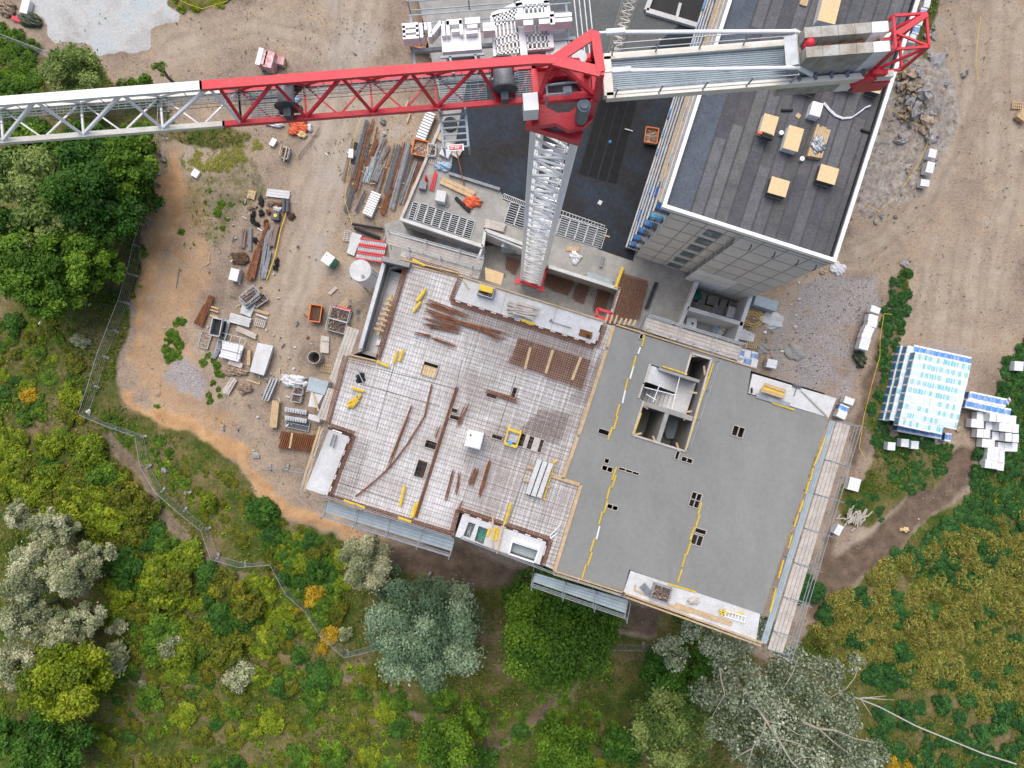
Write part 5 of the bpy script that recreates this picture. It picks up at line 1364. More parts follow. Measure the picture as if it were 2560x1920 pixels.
m = MB(); m.bar(P(1798, 1530, ZS + .1), P(1860, 1534, ZS + .1), .1); m.bar(P(1800, 1524, ZS + .15), P(1815, 1538, ZS + .15), .1); m.bar(P(1812, 1522, ZS + .15), P(1802, 1540, ZS + .15), .1); tag(m.build('tool_stand', M_yellow), 'yellow folded stand lying beside the white ladder', 'stand')
m = MB(); m.bar(P(1688, 1512, ZS + .03), P(1830, 1560, ZS + .03), .35, .05); m.bar(P(1670, 1512, ZS + .05), P(1725, 1530, ZS + .05), .2, .05); tag(m.build('plank', M_wood), 'long planks along the outer edge of the lower right balcony', 'planks')
# NE balcony
Tq = thing('timber_rack', 'yellow timber formwork beams stacked on the balcony at the upper right corner', 'timber', P(1930, 975, ZS))
for k, (a, b) in enumerate((((1908, 968), (1958, 985)), ((1912, 961), (1963, 978)), ((1902, 975), (1960, 993)))):
    m = MB(); m.bar(P(*a, ZS + .2 + .1 * k), P(*b, ZS + .2 + .1 * k), .24, .2); m.build('beam', M_yellow if k == 0 else M_wood, Tq)
m = MB()
for i in range(5): m.tube(P(1890, 983 + i * 2.5, ZS + .1), P(1975, 1008 + i * 2.5, ZS + .1), .04)
tag(m.build('pipe_bundle', M_galv), 'bundle of grey pipes at the edge of the upper right balcony', 'pipes')
m = MB(); m.bar(P(2003, 975, ZS + .1), P(2068, 1040, ZS + .1), .09, .05); tag(m.build('plank', M_woodp), 'thin plank slanting across the upper right balcony', 'plank')
m = MB(); m.bar(P(1982, 962, ZS + .1), P(2003, 969, ZS + .1), .2, .08); m.bar(P(1992, 967, ZS + .1), P(1985, 990, ZS + .1), .04); tag(m.build('screed_rake', M_steel), 'dark rake on the upper right balcony', 'rake')
q = P(1878, 976, ZS); m = MB(); m.tube(q - Vector((.05, 0, -.1)), q + Vector((.05, 0, .12)), .2, n=14); tag(m.build('wheel', M_black), 'small black wheel by the corner of the upper right balcony', 'wheel')
# timber ladder frame in the sunken terrace
Tf = thing('timber_trestle', 'long yellow timber trestle with crosspieces in the sunken terrace', 'trestle', P(962, 790, 26.6))
m = MB(); m.bar(P(979, 737, 27.2), P(945, 838, 27.2), .2, .2); m.build('spine', M_wood, Tf)
for i in range(7):
    t = i / 6; x, y = 978 - 30 * t, 750 + 74 * t; m = MB(); m.bar(P(x - 13, y - 4, 27.4), P(x + 13, y + 4, 27.4), .14, .08); m.build('crosspiece', M_wood, Tf)
m = MB(); m.bx(946, 856, 26.6, .3, .3, .4, 10); tag(m.build('carton', M_bag), 'small white carton on the terrace floor', 'carton')
m = MB(); m.tube(P(977, 690, 26.7), P(1000, 705, 26.7), .03); tag(m.build('steel_rod', M_galv), 'thin steel rod lying on the terrace floor', 'rod')
planks((1158, 700), (1172, 722), ZS, 1, .12, 'single short lath on the left end of the white balcony', seed=2, h=.06, name='lath')
heap(902, 945, ZS - .2, 12, 12, .35, 'dark pile of wire ties on the western deck', 'wire', M_black, 'wire_pile', 4)
m = MB(); m.tube(P(888, 915, ZS + .3), P(908, 955, ZS + .3), .04); tag(m.build('steel_rod', M_galv), 'grey rod resting on the dark wire pile', 'rod')

# ---------------------------------------------------------------- pits and podium
for i, (q, l) in enumerate((([(1264, 640), (1303, 650), (1290, 690), (1262, 672)], 'brown rebar mat standing beside the mast foot on the left'), ([(1366, 668), (1440, 700), (1420, 742), (1360, 716)], 'brown rebar mat lying beside the mast foot on the right'), ([(1446, 702), (1478, 712), (1458, 762), (1428, 746)], 'small brown rebar mat between two others in the pit'), ([(1494, 718), (1526, 728), (1512, 790), (1480, 780)], 'brown rebar mat at the far end of the pit'), ([(1030, 563), (1098, 585), (1085, 612), (1026, 594)], 'dark rebar mat in the pit behind the panel wall'))):
    mat_of_bars('rebar_mat', q, .22, .22, .3, .06, M_rust if i != 4 else M_rustd, l, group=None)
Tm = mat_of_bars('rebar_mat', [(1556, 680), (1622, 702), (1600, 800), (1535, 800), (1530, 770)], .2, .32, 4.3, .07, M_rust, 'large dark rebar mat stack on the podium beside the tall block')
m = MB(); m.bar(P(1557, 668, 4.4), P(1539, 718, 4.4), .3, .2); tag(m.build('timber', M_yellow), 'yellowish timber along the edge of the large dark rebar mat', 'timber')
for i in range(1):
    m = MB()
    for k in range(5): m.tube(P(1638 + k * 1.6, 706, 4.3), P(1612 + k * 1.6, 772, 4.3), .1)
    tag(m.build('pipe_bundle', M_steel), 'bundle of dark pipes on the podium by the tall block', 'pipes')
m = MB(); m.pr([(1491, 771), (1529, 782), (1523, 800), (1487, 790)], 0, 4.4); Tr = None
Tr = thing('shaft_barrier', 'bright red square guard frame at the corner of the pit', 'guard frame', P(1508, 782, 4))
m = MB(); ps = [P(x, y, 5) for x, y in ((1494, 772), (1530, 783), (1524, 800), (1490, 792))]
for i in range(4): m.bar(ps[i], ps[(i + 1) % 4], .28, .25); m.bar(ps[i], ps[i] - Vector((0, 0, 1)), .15)
m.build('frame', M_red, Tr)
for i in range(7):
    m = MB(); x = 1512 + i * 11.5; m.bar(P(x, 808 + i * 1.2, ZS - .3), P(x + 8, 792 + i * 1.4 - (6 if i < 3 else 0), ZS - .5), .14, .14); tag(m.build('timber_end', M_wood), 'timber end sticking out over the pit from the slab corner', 'timber', 'timber ends at the slab corner')
m = MB(); m.pr([(1212, 668), (1260, 684), (1252, 712), (1214, 700)], 26.0, 26.1); tag(m.build('plywood_sheet', M_osb), 'brown plywood sheet leaning by the mast over the pit', 'plywood')
# shuttering panels on the podium
for k in range(7):
    t = (k + .5) / 7; x, y = 1049 + 138 * t - 4.5, 505 + 48 * t + 23.5
    shutter(x, y, 4.0, .84, 1.95, A, 9, 'ribbed dark shuttering panel in the row of seven behind the low parapet', 'row of seven shuttering panels')
shutter(1033, 528, 4.0, .6, 1.95, A, 8, 'narrow shuttering panel lying alone left of the row of seven', None)
for k in range(2):
    shutter(1280 + k * 25, 534 + k * 8, 4.0, 1.1, 2.3, A, 9, 'shuttering panel lying in shade left of the crane mast', 'two panels left of the mast')
for k in range(5):
    t = (k + .5) / 5; x, y = 1399 + 114 * t - 8, 540 + 22 * t + 8 * k + 20 - 2
    shutter(1397 + 114 * t, 561 + 36 * t, 4.0, 1.0, 2.2, A, 9, 'shuttering panel in the row right of the crane mast', 'row of panels right of the mast', M_steel)
for i, (a, b, l) in enumerate((((1257, 489), (1318, 513), 'narrow row of small shutter pieces left of the mast'), ((1398, 533), (1512, 567), 'narrow row of small shutter pieces right of the mast'))):
    c = ((a[0] + b[0]) / 2, (a[1] + b[1]) / 2); L = math.hypot(b[0] - a[0], b[1] - a[1]) * mpp(4); shutter(c[0], c[1], 4.06, .5, L, A - 90 + (2 if i else 4), 14, l, None)
planks((1212, 560), (1262, 572), 4.0, 6, .9, 'stack of grey weathered boards on the podium left of the mast', M_woodp, rows=3, seed=1)
planks((1466, 690), (1530, 712), 4.0, 6, .9, 'stack of grey steel walers on the podium behind the pit wall', M_alu, rows=2, seed=4)
planks((1416, 622), (1448, 624), 4.0, 4, .45, 'short stack of pale timber beside the white sack', M_wood, seed=7)
m = MB(); m.bar(P(1508, 588, 4.1), P(1524, 592, 4.1), .16, .08); tag(m.build('lath', M_wood), 'short pale lath on the dark membrane by the panels', 'lath')
heap(1443, 645, 4.0, 15, 18, .7, 'white crumpled sack on the podium right of the crane mast', 'sack', M_bag, 'sack', 8, n=4)
m = MB(); m.bar(P(1508, 640, 4.15), P(1502, 668, 4.15), .25, .25); tag(m.build('steel_beam', M_steelg), 'short grey steel beam on the podium', 'beam')
planks((1104, 452), (1184, 489), 4.0, 2, .85, 'long stack of new timber beams on the podium', M_wood, rows=2, seed=2)
cube = tank_box(1102, 490, 4.0, 1.05, 1.15, 1.1, 12, M_bag, 'brick_pallet', 'pale wrapped cube of bricks on the podium', 'brick pallet', None, M_concl)
heap(1186, 503, 4.0, 24, 19, .8, 'orange crumpled tarpaulin heap on the podium', 'tarpaulin', M_tarpo, 'tarpaulin', 12, n=7)
m = MB(); m.tube(P(1139, 494, 4.2), P(1174, 529, 4.2), .2, n=10); tag(m.build('pipe', M_black), 'black pipe lying beside the orange tarpaulin', 'pipe')
for i in range(3):
    m = MB(); m.tube(P(1088 + i * 2, 427 + i * 3, 4.2), P(1074 + i * 4, 474 + i * 2, 4.2), .07); tag(m.build('steel_prop', M_red), 'red steel prop leaning near the podium edge', 'prop', 'red steel props on the podium')
heap(1066, 448, 4, 4, 9, .6, 'small red cover on the podium near the red props', 'cover', M_red, 'red_cover', 2)
tank_box(1057, 463, 4.0, .75, .8, .7, 10, M_steelg, 'tool_box', 'grey tool box on the podium near the red props', 'box')
m = MB(); m.bx(1117, 512, 4, .1, .5, .5, 30); tag(m.build('tile', M_steelg), 'small dark slab lying beside the wrapped bricks', 'slab')
pallet(1087, 403, 4.0, 15, 'single empty pallet on the podium beside the blue sheet')
heap(1110, 414, 4.0, 20, 15, .7, 'pale blue crumpled sheet on the podium', 'sheet', M_tarpb, 'plastic_sheet', 6, n=6)
planks((1108, 362), (1150, 388), 4.0, 3, 1.0, 'pile of pale boards on the podium under the hanging basket', M_woodp, rows=2, seed=8)
tank_box(1114, 380, 4.0, 1.1, 1.0, .5, 25, M_concl, 'slab_stack', 'stack of grey slabs beside the pale board pile', 'slabs')
m = MB(); m.bar(P(1136, 355, 5.5), P(1162, 470, 4.1), .12, .12); tag(m.build('leaning_bar', M_rust), 'long rusty bar standing against the membrane edge', 'bar')
cage_bin(1079, 374, 4.0, .85, 1.2, .9, 6, 'dark slatted crate at the podium edge', 5, None)
for i in range(1): planks((1090, 335), (1108, 350), 4.0, 7, .7, 'bundle of short timber posts under the hanging basket', M_wood, rows=2, seed=6)
m = MB(); q = P(1126, 312, 4); m.tube(q, q + Vector((0, 0, .3)), .75, n=20); m.tube(q + Vector((0, 0, .3)), q + Vector((0, 0, .32)), .38, n=16); tag(m.build('cable_drum', M_black), 'black cable drum on the podium under the hanging basket', 'cable drum')
skip(1629, 338, 4.06, 1.35, 1.6, .8, 8, 'small orange rubble skip on the dark roof beside the tall block', M_junk, seed=5)
q = P(1525, 356, 4.06); m = MB(); m.lump((q.x, q.y, 4.06), .2, .2, .3, amp=.05); tag(m.build('blue_ball', M_blue), 'small bright blue container on the dark roof', 'container')
m = MB(); m.bx(1500, 506, 4.06, .06, .4, .45, 30); tag(m.build('cover_plate', M_concl), 'small pale square plate on the dark roof', 'plate')
m = MB(); m.bar(P(1562, 322, 4.2), P(1582, 328, 4.2), .1, .1); tag(m.build('metal_bracket', M_galv), 'small metal bracket on the dark roof near the orange skip', 'bracket')
# goods in the roofless rooms
tank_box(1796, 778, .5, .9, 1.1, 1.0, A, M_white, 'pump_unit', 'white pump unit with dark vents in the roofless room', 'pump', None, M_steelg)
tank_box(1829, 781, .5, .95, 1.25, 1.1, A, M_concl, 'generator', 'pale boxy generator beside the white pump unit', 'generator', None, M_bag)
tb = tank_box(1729, 808, .5, 1.15, 1.2, 1.1, 6, M_bag, 'water_tank', 'white cube tank with a black cap in the lower room', 'tank', None, M_white)
q = P(1731, 809, 1.65); m = MB(); m.tube((q.x, q.y, 1.6), (q.x, q.y, 1.75), .12, n=12); c_ = m.build('cap', M_black, tb)
heap(1783, 819, .5, 14, 16, .7, 'crumpled pale green wrapped bags in the lower room', 'bags', M_tarpb, 'bag_heap', 15, n=6)
heap(1804, 826, .5, 12, 14, .7, 'crumpled white wrapped bags right of the green ones', 'bags', M_bag, 'bag_heap', 16, n=6)
heap(1744, 733, .5, 9, 15, .4, 'green coiled net in the corner of the roofless room', 'net', M_green, 'green_net', 11, n=5)
heap(1701, 731, .0, 14, 12, .4, 'brown rubbish heap beside the foot of the tall block', 'rubbish', M_junk, 'rubbish_heap', 13, n=8)
cage_bin(1659, 792, 1, 2.2, 1.2, .8, A, 'dark open container under the edge of the scaffold', 10, None)
for i in range(2):
    tank_box(1915, 758 + i * 0, 0, 2.6, 1.15, 1.2, A, M_alu, 'steel_container', 'long grey ribbed steel container beside the roofless rooms', 'container') if i == 0 else None
m = MB(); ps = [P(x, y, 1.27) for x, y in ((1884, 745), (1946, 764), (1941, 779), (1880, 759))]
heap(1930, 800, -.1, 28, 24, .35, 'pale spilled heap of plaster below the grey container', 'heap', M_concl, 'plaster_heap', 3, amp=.2)
heap(1908, 870, -.1, 17, 14, .3, 'grey rounded heap of gravel beside the yellow pallet', 'heap', M_conc, 'gravel_heap', 5, amp=.2)
heap(1987, 880, -.1, 26, 22, .35, 'grey flat heap of mortar on the gravel yard', 'heap', M_conc, 'mortar_heap', 7, amp=.25)
heap(2098, 672, -.1, 20, 18, .5, 'white lime heap near the corner of the tall block', 'heap', M_bag, 'lime_heap', 9, n=6)
heap(1872, 800, -.1, 22, 16, .4, 'tangle of hoses and sacks right of the room wall', 'hoses', M_junk, 'hose_tangle', 19, n=9)
m = MB(); q = P(1880, 797, .4); m.path([q + Vector((math.cos(i * .5) * (.7 + .02 * i), math.sin(i * .5) * (.45 + .02 * i), .01 * i)) for i in range(28)], .04); tag(m.build('hose_coil', M_yellow), 'coiled yellow hose lying on the hose tangle', 'hose')
m = MB(); m.pr([(1842, 815), (1888, 835), (1884, 855), (1832, 845)], 0, .12); tag(m.build('concrete_pad', M_concl), 'pale concrete pad beside the roofless rooms', 'pad')
pallet(1879, 862, 0, 8, 'yellow wooden pallet just above the blue and white packs', M_wood)

# ---------------------------------------------------------------- roof of the finished block
ZR = 24.03
def osb_crate(x, y, lx, ly, h, ang, label, white=False):
    p = P(x, y, ZR + h); T = thing('insulation_stack', label, 'board stack', (p.x, p.y, ZR), 'board covered stacks on the felt roof')
    m = MB(); m.box((p.x, p.y, ZR), lx * .94, ly * .94, .12, ang); m.build('skid', M_wood, T)
    m = MB(); m.box((p.x, p.y, ZR + .12), lx * .97, ly * .95, h - .18, ang); m.build('stack', M_bag if white else M_steel, T)
    m = MB(); m.box((p.x, p.y, ZR + h - .06), lx, ly, .06, ang); m.build('cover_board', M_osb, T); return T
osb_crate(1923, 311, 1.15, 1.5, .9, 16, 'board covered stack with black rolls and an orange tag, furthest left on the felt roof', True)
osb_crate(1984, 346, 1.2, 1.85, .9, 16, 'board covered stack wrapped in white foil beside the timber', True)
osb_crate(2070, 436, 1.45, 1.3, .9, 16, 'board covered stack nearest the right edge of the felt roof')
osb_crate(1947, 467, 1.45, 1.3, .9, 16, 'board covered stack lowest on the felt roof')
osb_crate(2075, 18, 1.4, 2.4, 1.1, 14, 'board covered stack beyond the counterweights', True)
osb_crate(2022, 206, 1.7, 1.2, .9, 16, 'board covered stack half hidden under the counterweights')
osb_crate(2125, 196, 1.8, 1.2, .9, 16, 'board covered stack under the red end frame, left of another')
osb_crate(2191, 207, 1.0, 1.5, .9, 16, 'narrow board covered stack near the parapet under the red end frame')
m = MB(); m.tube(P(1902, 333, ZR + 1.0), P(1929, 342, ZR + 1.0), .16, n=10); m.tube(P(1904, 340, ZR + 1.0), P(1930, 348, ZR + 1.0), .16, n=10); tag(m.build('felt_roll', M_black), 'two black rolls lying on the leftmost stack of the roof', 'felt rolls')
m = MB(); m.bx(1900, 331, ZR + 1.0, .2, .35, .2, 10); tag(m.build('orange_tag', M_tarpo), 'small orange packet on the leftmost stack of the roof', 'packet')
planks((2054, 323), (2030, 398), ZR, 6, 1.15, 'stack of timber boards with a grey cable coil on the felt roof', M_wood, rows=3, seed=3)
heap(2045, 362, ZR + .48, 14, 20, .25, 'grey coil of cable lying on the timber stack', 'cable', M_galv, 'cable_coil', 5, n=9, amp=.5)
tank_box(2041, 273, ZR, .85, 1.1, .8, 16, M_bag, 'foil_pallet', 'foil wrapped pallet with a trailing plastic strip on the roof', 'pallet', None, M_white)
m = MB(); pp = [P(x, y, ZR + .1) for x, y in ((2058, 258), (2072, 275), (2088, 290), (2106, 297), (2128, 295), (2150, 280), (2162, 270), (2174, 266))]
m.path(pp, .06); m.path([p + Vector((.08, .06, .02)) for p in pp], .05); tag(m.build('plastic_strip', M_bag), 'white plastic strip trailing over the felt roof', 'plastic strip')
for x, y, l in ((1954, 331, 'white bucket on the roof between two board covered stacks'), (2006, 396, 'white bucket on the roof below the timber stack')):
    m = MB(); q = P(x, y, ZR + .35); m.tube((q.x, q.y, ZR), (q.x, q.y, ZR + .35), .15, .18, n=14); tag(m.build('bucket', M_white), l, 'bucket', 'white buckets on the roof')
for a, b, l in (((1953, 276), (1982, 275), 'dark felt roll lying above the leftmost stack'), ((2152, 324), (2180, 333), 'dark felt roll lying near the right parapet')):
    m = MB(); m.tube(P(*a, ZR + .1), P(*b, ZR + .1), .1, n=10); tag(m.build('felt_roll', M_black), l, 'felt roll', 'felt rolls on the roof')
m = MB(); m.bx(1996, 289, ZR, .06, .35, .35, 40); tag(m.build('plywood_offcut', M_wood), 'small square plywood offcut on the felt roof', 'offcut')
planks((2003, -6), (2017, 14), ZR, 3, .5, 'yellow timber bundle at the top of the felt roof', M_yellow, seed=12) if False else planks((2014, -12), (2006, 16), ZR, 3, .6, 'yellow timber bundle at the top edge of the picture on the felt roof', M_wood, seed=12)
# ---------------------------------------------------------------- western yard
toilet(819, 647, 0, 36, M_green, 'green portable toilet with white roof on the yard road')
Ts = thing('cement_silo', 'white cylindrical cement silo with a dusty lid by the terrace wall', 'silo', P(940, 704, 0))
c = P(900, 676, 7.2); c0 = Vector((c.x, c.y, 0))
m = MB(); m.tube(c0 + Vector((0, 0, 2.2)), c0 + Vector((0, 0, 7.0)), 1.12, n=36); m.tube(c0 + Vector((0, 0, .9)), c0 + Vector((0, 0, 2.2)), .3, 1.12, n=36); m.build('tank', M_bag, Ts)
m = MB(); m.tube(c0 + Vector((0, 0, 7.0)), c0 + Vector((0, 0, 7.12)), 1.16, 1.1, n=36); m.build('lid', M_concl, Ts)
for i in range(3):
    m = MB(); f = i * 2.1; m.bar(c0 + Vector((math.cos(f) * 1.1, math.sin(f) * 1.1, 3)), c0 + Vector((math.cos(f) * 1.25, math.sin(f) * 1.25, 0)), .14); m.build('leg', M_galv, Ts)
m = MB(); 
for s in (-.2, .2): m.bar(c0 + Vector((1.2, s, .5)), c0 + Vector((1.2, s, 7.2)), .05)
for i in range(16): m.bar(c0 + Vector((1.2, -.2, .8 + i * .4)), c0 + Vector((1.2, .2, .8 + i * .4)), .04)
m.build('ladder', M_galv, Ts)
m = MB(); m.tube(c0 + Vector((.3, -.6, 7.1)), c0 + Vector((.3, -.6, 7.25)), .18, n=12); m.build('hatch', M_steelg, Ts)
skip(788, 783, 0, 1.25, 1.85, 1.0, 8, 'orange skip filled with brown soil on the yard', M_soil, seed=2, lumpy=False)
skip(1079, 10, 0, 1.7, 4.6, 1.5, 8, 'long orange skip with mixed rubbish at the top of the picture', M_junk, seed=3)
skip(1046, 98, 0, 1.9, 1.8, 1.2, 12, 'orange skip with blue rags below the long orange skip', M_junk, seed=4)
skip(1050, 369, 0, 1.6, 1.7, 1.0, 12, 'orange skip of wire scraps at the end of the steel yard', M_junk, seed=6)
skip(1143, 40, 0, 2.8, 5.6, 1.0, 10, 'long grey tray of dark foam boards and pallets by the orange skips', M_steelg, M_steelg, seed=7, group=None, name='material_tray', lumpy=False)
for i, (x, y, a) in enumerate(((1120, 8, 8), (1148, 18, 5), (1126, 38, -60), (1152, 34, 25), (1163, 3, 10), (1074, 128, 35), (1088, 140, 20))):
    pallet(x, y, .9 if i < 5 else 0, a, 'wooden pallet thrown on the foam boards of the grey tray' if i < 5 else 'wooden pallet lying on the ground behind the crane cab', M_wood if i % 2 else M_woodp, 'pallets around the grey tray')
for i, (x, y) in enumerate(((1130, 28), (1150, 52), (1126, 62), (1165, 25), (1090, 122), (1105, 105))):
    m = MB(); m.bx(x, y, .7 if i < 4 else 0, .25, 1.1, .9, 12 + i * 7); tag(m.build('foam_board', M_alu), 'dark grey foam board stack near the orange skips', 'foam boards', 'foam boards near the orange skips')
planks((1218, 20), (1214, 34), 0, 6, .9, 'short bundle of yellow laths beyond the letter boxes', M_wood, seed=4)
m = MB(); q = P(1227, 42, 1); m.tube((q.x, q.y, 0), (q.x, q.y, 1.0), .62, n=24); tag(m.build('plastic_drum', M_black), 'big black drum beyond the letter boxes', 'drum')
for k, (a, b, z, l) in enumerate((((931, 478), (907, 535), .6, 'white precast stair flight lying in the steel yard'), ((1078, 282), (1050, 350), .6, 'white precast stair flight lying below the jib'))):
    T = thing('precast_stair', l, 'precast stair', P(*a, 0)); A_, B_ = P(*a, z), P(*b, z); d = (B_ - A_).normalized(); nn = Vector((-d.y, d.x, 0)); L = (B_ - A_).length
    off = nn * (-.55 if k == 0 else 0)
    A_ = A_ + nn * (.5 if k == 0 else 0); 
    m = MB(); m.bar(A_ + Vector((0, 0, -.25)), A_ + d * L + Vector((0, 0, -.25)), 1.1, .4); m.build('slab', M_concl, T)
    for i in range(10):
        m = MB(); q = A_ + d * L * (i + .3) / 10; m.bar(q - nn * .55, q + nn * .55, .17, .3); m.build('step', M_white, T)
# steel yard between the road and the podium
def L5(x, y): return (840 + x / 6.144, 260 + y / 6.144)
SY = [((490, 240), (270, 1180), 8, .45, M_steel, 'long dark bar bundle at the left edge of the steel yard'), ((520, 380), (290, 1350), 9, .4, M_rust, 'rusty bar bundle second from the left of the steel yard'), ((510, 560), (420, 880), 6, .3, M_steel, 'short dark bar bundle with white tag near the top left of the steel yard'),
      ((640, 540), (470, 960), 8, .4, M_rust, 'short rusty bundle near the top of the steel yard'), ((745, 490), (610, 850), 6, .35, M_steelg, 'grey bundle with a pale stone above it'), ((575, 800), (460, 1220), 14, .75, M_alu, 'wide blue grey bundle in the middle of the steel yard'),
      ((780, 640), (560, 1180), 9, .5, M_steelg, 'loose grey bundle right of the wide blue grey one'), ((820, 640), (690, 880), 6, .3, M_rustd, 'short dull bundle crossing the loose grey one'), ((910, 590), (800, 950), 4, .2, M_rustd, 'thin dull bundle near the upper middle'),
      ((985, 620), (760, 1400), 12, .55, M_steel, 'long dark bundle right of the middle of the steel yard'), ((1060, 570), (830, 1320), 9, .45, M_rust, 'long rusty bundle between a dark and a pale one'), ((1115, 560), (840, 1640), 12, .5, M_steelg, 'longest pale grey bundle of the steel yard'),
      ((1165, 690), (930, 1560), 9, .45, M_steel, 'dark bundle right of the longest pale one'), ((1250, 870), (990, 1560), 7, .45, M_steelg, 'grey bundle next to the podium edge'), ((1310, 890), (1080, 1580), 7, .4, M_rust, 'rusty bundle right against the podium edge'),
      ((270, 1250), (150, 1670), 8, .45, M_steel, 'dark pipe bundle at the lower left of the steel yard'), ((440, 1320), (290, 1659), 6, .35, M_steel, 'slanting dark bundle left of the precast stair'), ((720, 940), (600, 1200), 8, .35, M_steelg, 'short grey bundle with a tag in the centre'),
      ((840, 1300), (700, 1700), 12, .6, M_rust, 'rusty bundle beside the precast stair'), ((640, 350), (590, 560), 4, .2, M_rust, 'thin rusty bars pointing up at the top of the steel yard'), ((580, 230), (530, 420), 4, .25, M_rust, 'loose rusty bars at the top left of the steel yard'), ((960, 1000), (880, 1300), 4, .2, M_rustd, 'thin bars between the dark and pale bundles'), ((1210, 1200), (1060, 1659), 6, .35, M_wood, 'timber bundle at the lower right of the steel yard')]
for i, (a, b, n, wd, mm, l) in enumerate(SY): bundle(L5(*a), L5(*b), .15 + .02 * (i % 5), int(n * 1.1), wd * 1.15, .06, mm, l, 'steel bundles in the steel yard', seed=40 + i)
rg = random.Random(14)
for i in range(26):
    x = rg.uniform(180, 1300); y0 = rg.uniform(300 + x * .25, 1100); l = rg.uniform(250, 700)
    bundle(L5(x, y0), L5(x - l * .27, y0 + l), .1, rg.randint(2, 4), .22, .045, rg.choice((M_rust, M_steelg, M_rustd, M_steel)), 'thin loose bars strewn between the big steel bundles', 'thin bars strewn in the steel yard', seed=200 + i)
rg = random.Random(4)
for i in range(34):
    x, y = L5(rg.uniform(200, 1250), rg.uniform(500, 1650)); m = MB(); p_ = P(x, y, .1); f = rg.uniform(-.6, .2); r_ = rg.uniform(.25, .6); m.bar(p_, p_ + Vector((math.cos(f) * r_, math.sin(f) * r_, 0)), .12, .1); tag(m.build('bearer', M_wood), 'short timber bearer lying under the steel bundles', 'bearer', 'bearers in the steel yard')
for x, y in ((290, 640), (270, 860)): 
    q = P(*L5(x, y), .3); m = MB(); m.box((q.x, q.y, 0), .45, .8, .3, 14); tag(m.build('bar_bender', M_black), 'small black bar cutting machine at the left edge of the steel yard', 'machine', 'machines at the steel yard')
m = MB(); m.bx(877, 383, 0, .8, .5, .95, 4); tag(m.build('sign_box', M_white), 'upright white box at the left edge of the steel yard', 'box')
m = MB(); m.tube(P(886, 570, .3), P(950, 595, .3), .18, n=8); tag(m.build('pipe', M_black), 'black pipe at the lower end of the steel yard', 'pipe', 'black pipes at the steel yard'); 
m = MB(); m.tube(P(880, 560, .3), P(958, 573, .3), .15, n=8); tag(m.build('pipe', M_black), 'second black pipe, above the first, at the lower end of the steel yard', 'pipe', 'black pipes at the steel yard')
pallet(869, 590, 0, 99, 'pale pallet at the lower end of the steel yard beside the concrete plate')
m = MB(); m.pr([(880, 580), (905, 588), (885, 640), (867, 632)], 0, .2); tag(m.build('concrete_plate', M_concl), 'pale concrete plate left of the red ladders', 'plate')
for k in range(3):
    T = thing('stair_ladder', 'red edged stair ladder lying at the corner of the shell', 'ladder', P(930, 610, .5), 'red edged stair ladders')
    a0 = (900 - k * 4, 596 + k * 18); b0 = (968 - k * 4, 606 + k * 18)
    for s in (0, 1):
        m = MB(); o = s * 13; m.bar(P(a0[0] - s * 3, a0[1] + o, .6), P(b0[0] - s * 3, b0[1] + o, .6), .14, .2); m.build('stringer', M_red, T)
    m = MB()
    for i in range(16): t = (i + .5) / 16; x = a0[0] + (b0[0] - a0[0]) * t; y = a0[1] + (b0[1] - a0[1]) * t; m.bar(P(x, y, .55), P(x - 3, y + 13, .55), .12, .04)
    m.build('tread', M_galv, T)
# left half of the yard
def C1(x, y): return (520 + x / 6.144, 480 + y / 6.144)
def C2(x, y): return (460 + x / 6.144, 720 + y / 6.144)
def C3(x, y): return (640 + x / 6.144, 860 + y / 6.144)
bundle(C1(930, 470), C1(760, 900), .3, 7, .4, .12, M_rust, 'upper part of the long rusty beam pair on the yard', 'rusty beams of the yard', 61)
bundle(C1(760, 880), C1(600, 1350), .3, 8, .5, .12, M_rust, 'lower left rusty beam bundle of the yard', 'rusty beams of the yard', 62); bundle(C1(800, 860), C1(680, 1350), .3, 6, .35, .12, M_rust, 'lower right rusty beam bundle of the yard', 'rusty beams of the yard', 63)
bundle(C1(1040, 480), C1(960, 840), .2, 16, .9, .1, M_rustd, 'dull brown bar bundle beside the yellow hose', 'dull bars of the yard', 64); bundle(C1(950, 560), C1(830, 1350), .15, 9, .6, .1, M_steelg, 'long loose grey bars left of the yellow hose', 'dull bars of the yard', 65); bundle(C1(960, 900), C1(860, 1340), .15, 8, .4, .1, M_steelg, 'grey bars strewn with white foil', 'dull bars of the yard', 66)
bundle(C1(560, 560), C1(530, 860), .1, 8, .45, .08, M_rustd, 'short dull bars on the weedy ground', 'dull bars of the yard', 67); bundle(C1(655, 520), C1(640, 920), .1, 4, .2, .08, M_steelg, 'single grey bars beside the short dull bars', 'dull bars of the yard', 68)
m = MB(); m.path([P(*C1(*q), .2) for q in ((1250, 130), (1190, 350), (1110, 600), (1060, 850), (1010, 1050), (970, 1150), (900, 1350))], .06); tag(m.build('hose', M_yellow), 'yellow hose running along the bars of the yard', 'hose')
planks(C1(900, 10), C1(1255, 50), 0, 3, .9, 'pale white boards at the top of the bar yard', M_concl, seed=3, rows=1); planks(C1(690, -20), C1(660, 110), 0, 4, .85, 'small stack of brown planks at the top left of the bar yard', M_wood, seed=5)
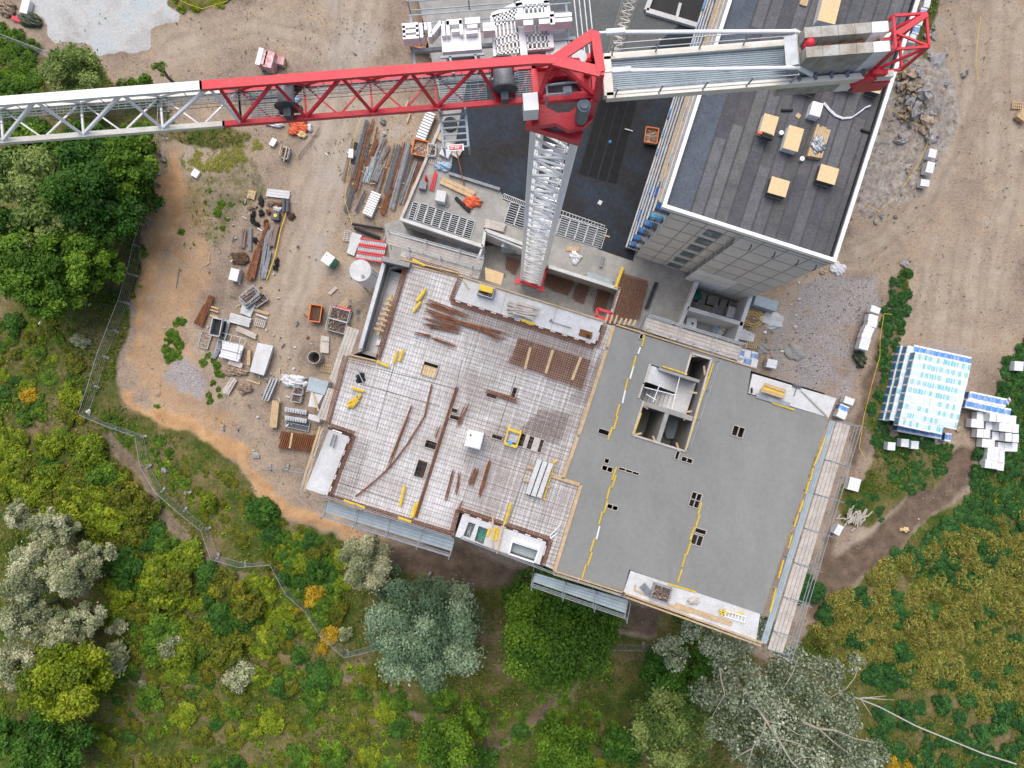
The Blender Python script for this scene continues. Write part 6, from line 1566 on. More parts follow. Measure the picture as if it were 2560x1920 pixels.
for (x, y, rx, ry, l, mm) in ((805, 150, 9, 13, 'dark tarred bundle of chain at the top of the bar yard', M_black), (690, 225, 12, 6, 'heap of cloth and scraps left of the dark chain', M_junk), (820, 320, 7, 8, 'small dark heap below the chain bundle', M_black), (690, 340, 6, 9, 'upper dark clamp heap on the left', M_black), (685, 430, 6, 8, 'middle dark clamp heap on the left', M_black), (755, 495, 7, 7, 'lower dark clamp heap on the left', M_black), (730, 740, 6, 8, 'lone dark clamp heap beside the rusty beams', M_black), (930, 300, 7, 7, 'round rusty ring pile above the generator', M_rust), (895, 450, 5, 5, 'upper small rusty ring pile', M_rust), (885, 490, 4, 4, 'lower small rusty ring pile', M_rust), (970, 180, 9, 7, 'dark scrap heap right of the chain bundle', M_junk), (1080, 195, 9, 7, 'coil of rusty springs near the dark pipes', M_rust), (1290, 380, 9, 9, 'brown soil clod beside the dark pipes', M_soil), (480, 1020, 24, 13, 'dark burnt timber heap left of the rusty beams', M_soil), (900, 1180, 8, 12, 'crumpled white foil on the grey bars', M_bag), (1080, 260, 10, 6, 'white crumpled sheet near the rusty springs', M_bag), (1050, 1080, 6, 8, 'dark rags at the end of the yellow hose', M_black), (1040, 1170, 6, 6, 'second dark rag heap at the end of the yellow hose', M_black)):
    q = C1(x, y); heap(q[0], q[1], 0, rx, ry, .35, l, 'scrap heap', mm, 'scrap_heap', int(x + y), 'scrap heaps of the yard', n=7, amp=.5)
for x in (1165, 1225): 
    m = MB(); m.tube(P(*C1(x, 120), .25), P(*C1(x - 5, 310), .25), .22, n=10); tag(m.build('felt_roll', M_steel), 'dark roll of felt beside the road', 'felt roll', 'two dark felt rolls beside the road')
Tg = thing('bending_machine', 'dark square bar bending machine with a yellow disc', 'machine', P(*C1(1035, 370), 0))
m = MB(); m.bx(*C1(1030, 365), 0, .75, .85, .85, 8); m.build('body', M_steel, Tg); q = P(*C1(1035, 360), .78); m = MB(); m.tube((q.x, q.y, .75), (q.x, q.y, .84), .2, n=16); m.build('disc', M_yellow, Tg)
tank_box(*C1(400, 1270), 0, 1.0, 1.35, 1.0, 14, M_concl, 'storage_box', 'pale grey storage box left of the rusty beams', 'box', None, M_bag)
for x, y, l in ((682, 355, 'flat white box on the ground below the jib'), (694, 349, None), (488, 433, 'flat white box alone on the sandy slope')):
    if l: m = MB(); m.bx(x, y, 0, .35, .55 if x > 600 else .75, .85, 32); tag(m.build('white_box', M_white), l, 'box')
cage_bin(711, 381, 0, .9, 1.2, .7, 14, 'dark bin with two timbers across it below the jib', 7, None)
for k in (0, 1): m = MB(); m.bar(P(704 + k * 14, 361 + k * 3, .9), P(697 + k * 12, 392 + k * 12, .9), .1); tag(m.build('timber', M_wood), 'thin timber lying across the dark bin', 'timber', 'timbers on the dark bin')
for (x, y, rx, ry, mm, nm, l) in ((748, 316, 24, 20, M_tarpo, 'tarpaulin', 'orange crumpled tarpaulin under the jib'), (759, 338, 12, 9, M_osb, 'bag_heap', 'pale orange bags beside the orange tarpaulin'), (774, 320, 6, 9, M_bag, 'sack', 'small white sack beside the orange tarpaulin'), (690, 312, 22, 7, M_bag, 'plastic_sheet', 'white plastic sheet half hidden under the jib'), (745, 245, 10, 10, M_tarpb, 'plastic_sheet', 'grey blue sheet seen through the jib')):
    heap(x, y, 0, rx, ry, .5, l, 'sheet', mm, nm, int(x), n=6)
m = MB(); m.path([P(x, y, .15) for x, y in ((798, 320), (775, 355), (755, 378), (745, 393))], .07); tag(m.build('pipe', M_rustd), 'thin bent pipe right of the dark bin', 'pipe')
for x, y, l in ((1015, 265, 'loose yellow plank under the jib'), (1022, 292, 'orange brown plank near the precast stair')):
    m = MB(); m.bar(P(x + 5, y - 14, .1), P(x - 5, y + 14, .1), .18, .06); tag(m.build('plank', M_wood), l, 'plank', 'loose planks under the jib')
heap(958, 305, 0, 7, 9, .3, 'grey rubber mat lump at the top of the steel yard', 'lump', M_steelg, 'concrete_lump', 3); heap(961, 335, 0, 5, 5, .3, 'small pale stone at the top of the steel yard', 'stone', M_concl, 'stone', 4)
# brick packs by the jib
for x, y, lx, ly, l in ((655, 142, .95, 1.6, 'tall red striped brick pack under white foil, left one'), (672, 148, .95, 1.8, 'tall red striped brick pack, right one of the pair'), (700, 150, .9, .9, 'low red striped brick pack standing apart')):
    p = P(x, y, 1.6 if x < 690 else .8); T = thing('brick_pack', l, 'brick pack', (p.x, p.y, 0), 'red striped brick packs')
    hh = 1.6 if x < 690 else .8
    m = MB(); m.box((p.x, p.y, .12), lx, ly, hh - .12, 14); m.build('bricks', M_brick, T); m = MB(); m.box((p.x, p.y, 0), lx, ly, .11, 14); m.build('skid', M_wood, T)
m = MB(); p = P(648, 140, 1.7); m.box((p.x, p.y, 1.62), .55, 1.9, .04, 14); tag(m.build('foil', M_bag), 'white foil flap on the left brick pack', 'foil')
# racks, boards, frames in the lower yard
for i, (x, y, a, l) in enumerate(((1000, 105, 40, 'tipped grey frame rack at the top of the lower yard'), (1010, 160, 38, 'grey frame rack lying under the tipped one'), (1170, 190, 35, 'grey frame rack leaning on the grey plate'))):
    q = C2(x, y); cage_bin(q[0], q[1], .1 + .4 * (i == 0), 2.0 if i < 2 else 1.6, 1.1 if i < 2 else .8, .8 if i < 2 else .3, -a, l, 30 + i, 'grey frame racks')
m = MB(); m.pr([C2(900, 230), C2(1100, 260), C2(1020, 450), C2(860, 380)], 0, .15); tag(m.build('steel_plate', M_galv), 'flat grey plate below the tipped frame rack', 'plate')
planks(C2(725, 455), C2(1030, 540), 0, 4, 1.05, 'wide stack of white boards in the lower yard', M_concl, rows=3, seed=1, h=.15); planks(C2(820, 620), C2(1120, 750), 0, 3, .6, 'stack of orange and white beams below the white boards', M_woodp, rows=2, seed=2)
planks(C2(1080, 335), C2(1300, 400), 0, 2, .3, 'two loose planks right of the grey plate, upper', M_wood, seed=3, h=.07); planks(C2(1115, 405), C2(1285, 470), 0, 1, .2, 'single pale plank right of the grey plate', M_concl, seed=4, h=.08)
pallet(*C2(1170, 540), 0, 16, 'small pale pallet right of the white boards')
bundle(C2(430, 110), C2(240, 590), .2, 12, .6, .09, M_rust, 'thick rusty bar bundle on the sandy ground', 'rusty bars on the sandy ground', 71); bundle(C2(330, 250), C2(170, 560), .15, 6, .3, .08, M_rust, 'thin rusty bars left of the thick bundle', 'rusty bars on the sandy ground', 72)
for y in (300, 350, 440): 
    m = MB(); m.bar(P(*C2(400, y - 20), .1), P(*C2(530, y + 20), .1), .18, .1); tag(m.build('bearer', M_wood), 'timber bearer under the thick rusty bundle', 'bearer', 'bearers under the thick rusty bundle')
cb = skip(*C2(490, 600), 0, 1.1, 1.9, 1.4, 12, 'tall galvanised tub with dark inside', M_black, M_galv, group=None, name='steel_tub', lumpy=False)
shutter(*C2(620, 620), 0, .9, 2.2, 14, 8, 'grey ribbed panel leaning beside the steel tub', None, M_alu)
shutter(*C2(320, 800), 0, 1.15, 1.9, 17, 4, 'open grey steel grid panel on the sandy ground', None, M_junk)
Tk = thing('scaffold_frame_stack', 'stack of scaffold frames around two white board stacks', 'scaffold frames', P(*C2(740, 900), 0))
for a, b in (((560, 680), (960, 780)), ((510, 790), (930, 880)), ((490, 920), (880, 1020)), ((560, 680), (460, 1040)), ((660, 700), (610, 830)), ((960, 780), (860, 1060)), ((870, 760), (800, 1100)), ((740, 715), (700, 850))):
    m = MB(); m.bar(P(*C2(*a), .8), P(*C2(*b), .8), .07); m.build('tube', M_galv, Tk)
planks(C2(610, 870), C2(910, 950), .3, 3, .95, 'upper white board stack inside the scaffold frames', M_bag, rows=3, seed=5); planks(C2(580, 1000), C2(880, 1080), .3, 3, .9, 'lower white board stack inside the scaffold frames', M_bag, rows=3, seed=6)
m = MB(); m.pr([C2(500, 800), C2(610, 830), C2(560, 930), C2(490, 910)], 0, .12); m.pr([C2(480, 930), C2(560, 950), C2(480, 1090), C2(400, 1070)], 0, .1); tag(m.build('mesh_mat', M_steelg), 'dark mesh mats left of the white board stacks', 'mats')
planks(C2(1015, 960), C2(1005, 1190), 0, 2, .35, 'upright yellow plank pair left of the big white plate', M_wood, rows=2, seed=8); 
m = MB(); m.pr([C2(1130, 840), C2(1370, 890), C2(1225, 1345), C2(1010, 1280)], .9, 1.05); m.pr([C2(1145, 860), C2(1350, 905), C2(1215, 1320), C2(1025, 1265)], 0, .9, zr=1.0); tag(m.build('wall_panel_stack', [M_concl]), 'big stack of white insulated wall panels on the yard', 'wall panels')
planks(C2(700, 1130), C2(910, 1200), 0, 4, .6, 'grey broken boards below the scaffold frames', M_woodp, rows=2, seed=9); heap(*C2(800, 1270), 0, 26, 12, .4, 'dark scrap pile below the broken boards', 'scrap', M_junk, 'scrap_heap', 77, n=10, amp=.5)
bundle(C2(800, 1390), C2(640, 1640), .2, 7, .9, .14, M_woodp, 'loose fan of weathered poles at the bottom of the lower yard', None, 75, name='pole_bundle', cat='poles')
heap(*C2(930, 1560), 0, 16, 13, .4, 'tangle of wire and scrap right of the poles', 'scrap', M_junk, 'scrap_heap', 79, n=10, amp=.5)
planks(C2(970, 1405), C2(1160, 1475), 0, 1, .2, 'single yellow plank above the wire tangle', M_wood, seed=3, h=.07)
# right part of the lower yard
m = MB(); q = P(*C3(888, 205), 1.7); T_ = thing('concrete_pipe', 'upright round concrete shaft pipe open at the top', 'pipe', (q.x, q.y, 0))
n = 32; vs = []; fs = []
for i in range(n):
    f = 2 * math.pi * i / n
    for r_, zz in ((.72, 0), (.72, 1.7), (.62, 1.7), (.58, .1)): vs.append((q.x + math.cos(f) * r_, q.y + math.sin(f) * r_, zz))
for i in range(n):
    for k in range(3): a = i * 4 + k; b = ((i + 1) % n) * 4 + k; fs.append((a, b, b + 1, a + 1))
m.add(vs, fs); m.build('shaft', M_conc, T_); m = MB(); m.tube((q.x, q.y, 0), (q.x, q.y, .12), .6, n=24); m.build('bottom', M_soil, T_)
m = MB(); m.pr([C3(990, -50), C3(1120, -20), C3(1115, 145), C3(985, 130)], 0, .15); m.pr([C3(1000, -130), C3(1130, -110), C3(1120, -30), C3(990, -55)], 0, .12); tag(m.build('plywood_sheet', M_woodp), 'tall pale board leaning near the shaft pipe', 'board')
pallet(*C3(1085, 375), 0, 10, 'yellowish pallet below the shaft pipe', M_wood, lx=1.3)
heap(*C3(590, 575), 0, 28, 14, .8, 'heap of white sacks on the lower yard', 'sacks', M_bag, 'sack_heap', 21, n=12, amp=.4); heap(*C3(745, 600), 0, 8, 10, .5, 'loose white sheet right of the sack heap', 'sheet', M_bag, 'plastic_sheet', 5, n=3)
cage_bin(*C3(640, 720), 0, 1.05, .75, .8, 8, 'upper mesh bin below the white sacks', 41); cage_bin(*C3(615, 835), 0, 1.05, .8, .8, 12, 'lower mesh bin below the white sacks', 42)
for x, y, l in ((215, 700, 'long grey girder panel standing on the yard'),): 
    Tt = thing('formwork_girder', l, 'girder', P(*C3(x, y), 0)); m = MB()
    for o in (-45, 0, 45): m.bar(P(*C3(285 + o, 540 + o * .2), .5), P(*C3(150 + o, 860 + o * .2), .5), .14, .5)
    m.build('girder', M_galv, Tt); m = MB()
    for i in range(12): t = i / 11; m.bar(P(*C3(240 - 135 * t, 535 + 320 * t), .55), P(*C3(330 - 135 * t, 550 + 320 * t), .55), .07)
    m.build('batten', M_galv, Tt)
planks(C3(330, 880), C3(290, 1280), 0, 4, .8, 'tall stack of yellow and grey timber on the lower yard', M_wood, rows=4, seed=10); 
for y, l in ((985, 'upper long steel waling on the lower yard'), (1115, 'middle toothed steel waling on the lower yard')):
    m = MB(); a = C3(450, y); b = C3(790, y + 55); m.bar(P(*a, .4), P(*b, .4), .3, .4)
    for i in range(9): t = (i + .5) / 9; x_, y_ = a[0] + (b[0] - a[0]) * t, a[1] + (b[1] - a[1]) * t; m.bar(P(x_, y_, .5), P(x_ - 1.5, y_ + 8, .5), .2, .3)
    tag(m.build('steel_waling', M_galv), l, 'waling')
shutter(*C3(640, 1235), 0, 2.75, 1.1, 12, 2, 'wide ribbed grey shutter frame at the bottom of the lower yard', None, M_steel)
Tn = mat_of_bars('rebar_mat', [C3(390, 1330), C3(940, 1400), C3(900, 1660), C3(335, 1600)], .22, .22, .5, .09, M_rust, 'thick rusty reinforcing mat stack with one lath on it')
for k in range(3):
    mat_of_bars('rebar_mat', [C3(390, 1330), C3(940, 1400), C3(900, 1660), C3(335, 1600)], .22, .22, .1 + .12 * k, .09, M_rust, 'rusty reinforcing mat further down in the same thick stack', group='mats under the rusty stack')
m = MB(); m.bar(P(*C3(560, 1365), .65), P(*C3(515, 1600), .65), .22, .06); tag(m.build('lath', M_wood), 'pale lath lying on the thick rusty mat stack', 'lath')
for i, (x, y, lx, ly, h, l) in enumerate(((660, 765, .9, .55, .8, 'dark steel crate just right of the orange skip'), (688, 800, 0, 0, 0, ''),)):
    pass
for x, y, l in ((847, 786, 'upper grey frame crate beside the terrace wall'), (840, 814, 'lower grey frame crate beside the terrace wall')): cage_bin(x, y, 0, 2.2, 1.35, 1.3, 15, l, int(y), 'grey frame crates by the terrace')
for i, (a, b, l) in enumerate((((838, 745), (878, 770), 'scattered dark frames above the frame crates'), ((895, 740), (905, 795), 'upright dark frames beside the terrace wall'))):
    m = MB(); rg2 = random.Random(i)
    for k in range(14): x, y = rg2.uniform(a[0], b[0]), rg2.uniform(a[1], b[1]); f = rg2.uniform(0, 3); m.bar(P(x, y, rg2.uniform(.1, .6)), P(x + 14 * math.cos(f), y + 14 * math.sin(f), rg2.uniform(.1, .8)), .07)
    tag(m.build('frame_scrap', M_steelg), l, 'scrap frames')
pallet(861, 763, .4, -40, 'brown pallet above the grey frame crates', M_wood); m = MB(); m.bar(P(838, 766, .4), P(878, 777, .4), .3, .3); tag(m.build('red_beam', M_red), 'faded red beam behind the brown pallet', 'beam')
planks((824, 735), (842, 718), 0, 2, .35, 'two short crossed laths on the road below the silo', M_woodp, seed=6, h=.07)
m = MB(); m.tube(P(447, 670, .1), P(440, 720, .1), .05); tag(m.build('pipe', M_steelg), 'thin grey pipe on the sandy slope', 'pipe')
for x, y, l in ((735, 993, 'thick'),): pass
shutter(675, 980, 0, .7, 1.0, 15, 4, 'small dark grid beside the girder panel', None) if False else None

# ---------------------------------------------------------------- packs of blocks in the east
def pack_proto(name, lx, ly, h, kind, seed=0):
    T = thing(name, 'x', 'block pack', (0, 0, 0)); a = -13
    m = MB(); W3 = (1, 1, 1); tops = {'cyan': ((.75, .93, .95), (.25, .66, .74), (.5, .82, .87)), 'blue': ((.1, .3, .75), (.12, .35, .8), (.15, .4, .85)), 'white': (W3, W3, W3), 'paper': ((.95, .97, .98), (.9, .95, .98), W3)}[kind]
    side = {'cyan': (.06, .28, .55), 'blue': (.05, .2, .5), 'white': (.85, .87, .9), 'paper': (.75, .85, .92)}[kind]
    m.tint = side; m.box((0, 0, .12), lx, ly * .78, h - .24, 0)
    m.tint = W3; m.box((0, 0, .13), lx - .012, ly, h - .36, 0); m.tint = W3; m.box((0, 0, h - .22), lx, ly, .2, 0)
    m.build('blocks', M_pack, T)
    m = MB(); rr = random.Random(seed); n = 5
    for i in range(n):
        m.tint = tops[rr.randrange(3)]; m.box((-lx / 2 + lx * (i + .5) / n, rr.uniform(-.04, .04), h - .02), lx / n * rr.uniform(.5, 1.0), ly * (rr.uniform(.5, .68) if kind != 'white' else .95), .02, 0)
    m.build('printed_film', M_pack, T)
    m = MB(); m.box((0, 0, 0), lx * .95, ly * .95, .115, 0); m.build('skid', M_wood, T)
    return T
PX = {(k, i): pack_proto('block_pack', .70, .93, 1.08, k, i) for k in ('cyan', 'blue', 'white', 'paper') for i in range({'cyan': 5, 'blue': 3, 'white': 1, 'paper': 1}[k])}
prk = random.Random(8)
USED = set()
def place_pack(kind, px, py, z, ang, label, group, sc=(1, 1, 1)):
    kind = (kind, prk.randrange({'cyan': 5, 'blue': 3, 'white': 1, 'paper': 1}[kind]))
    o = PX[kind]
    if kind in USED: o = copy_tree(o)
    USED.add(kind)
    p = P(px, py, z + 1.08 * sc[2]); o.location = (p.x, p.y, z); o.rotation_euler = (0, 0, R(-ang)); o.scale = sc
    tag(o, label, 'block pack', group); return o
rg = random.Random(12)
def E4(x, y): return (2180 + x / 4.88, 840 + y / 4.88)
gt = 'packs of the big turquoise stack'
for r_ in range(9):
    for c_ in range(9):
        if r_ == 8 and c_ > 6: continue
        x = 560 + c_ * 76 - r_ * 23.5; y = 250 + c_ * 16 + r_ * 101
        if r_ == 8: y -= 10
        k = 'white' if (r_, c_) in ((5, 1), (5, 2), (5, 4), (4, 8)) else 'cyan'
        q = E4(x + rg.uniform(-3, 3), y + rg.uniform(-3, 3))
        place_pack(k, *q, 2.16, 13, 'turquoise printed pack on the top layer of the big stack' if k == 'cyan' else 'plain white pack on the top layer of the big stack', gt)
        if c_ == 0 or r_ == 8:
            pass
for r_ in range(9):
    for c_, zz in ((-1, 1.08), (-2, 0)):
        x = 545 - 122 + (c_ + 1) * 82 - r_ * 24.5 + 40; y = 168 + c_ * 0 + r_ * 101 + 5
        q = E4(x + rg.uniform(-3, 3), y + rg.uniform(-3, 3)); place_pack('cyan', *q, zz, 13, 'turquoise pack on the stepped left side of the big stack', gt)
for c_ in range(9):
    q = E4(545 + c_ * 78, 165 + c_ * 17); place_pack('blue', *q, 1.08, 13, 'blue topped pack in the back row of the big stack', 'blue topped packs of the back row')
for c_ in range(7):
    q = E4(360 + c_ * 76, 1120 + c_ * 14); place_pack('blue', *q, 0, 11, 'blue topped pack in the front row below the big stack', 'blue topped packs of the front row')
place_pack('blue', *E4(930, 1235), 0, 8, 'single blue pack standing right of the front row', None)
for c_ in range(6):
    q = E4(1225 + c_ * 76, 730 + c_ * 16); place_pack('blue', *q, 0, 11, 'blue topped pack in the upper short row right of the big stack', 'blue packs of the upper short row')
for c_ in range(7):
    q = E4(1185 + c_ * 78, 830 + c_ * 17); place_pack('blue', *q, .6, 11, 'blue topped pack in the lower short row right of the big stack', 'blue packs of the lower short row')
for (x0, y0, n) in ((1320, 975, 6), (1250, 1065, 2), (1430, 1095, 5), (1320, 1185, 2), (1510, 1220, 4), (1380, 1305, 2), (1580, 1345, 3), (1455, 1400, 2), (1440, 1475, 2), (1420, 1560, 2), (1580, 1430, 1), (1580, 1510, 1), (1570, 1590, 1)):
    for c_ in range(n):
        q = E4(x0 + c_ * 80 + rg.uniform(-4, 4), y0 + c_ * 9 + rg.uniform(-4, 4)); place_pack('white', *q, (0, 1.0)[n > 3 and c_ > 1], 4 + rg.uniform(-3, 3), 'white pack in the irregular heap right of the big stack', 'white packs of the irregular heap')
for x, y, k, l in ((240, 1345, 'paper', 'loose grey block pile left of two white packs below the stack'), (405, 1305, 'paper', 'left one of two white packs below the big stack'), (525, 1330, 'paper', 'right one of two white packs below the big stack')): place_pack(k, *E4(x, y), 0, 5, l, None, (1.2, .95, 1))
for i, (x, y, k, a, l) in enumerate(((2189, 774, 'white', 20, 'topmost white pack of the roadside row'), (2183, 795, 'white', 15, 'second white pack of the roadside row'), (2181, 809, 'white', 15, 'third white pack of the roadside row'), (2173, 824, 'white', 25, 'fourth white pack of the roadside row'), (2167, 839, 'white', 25, 'fifth white pack of the roadside row'), (2164, 853, 'paper', 18, 'sixth white pack of the roadside row'), (2160, 866, 'white', 16, 'lowest white pack of the roadside row'))): place_pack(k, x, y, .9 if i not in (0,) else .6, a, l, None, (1.5, .75, .95))
for x, y, a, l, sc in ((2332, 383, 14, 'topmost of three pale block packs by the rubble heap', (1.2, 1, 1)), (2326, 418, 14, 'middle and longest of three pale block packs by the rubble heap', (1.2, 1.3, 1)), (2313, 457, 8, 'lowest of three pale block packs by the rubble heap', (1.4, .8, .8)), (2123, 1002, 20, 'upper pale pack beside the end of the scaffold deck', (1.6, .8, 1)), (2110, 1021, 24, 'blue banded pack beside the end of the scaffold deck', (1.5, .8, 1)), (2105, 1037, 24, 'lower pale pack beside the end of the scaffold deck', (1.5, .8, 1)), (1930, 909, 12, 'white pack on the gravel above the upper right balcony', (1.6, 1, 1)), (2136, 1211, 15, 'whitish pack alone in the weeds right of the scaffold', (1.8, 1.5, 1)), (2097, 1325, 28, 'pale box shaped pack by the heap of timber offcuts', (1.0, 1.2, 1)), (2548, 915, 5, 'white pack at the right edge of the picture', (1.4, 1.1, 1))):
    place_pack('blue' if 'blue' in l else 'paper', x, y, 0, a, l, None, sc)
for r_ in range(2):
    for c_ in range(3): place_pack('blue' if (c_ + r_) % 2 == 0 else 'white', 1852 + c_ * 17, 882 + c_ * 4 + r_ * 18, 1.0, 14, 'pack of the small blue and white group above the scaffold deck', 'small blue and white group')
for i in range(5): place_pack('white' if i % 2 == 0 else 'blue', 2318 - i * 9, 8 + i * 22, 0, 14, 'pack in the row at the foot of the tall block behind the red end frame', 'packs behind the red end frame')
heap(2150, 895, 0, 15, 22, 1.1, 'olive tarpaulin thrown over a pack at the end of the roadside row', 'tarpaulin', M_tarpg, 'tarpaulin', 17, n=5)
rg = random.Random(2); m = MB()
for i in range(60):
    x, y = rg.gauss(2136, 14), rg.gauss(1298, 10); f = rg.gauss(-1.0, .3); t = rg.uniform(.7, 1.2); m.tint = (t, t, t); r_ = rg.uniform(.5, .9); p_ = P(x, y, rg.uniform(.1, .6)); m.bar(p_, p_ + Vector((math.cos(f) * r_, -math.sin(f) * r_, .1)), .12, .06)
tag(m.build('timber_offcut_heap', M_woodp), 'heap of pale timber offcuts right of the scaffold', 'timber heap')
pallet(2434, 1266, 0, 30, 'grey pallet half sunk in the reeds', None); pallet(2542, 264, 0, 5, 'brown pallet at the right edge of the picture', M_wood); planks((2540, 285), (2560, 300), 0, 8, 1.2, 'stack of laths at the right edge of the picture', M_wood, rows=4, seed=1)
heap(2262, 1322, 0, 12, 8, .3, 'small straw heap on the brown path', 'straw', M_osb, 'straw_heap', 6, n=4); heap(2519, 1002, 0, 5, 9, .4, 'white sack on the gravel near the right edge', 'sack', M_bag, 'sack', 6)
# rubble heap: broken pieces one can pick out
rg = random.Random(31); protos = []
for i in range(7):
    m = MB(); m.tint = (1, 1, 1) if i % 3 else (1.2, .95, .7); m.lump((0, 0, 0), 1, rg.uniform(.6, 1), rg.uniform(.4, .8), seed=i + 50, nu=7, nv=5, amp=.6, flat=False); me = m.mesh('rubble_chunk'); me.materials.append(M_rock); protos.append(me)
def ground_z(px, py): return 2.2 * math.exp(-(((px - 2300) / 52) ** 2 + ((py - 235) / 75) ** 2)) * .95 - .15
for i in range(240):
    x, y = rg.gauss(2302, 34), rg.gauss(225, 62)
    if x < 2225 + (300 - y) * .1: continue
    o = bpy.data.objects.new('rubble_chunk', protos[i % 7]); z = max(0, ground_z(x, y)); p = P(x, y, z); s = rg.choice((.12, .2, .2, .3, .45)) if i > 6 else .9
    o.location = (p.x, p.y, z + s * .2); o.scale = (s, s, s); o.rotation_euler = (rg.uniform(-.5, .5), rg.uniform(-.5, .5), rg.uniform(0, 6)); C.objects.link(o); tag(o, 'grey broken piece on the concrete rubble heap', 'rubble', 'pieces of the concrete rubble heap')
for i, (x, y) in enumerate(((2060, 680), (2205, 540), (2190, 555), (2240, 540), (2180, 535), (2262, 660), (2275, 650), (2400, 1070), (2333, 70), (2020, 1050), (410, 820), (560, 1070), (640, 1140), (395, 985), (410, 1105), (412, 1177), (470, 1232), (630, 1295), (421, 1368), (640, 1220))):
    o = bpy.data.objects.new('loose_stone', protos[i % 7]); p = P(x, y, 0); s = rg.uniform(.25, .5); o.location = (p.x, p.y, 0); o.scale = (s, s, s); o.rotation_euler = (0, 0, i); C.objects.link(o); tag(o, 'loose grey stone lying on open ground', 'stone', 'loose stones on open ground')
# yellow barrier tapes
for i, (pts, l) in enumerate((([(2225, 270), (2265, 300), (2305, 315), (2330, 322), (2315, 370), (2290, 420), (2255, 470)], 'yellow tape around the weedy strip beside the rubble heap'), ([(2160, 510), (2198, 528), (2240, 492)], 'short yellow tape in a V below the tall block corner'), ([(2230, 786), (2210, 784), (2200, 850), (2200, 890), (2180, 960), (2160, 1040), (2148, 1120), (2165, 1150)], 'long yellow tape along the brown strip by the roadside packs'), ([(2453, 40), (2445, 90), (2440, 150), (2446, 200)], 'thin yellow tape on the track at the upper right'), ([(440, -5), (470, 10), (505, 22), (570, 2)], 'yellow tape at the top of the picture'), ([(880, 560), (862, 500), (868, 440), (890, 330), (905, 280)], 'faded yellow tape along the steel yard'))):
    m = MB(); m.path([P(x, y, .7) for x, y in pts], .028); tag(m.build('barrier_tape', M_yellow), l, 'tape')

# small scraps lying about the yard
rg = random.Random(77)
for i in range(110):
    x, y = rg.choice(((600, 640), (640, 800), (700, 1000), (880, 480), (760, 880), (560, 560))); x += rg.gauss(0, 55); y += rg.gauss(0, 75)
    if x > 860 - (y - 600) * .15 and y > 600: continue
    m = MB(); p_ = P(x, y, .06); f = rg.uniform(0, 3.1); r_ = rg.uniform(.12, .7); k = rg.random(); z = .05
    if k < .6: m.bar(p_, p_ + Vector((math.cos(f) * r_, math.sin(f) * r_, .02)), rg.uniform(.05, .14), .05)
    else: m.lump((p_.x, p_.y, -.02), rg.uniform(.06, .2), rg.uniform(.06, .16), .12, seed=i, nu=7, nv=3)
    tag(m.build('scrap_piece', rg.choice((M_wood, M_woodp, M_rust, M_steel, M_bag, M_concl))), 'small piece of scrap lying on the yard', 'scrap', 'small scraps on the yard')
for i in range(26):
    x, y = rg.uniform(1880, 2010), rg.uniform(690, 900); m = MB(); p_ = P(x, y, 0); m.lump((p_.x, p_.y, -.03), rg.uniform(.08, .3), rg.uniform(.08, .2), .15, seed=i, nu=7, nv=3); tag(m.build('scrap_piece', rg.choice((M_concl, M_bag, M_conc, M_wood))), 'small piece of rubbish on the gravel by the roofless rooms', 'scrap', 'small scraps by the roofless rooms')
# ---------------------------------------------------------------- vegetation
def leaf_mesh(name, c, n, size, tint, aspect=.55, seed=0):
    N = len(c); rs = np.random.RandomState(seed)
    n = n / (np.linalg.norm(n, axis=1, keepdims=True) + 1e-9)
    r = rs.randn(N, 3); t = np.cross(n, r); t /= (np.linalg.norm(t, axis=1, keepdims=True) + 1e-9); b = np.cross(n, t)
    s = size[:, None]
    v = np.stack([c - t * s, c + b * s * aspect, c + t * s, c - b * s * aspect], 1).reshape(-1, 3)
    me = bpy.data.meshes.new(name)
    me.vertices.add(4 * N); me.vertices.foreach_set('co', v.astype(np.float32).ravel())
    me.loops.add(4 * N); me.loops.foreach_set('vertex_index', np.arange(4 * N, dtype=np.int32))
    me.polygons.add(N); me.polygons.foreach_set('loop_start', np.arange(0, 4 * N, 4, dtype=np.int32))
    me.update(calc_edges=True)
    at = me.attributes.new('tint', 'FLOAT_COLOR', 'FACE'); at.data.foreach_set('color', np.concatenate([tint, np.ones((N, 1))], 1).astype(np.float32).ravel())
    return me
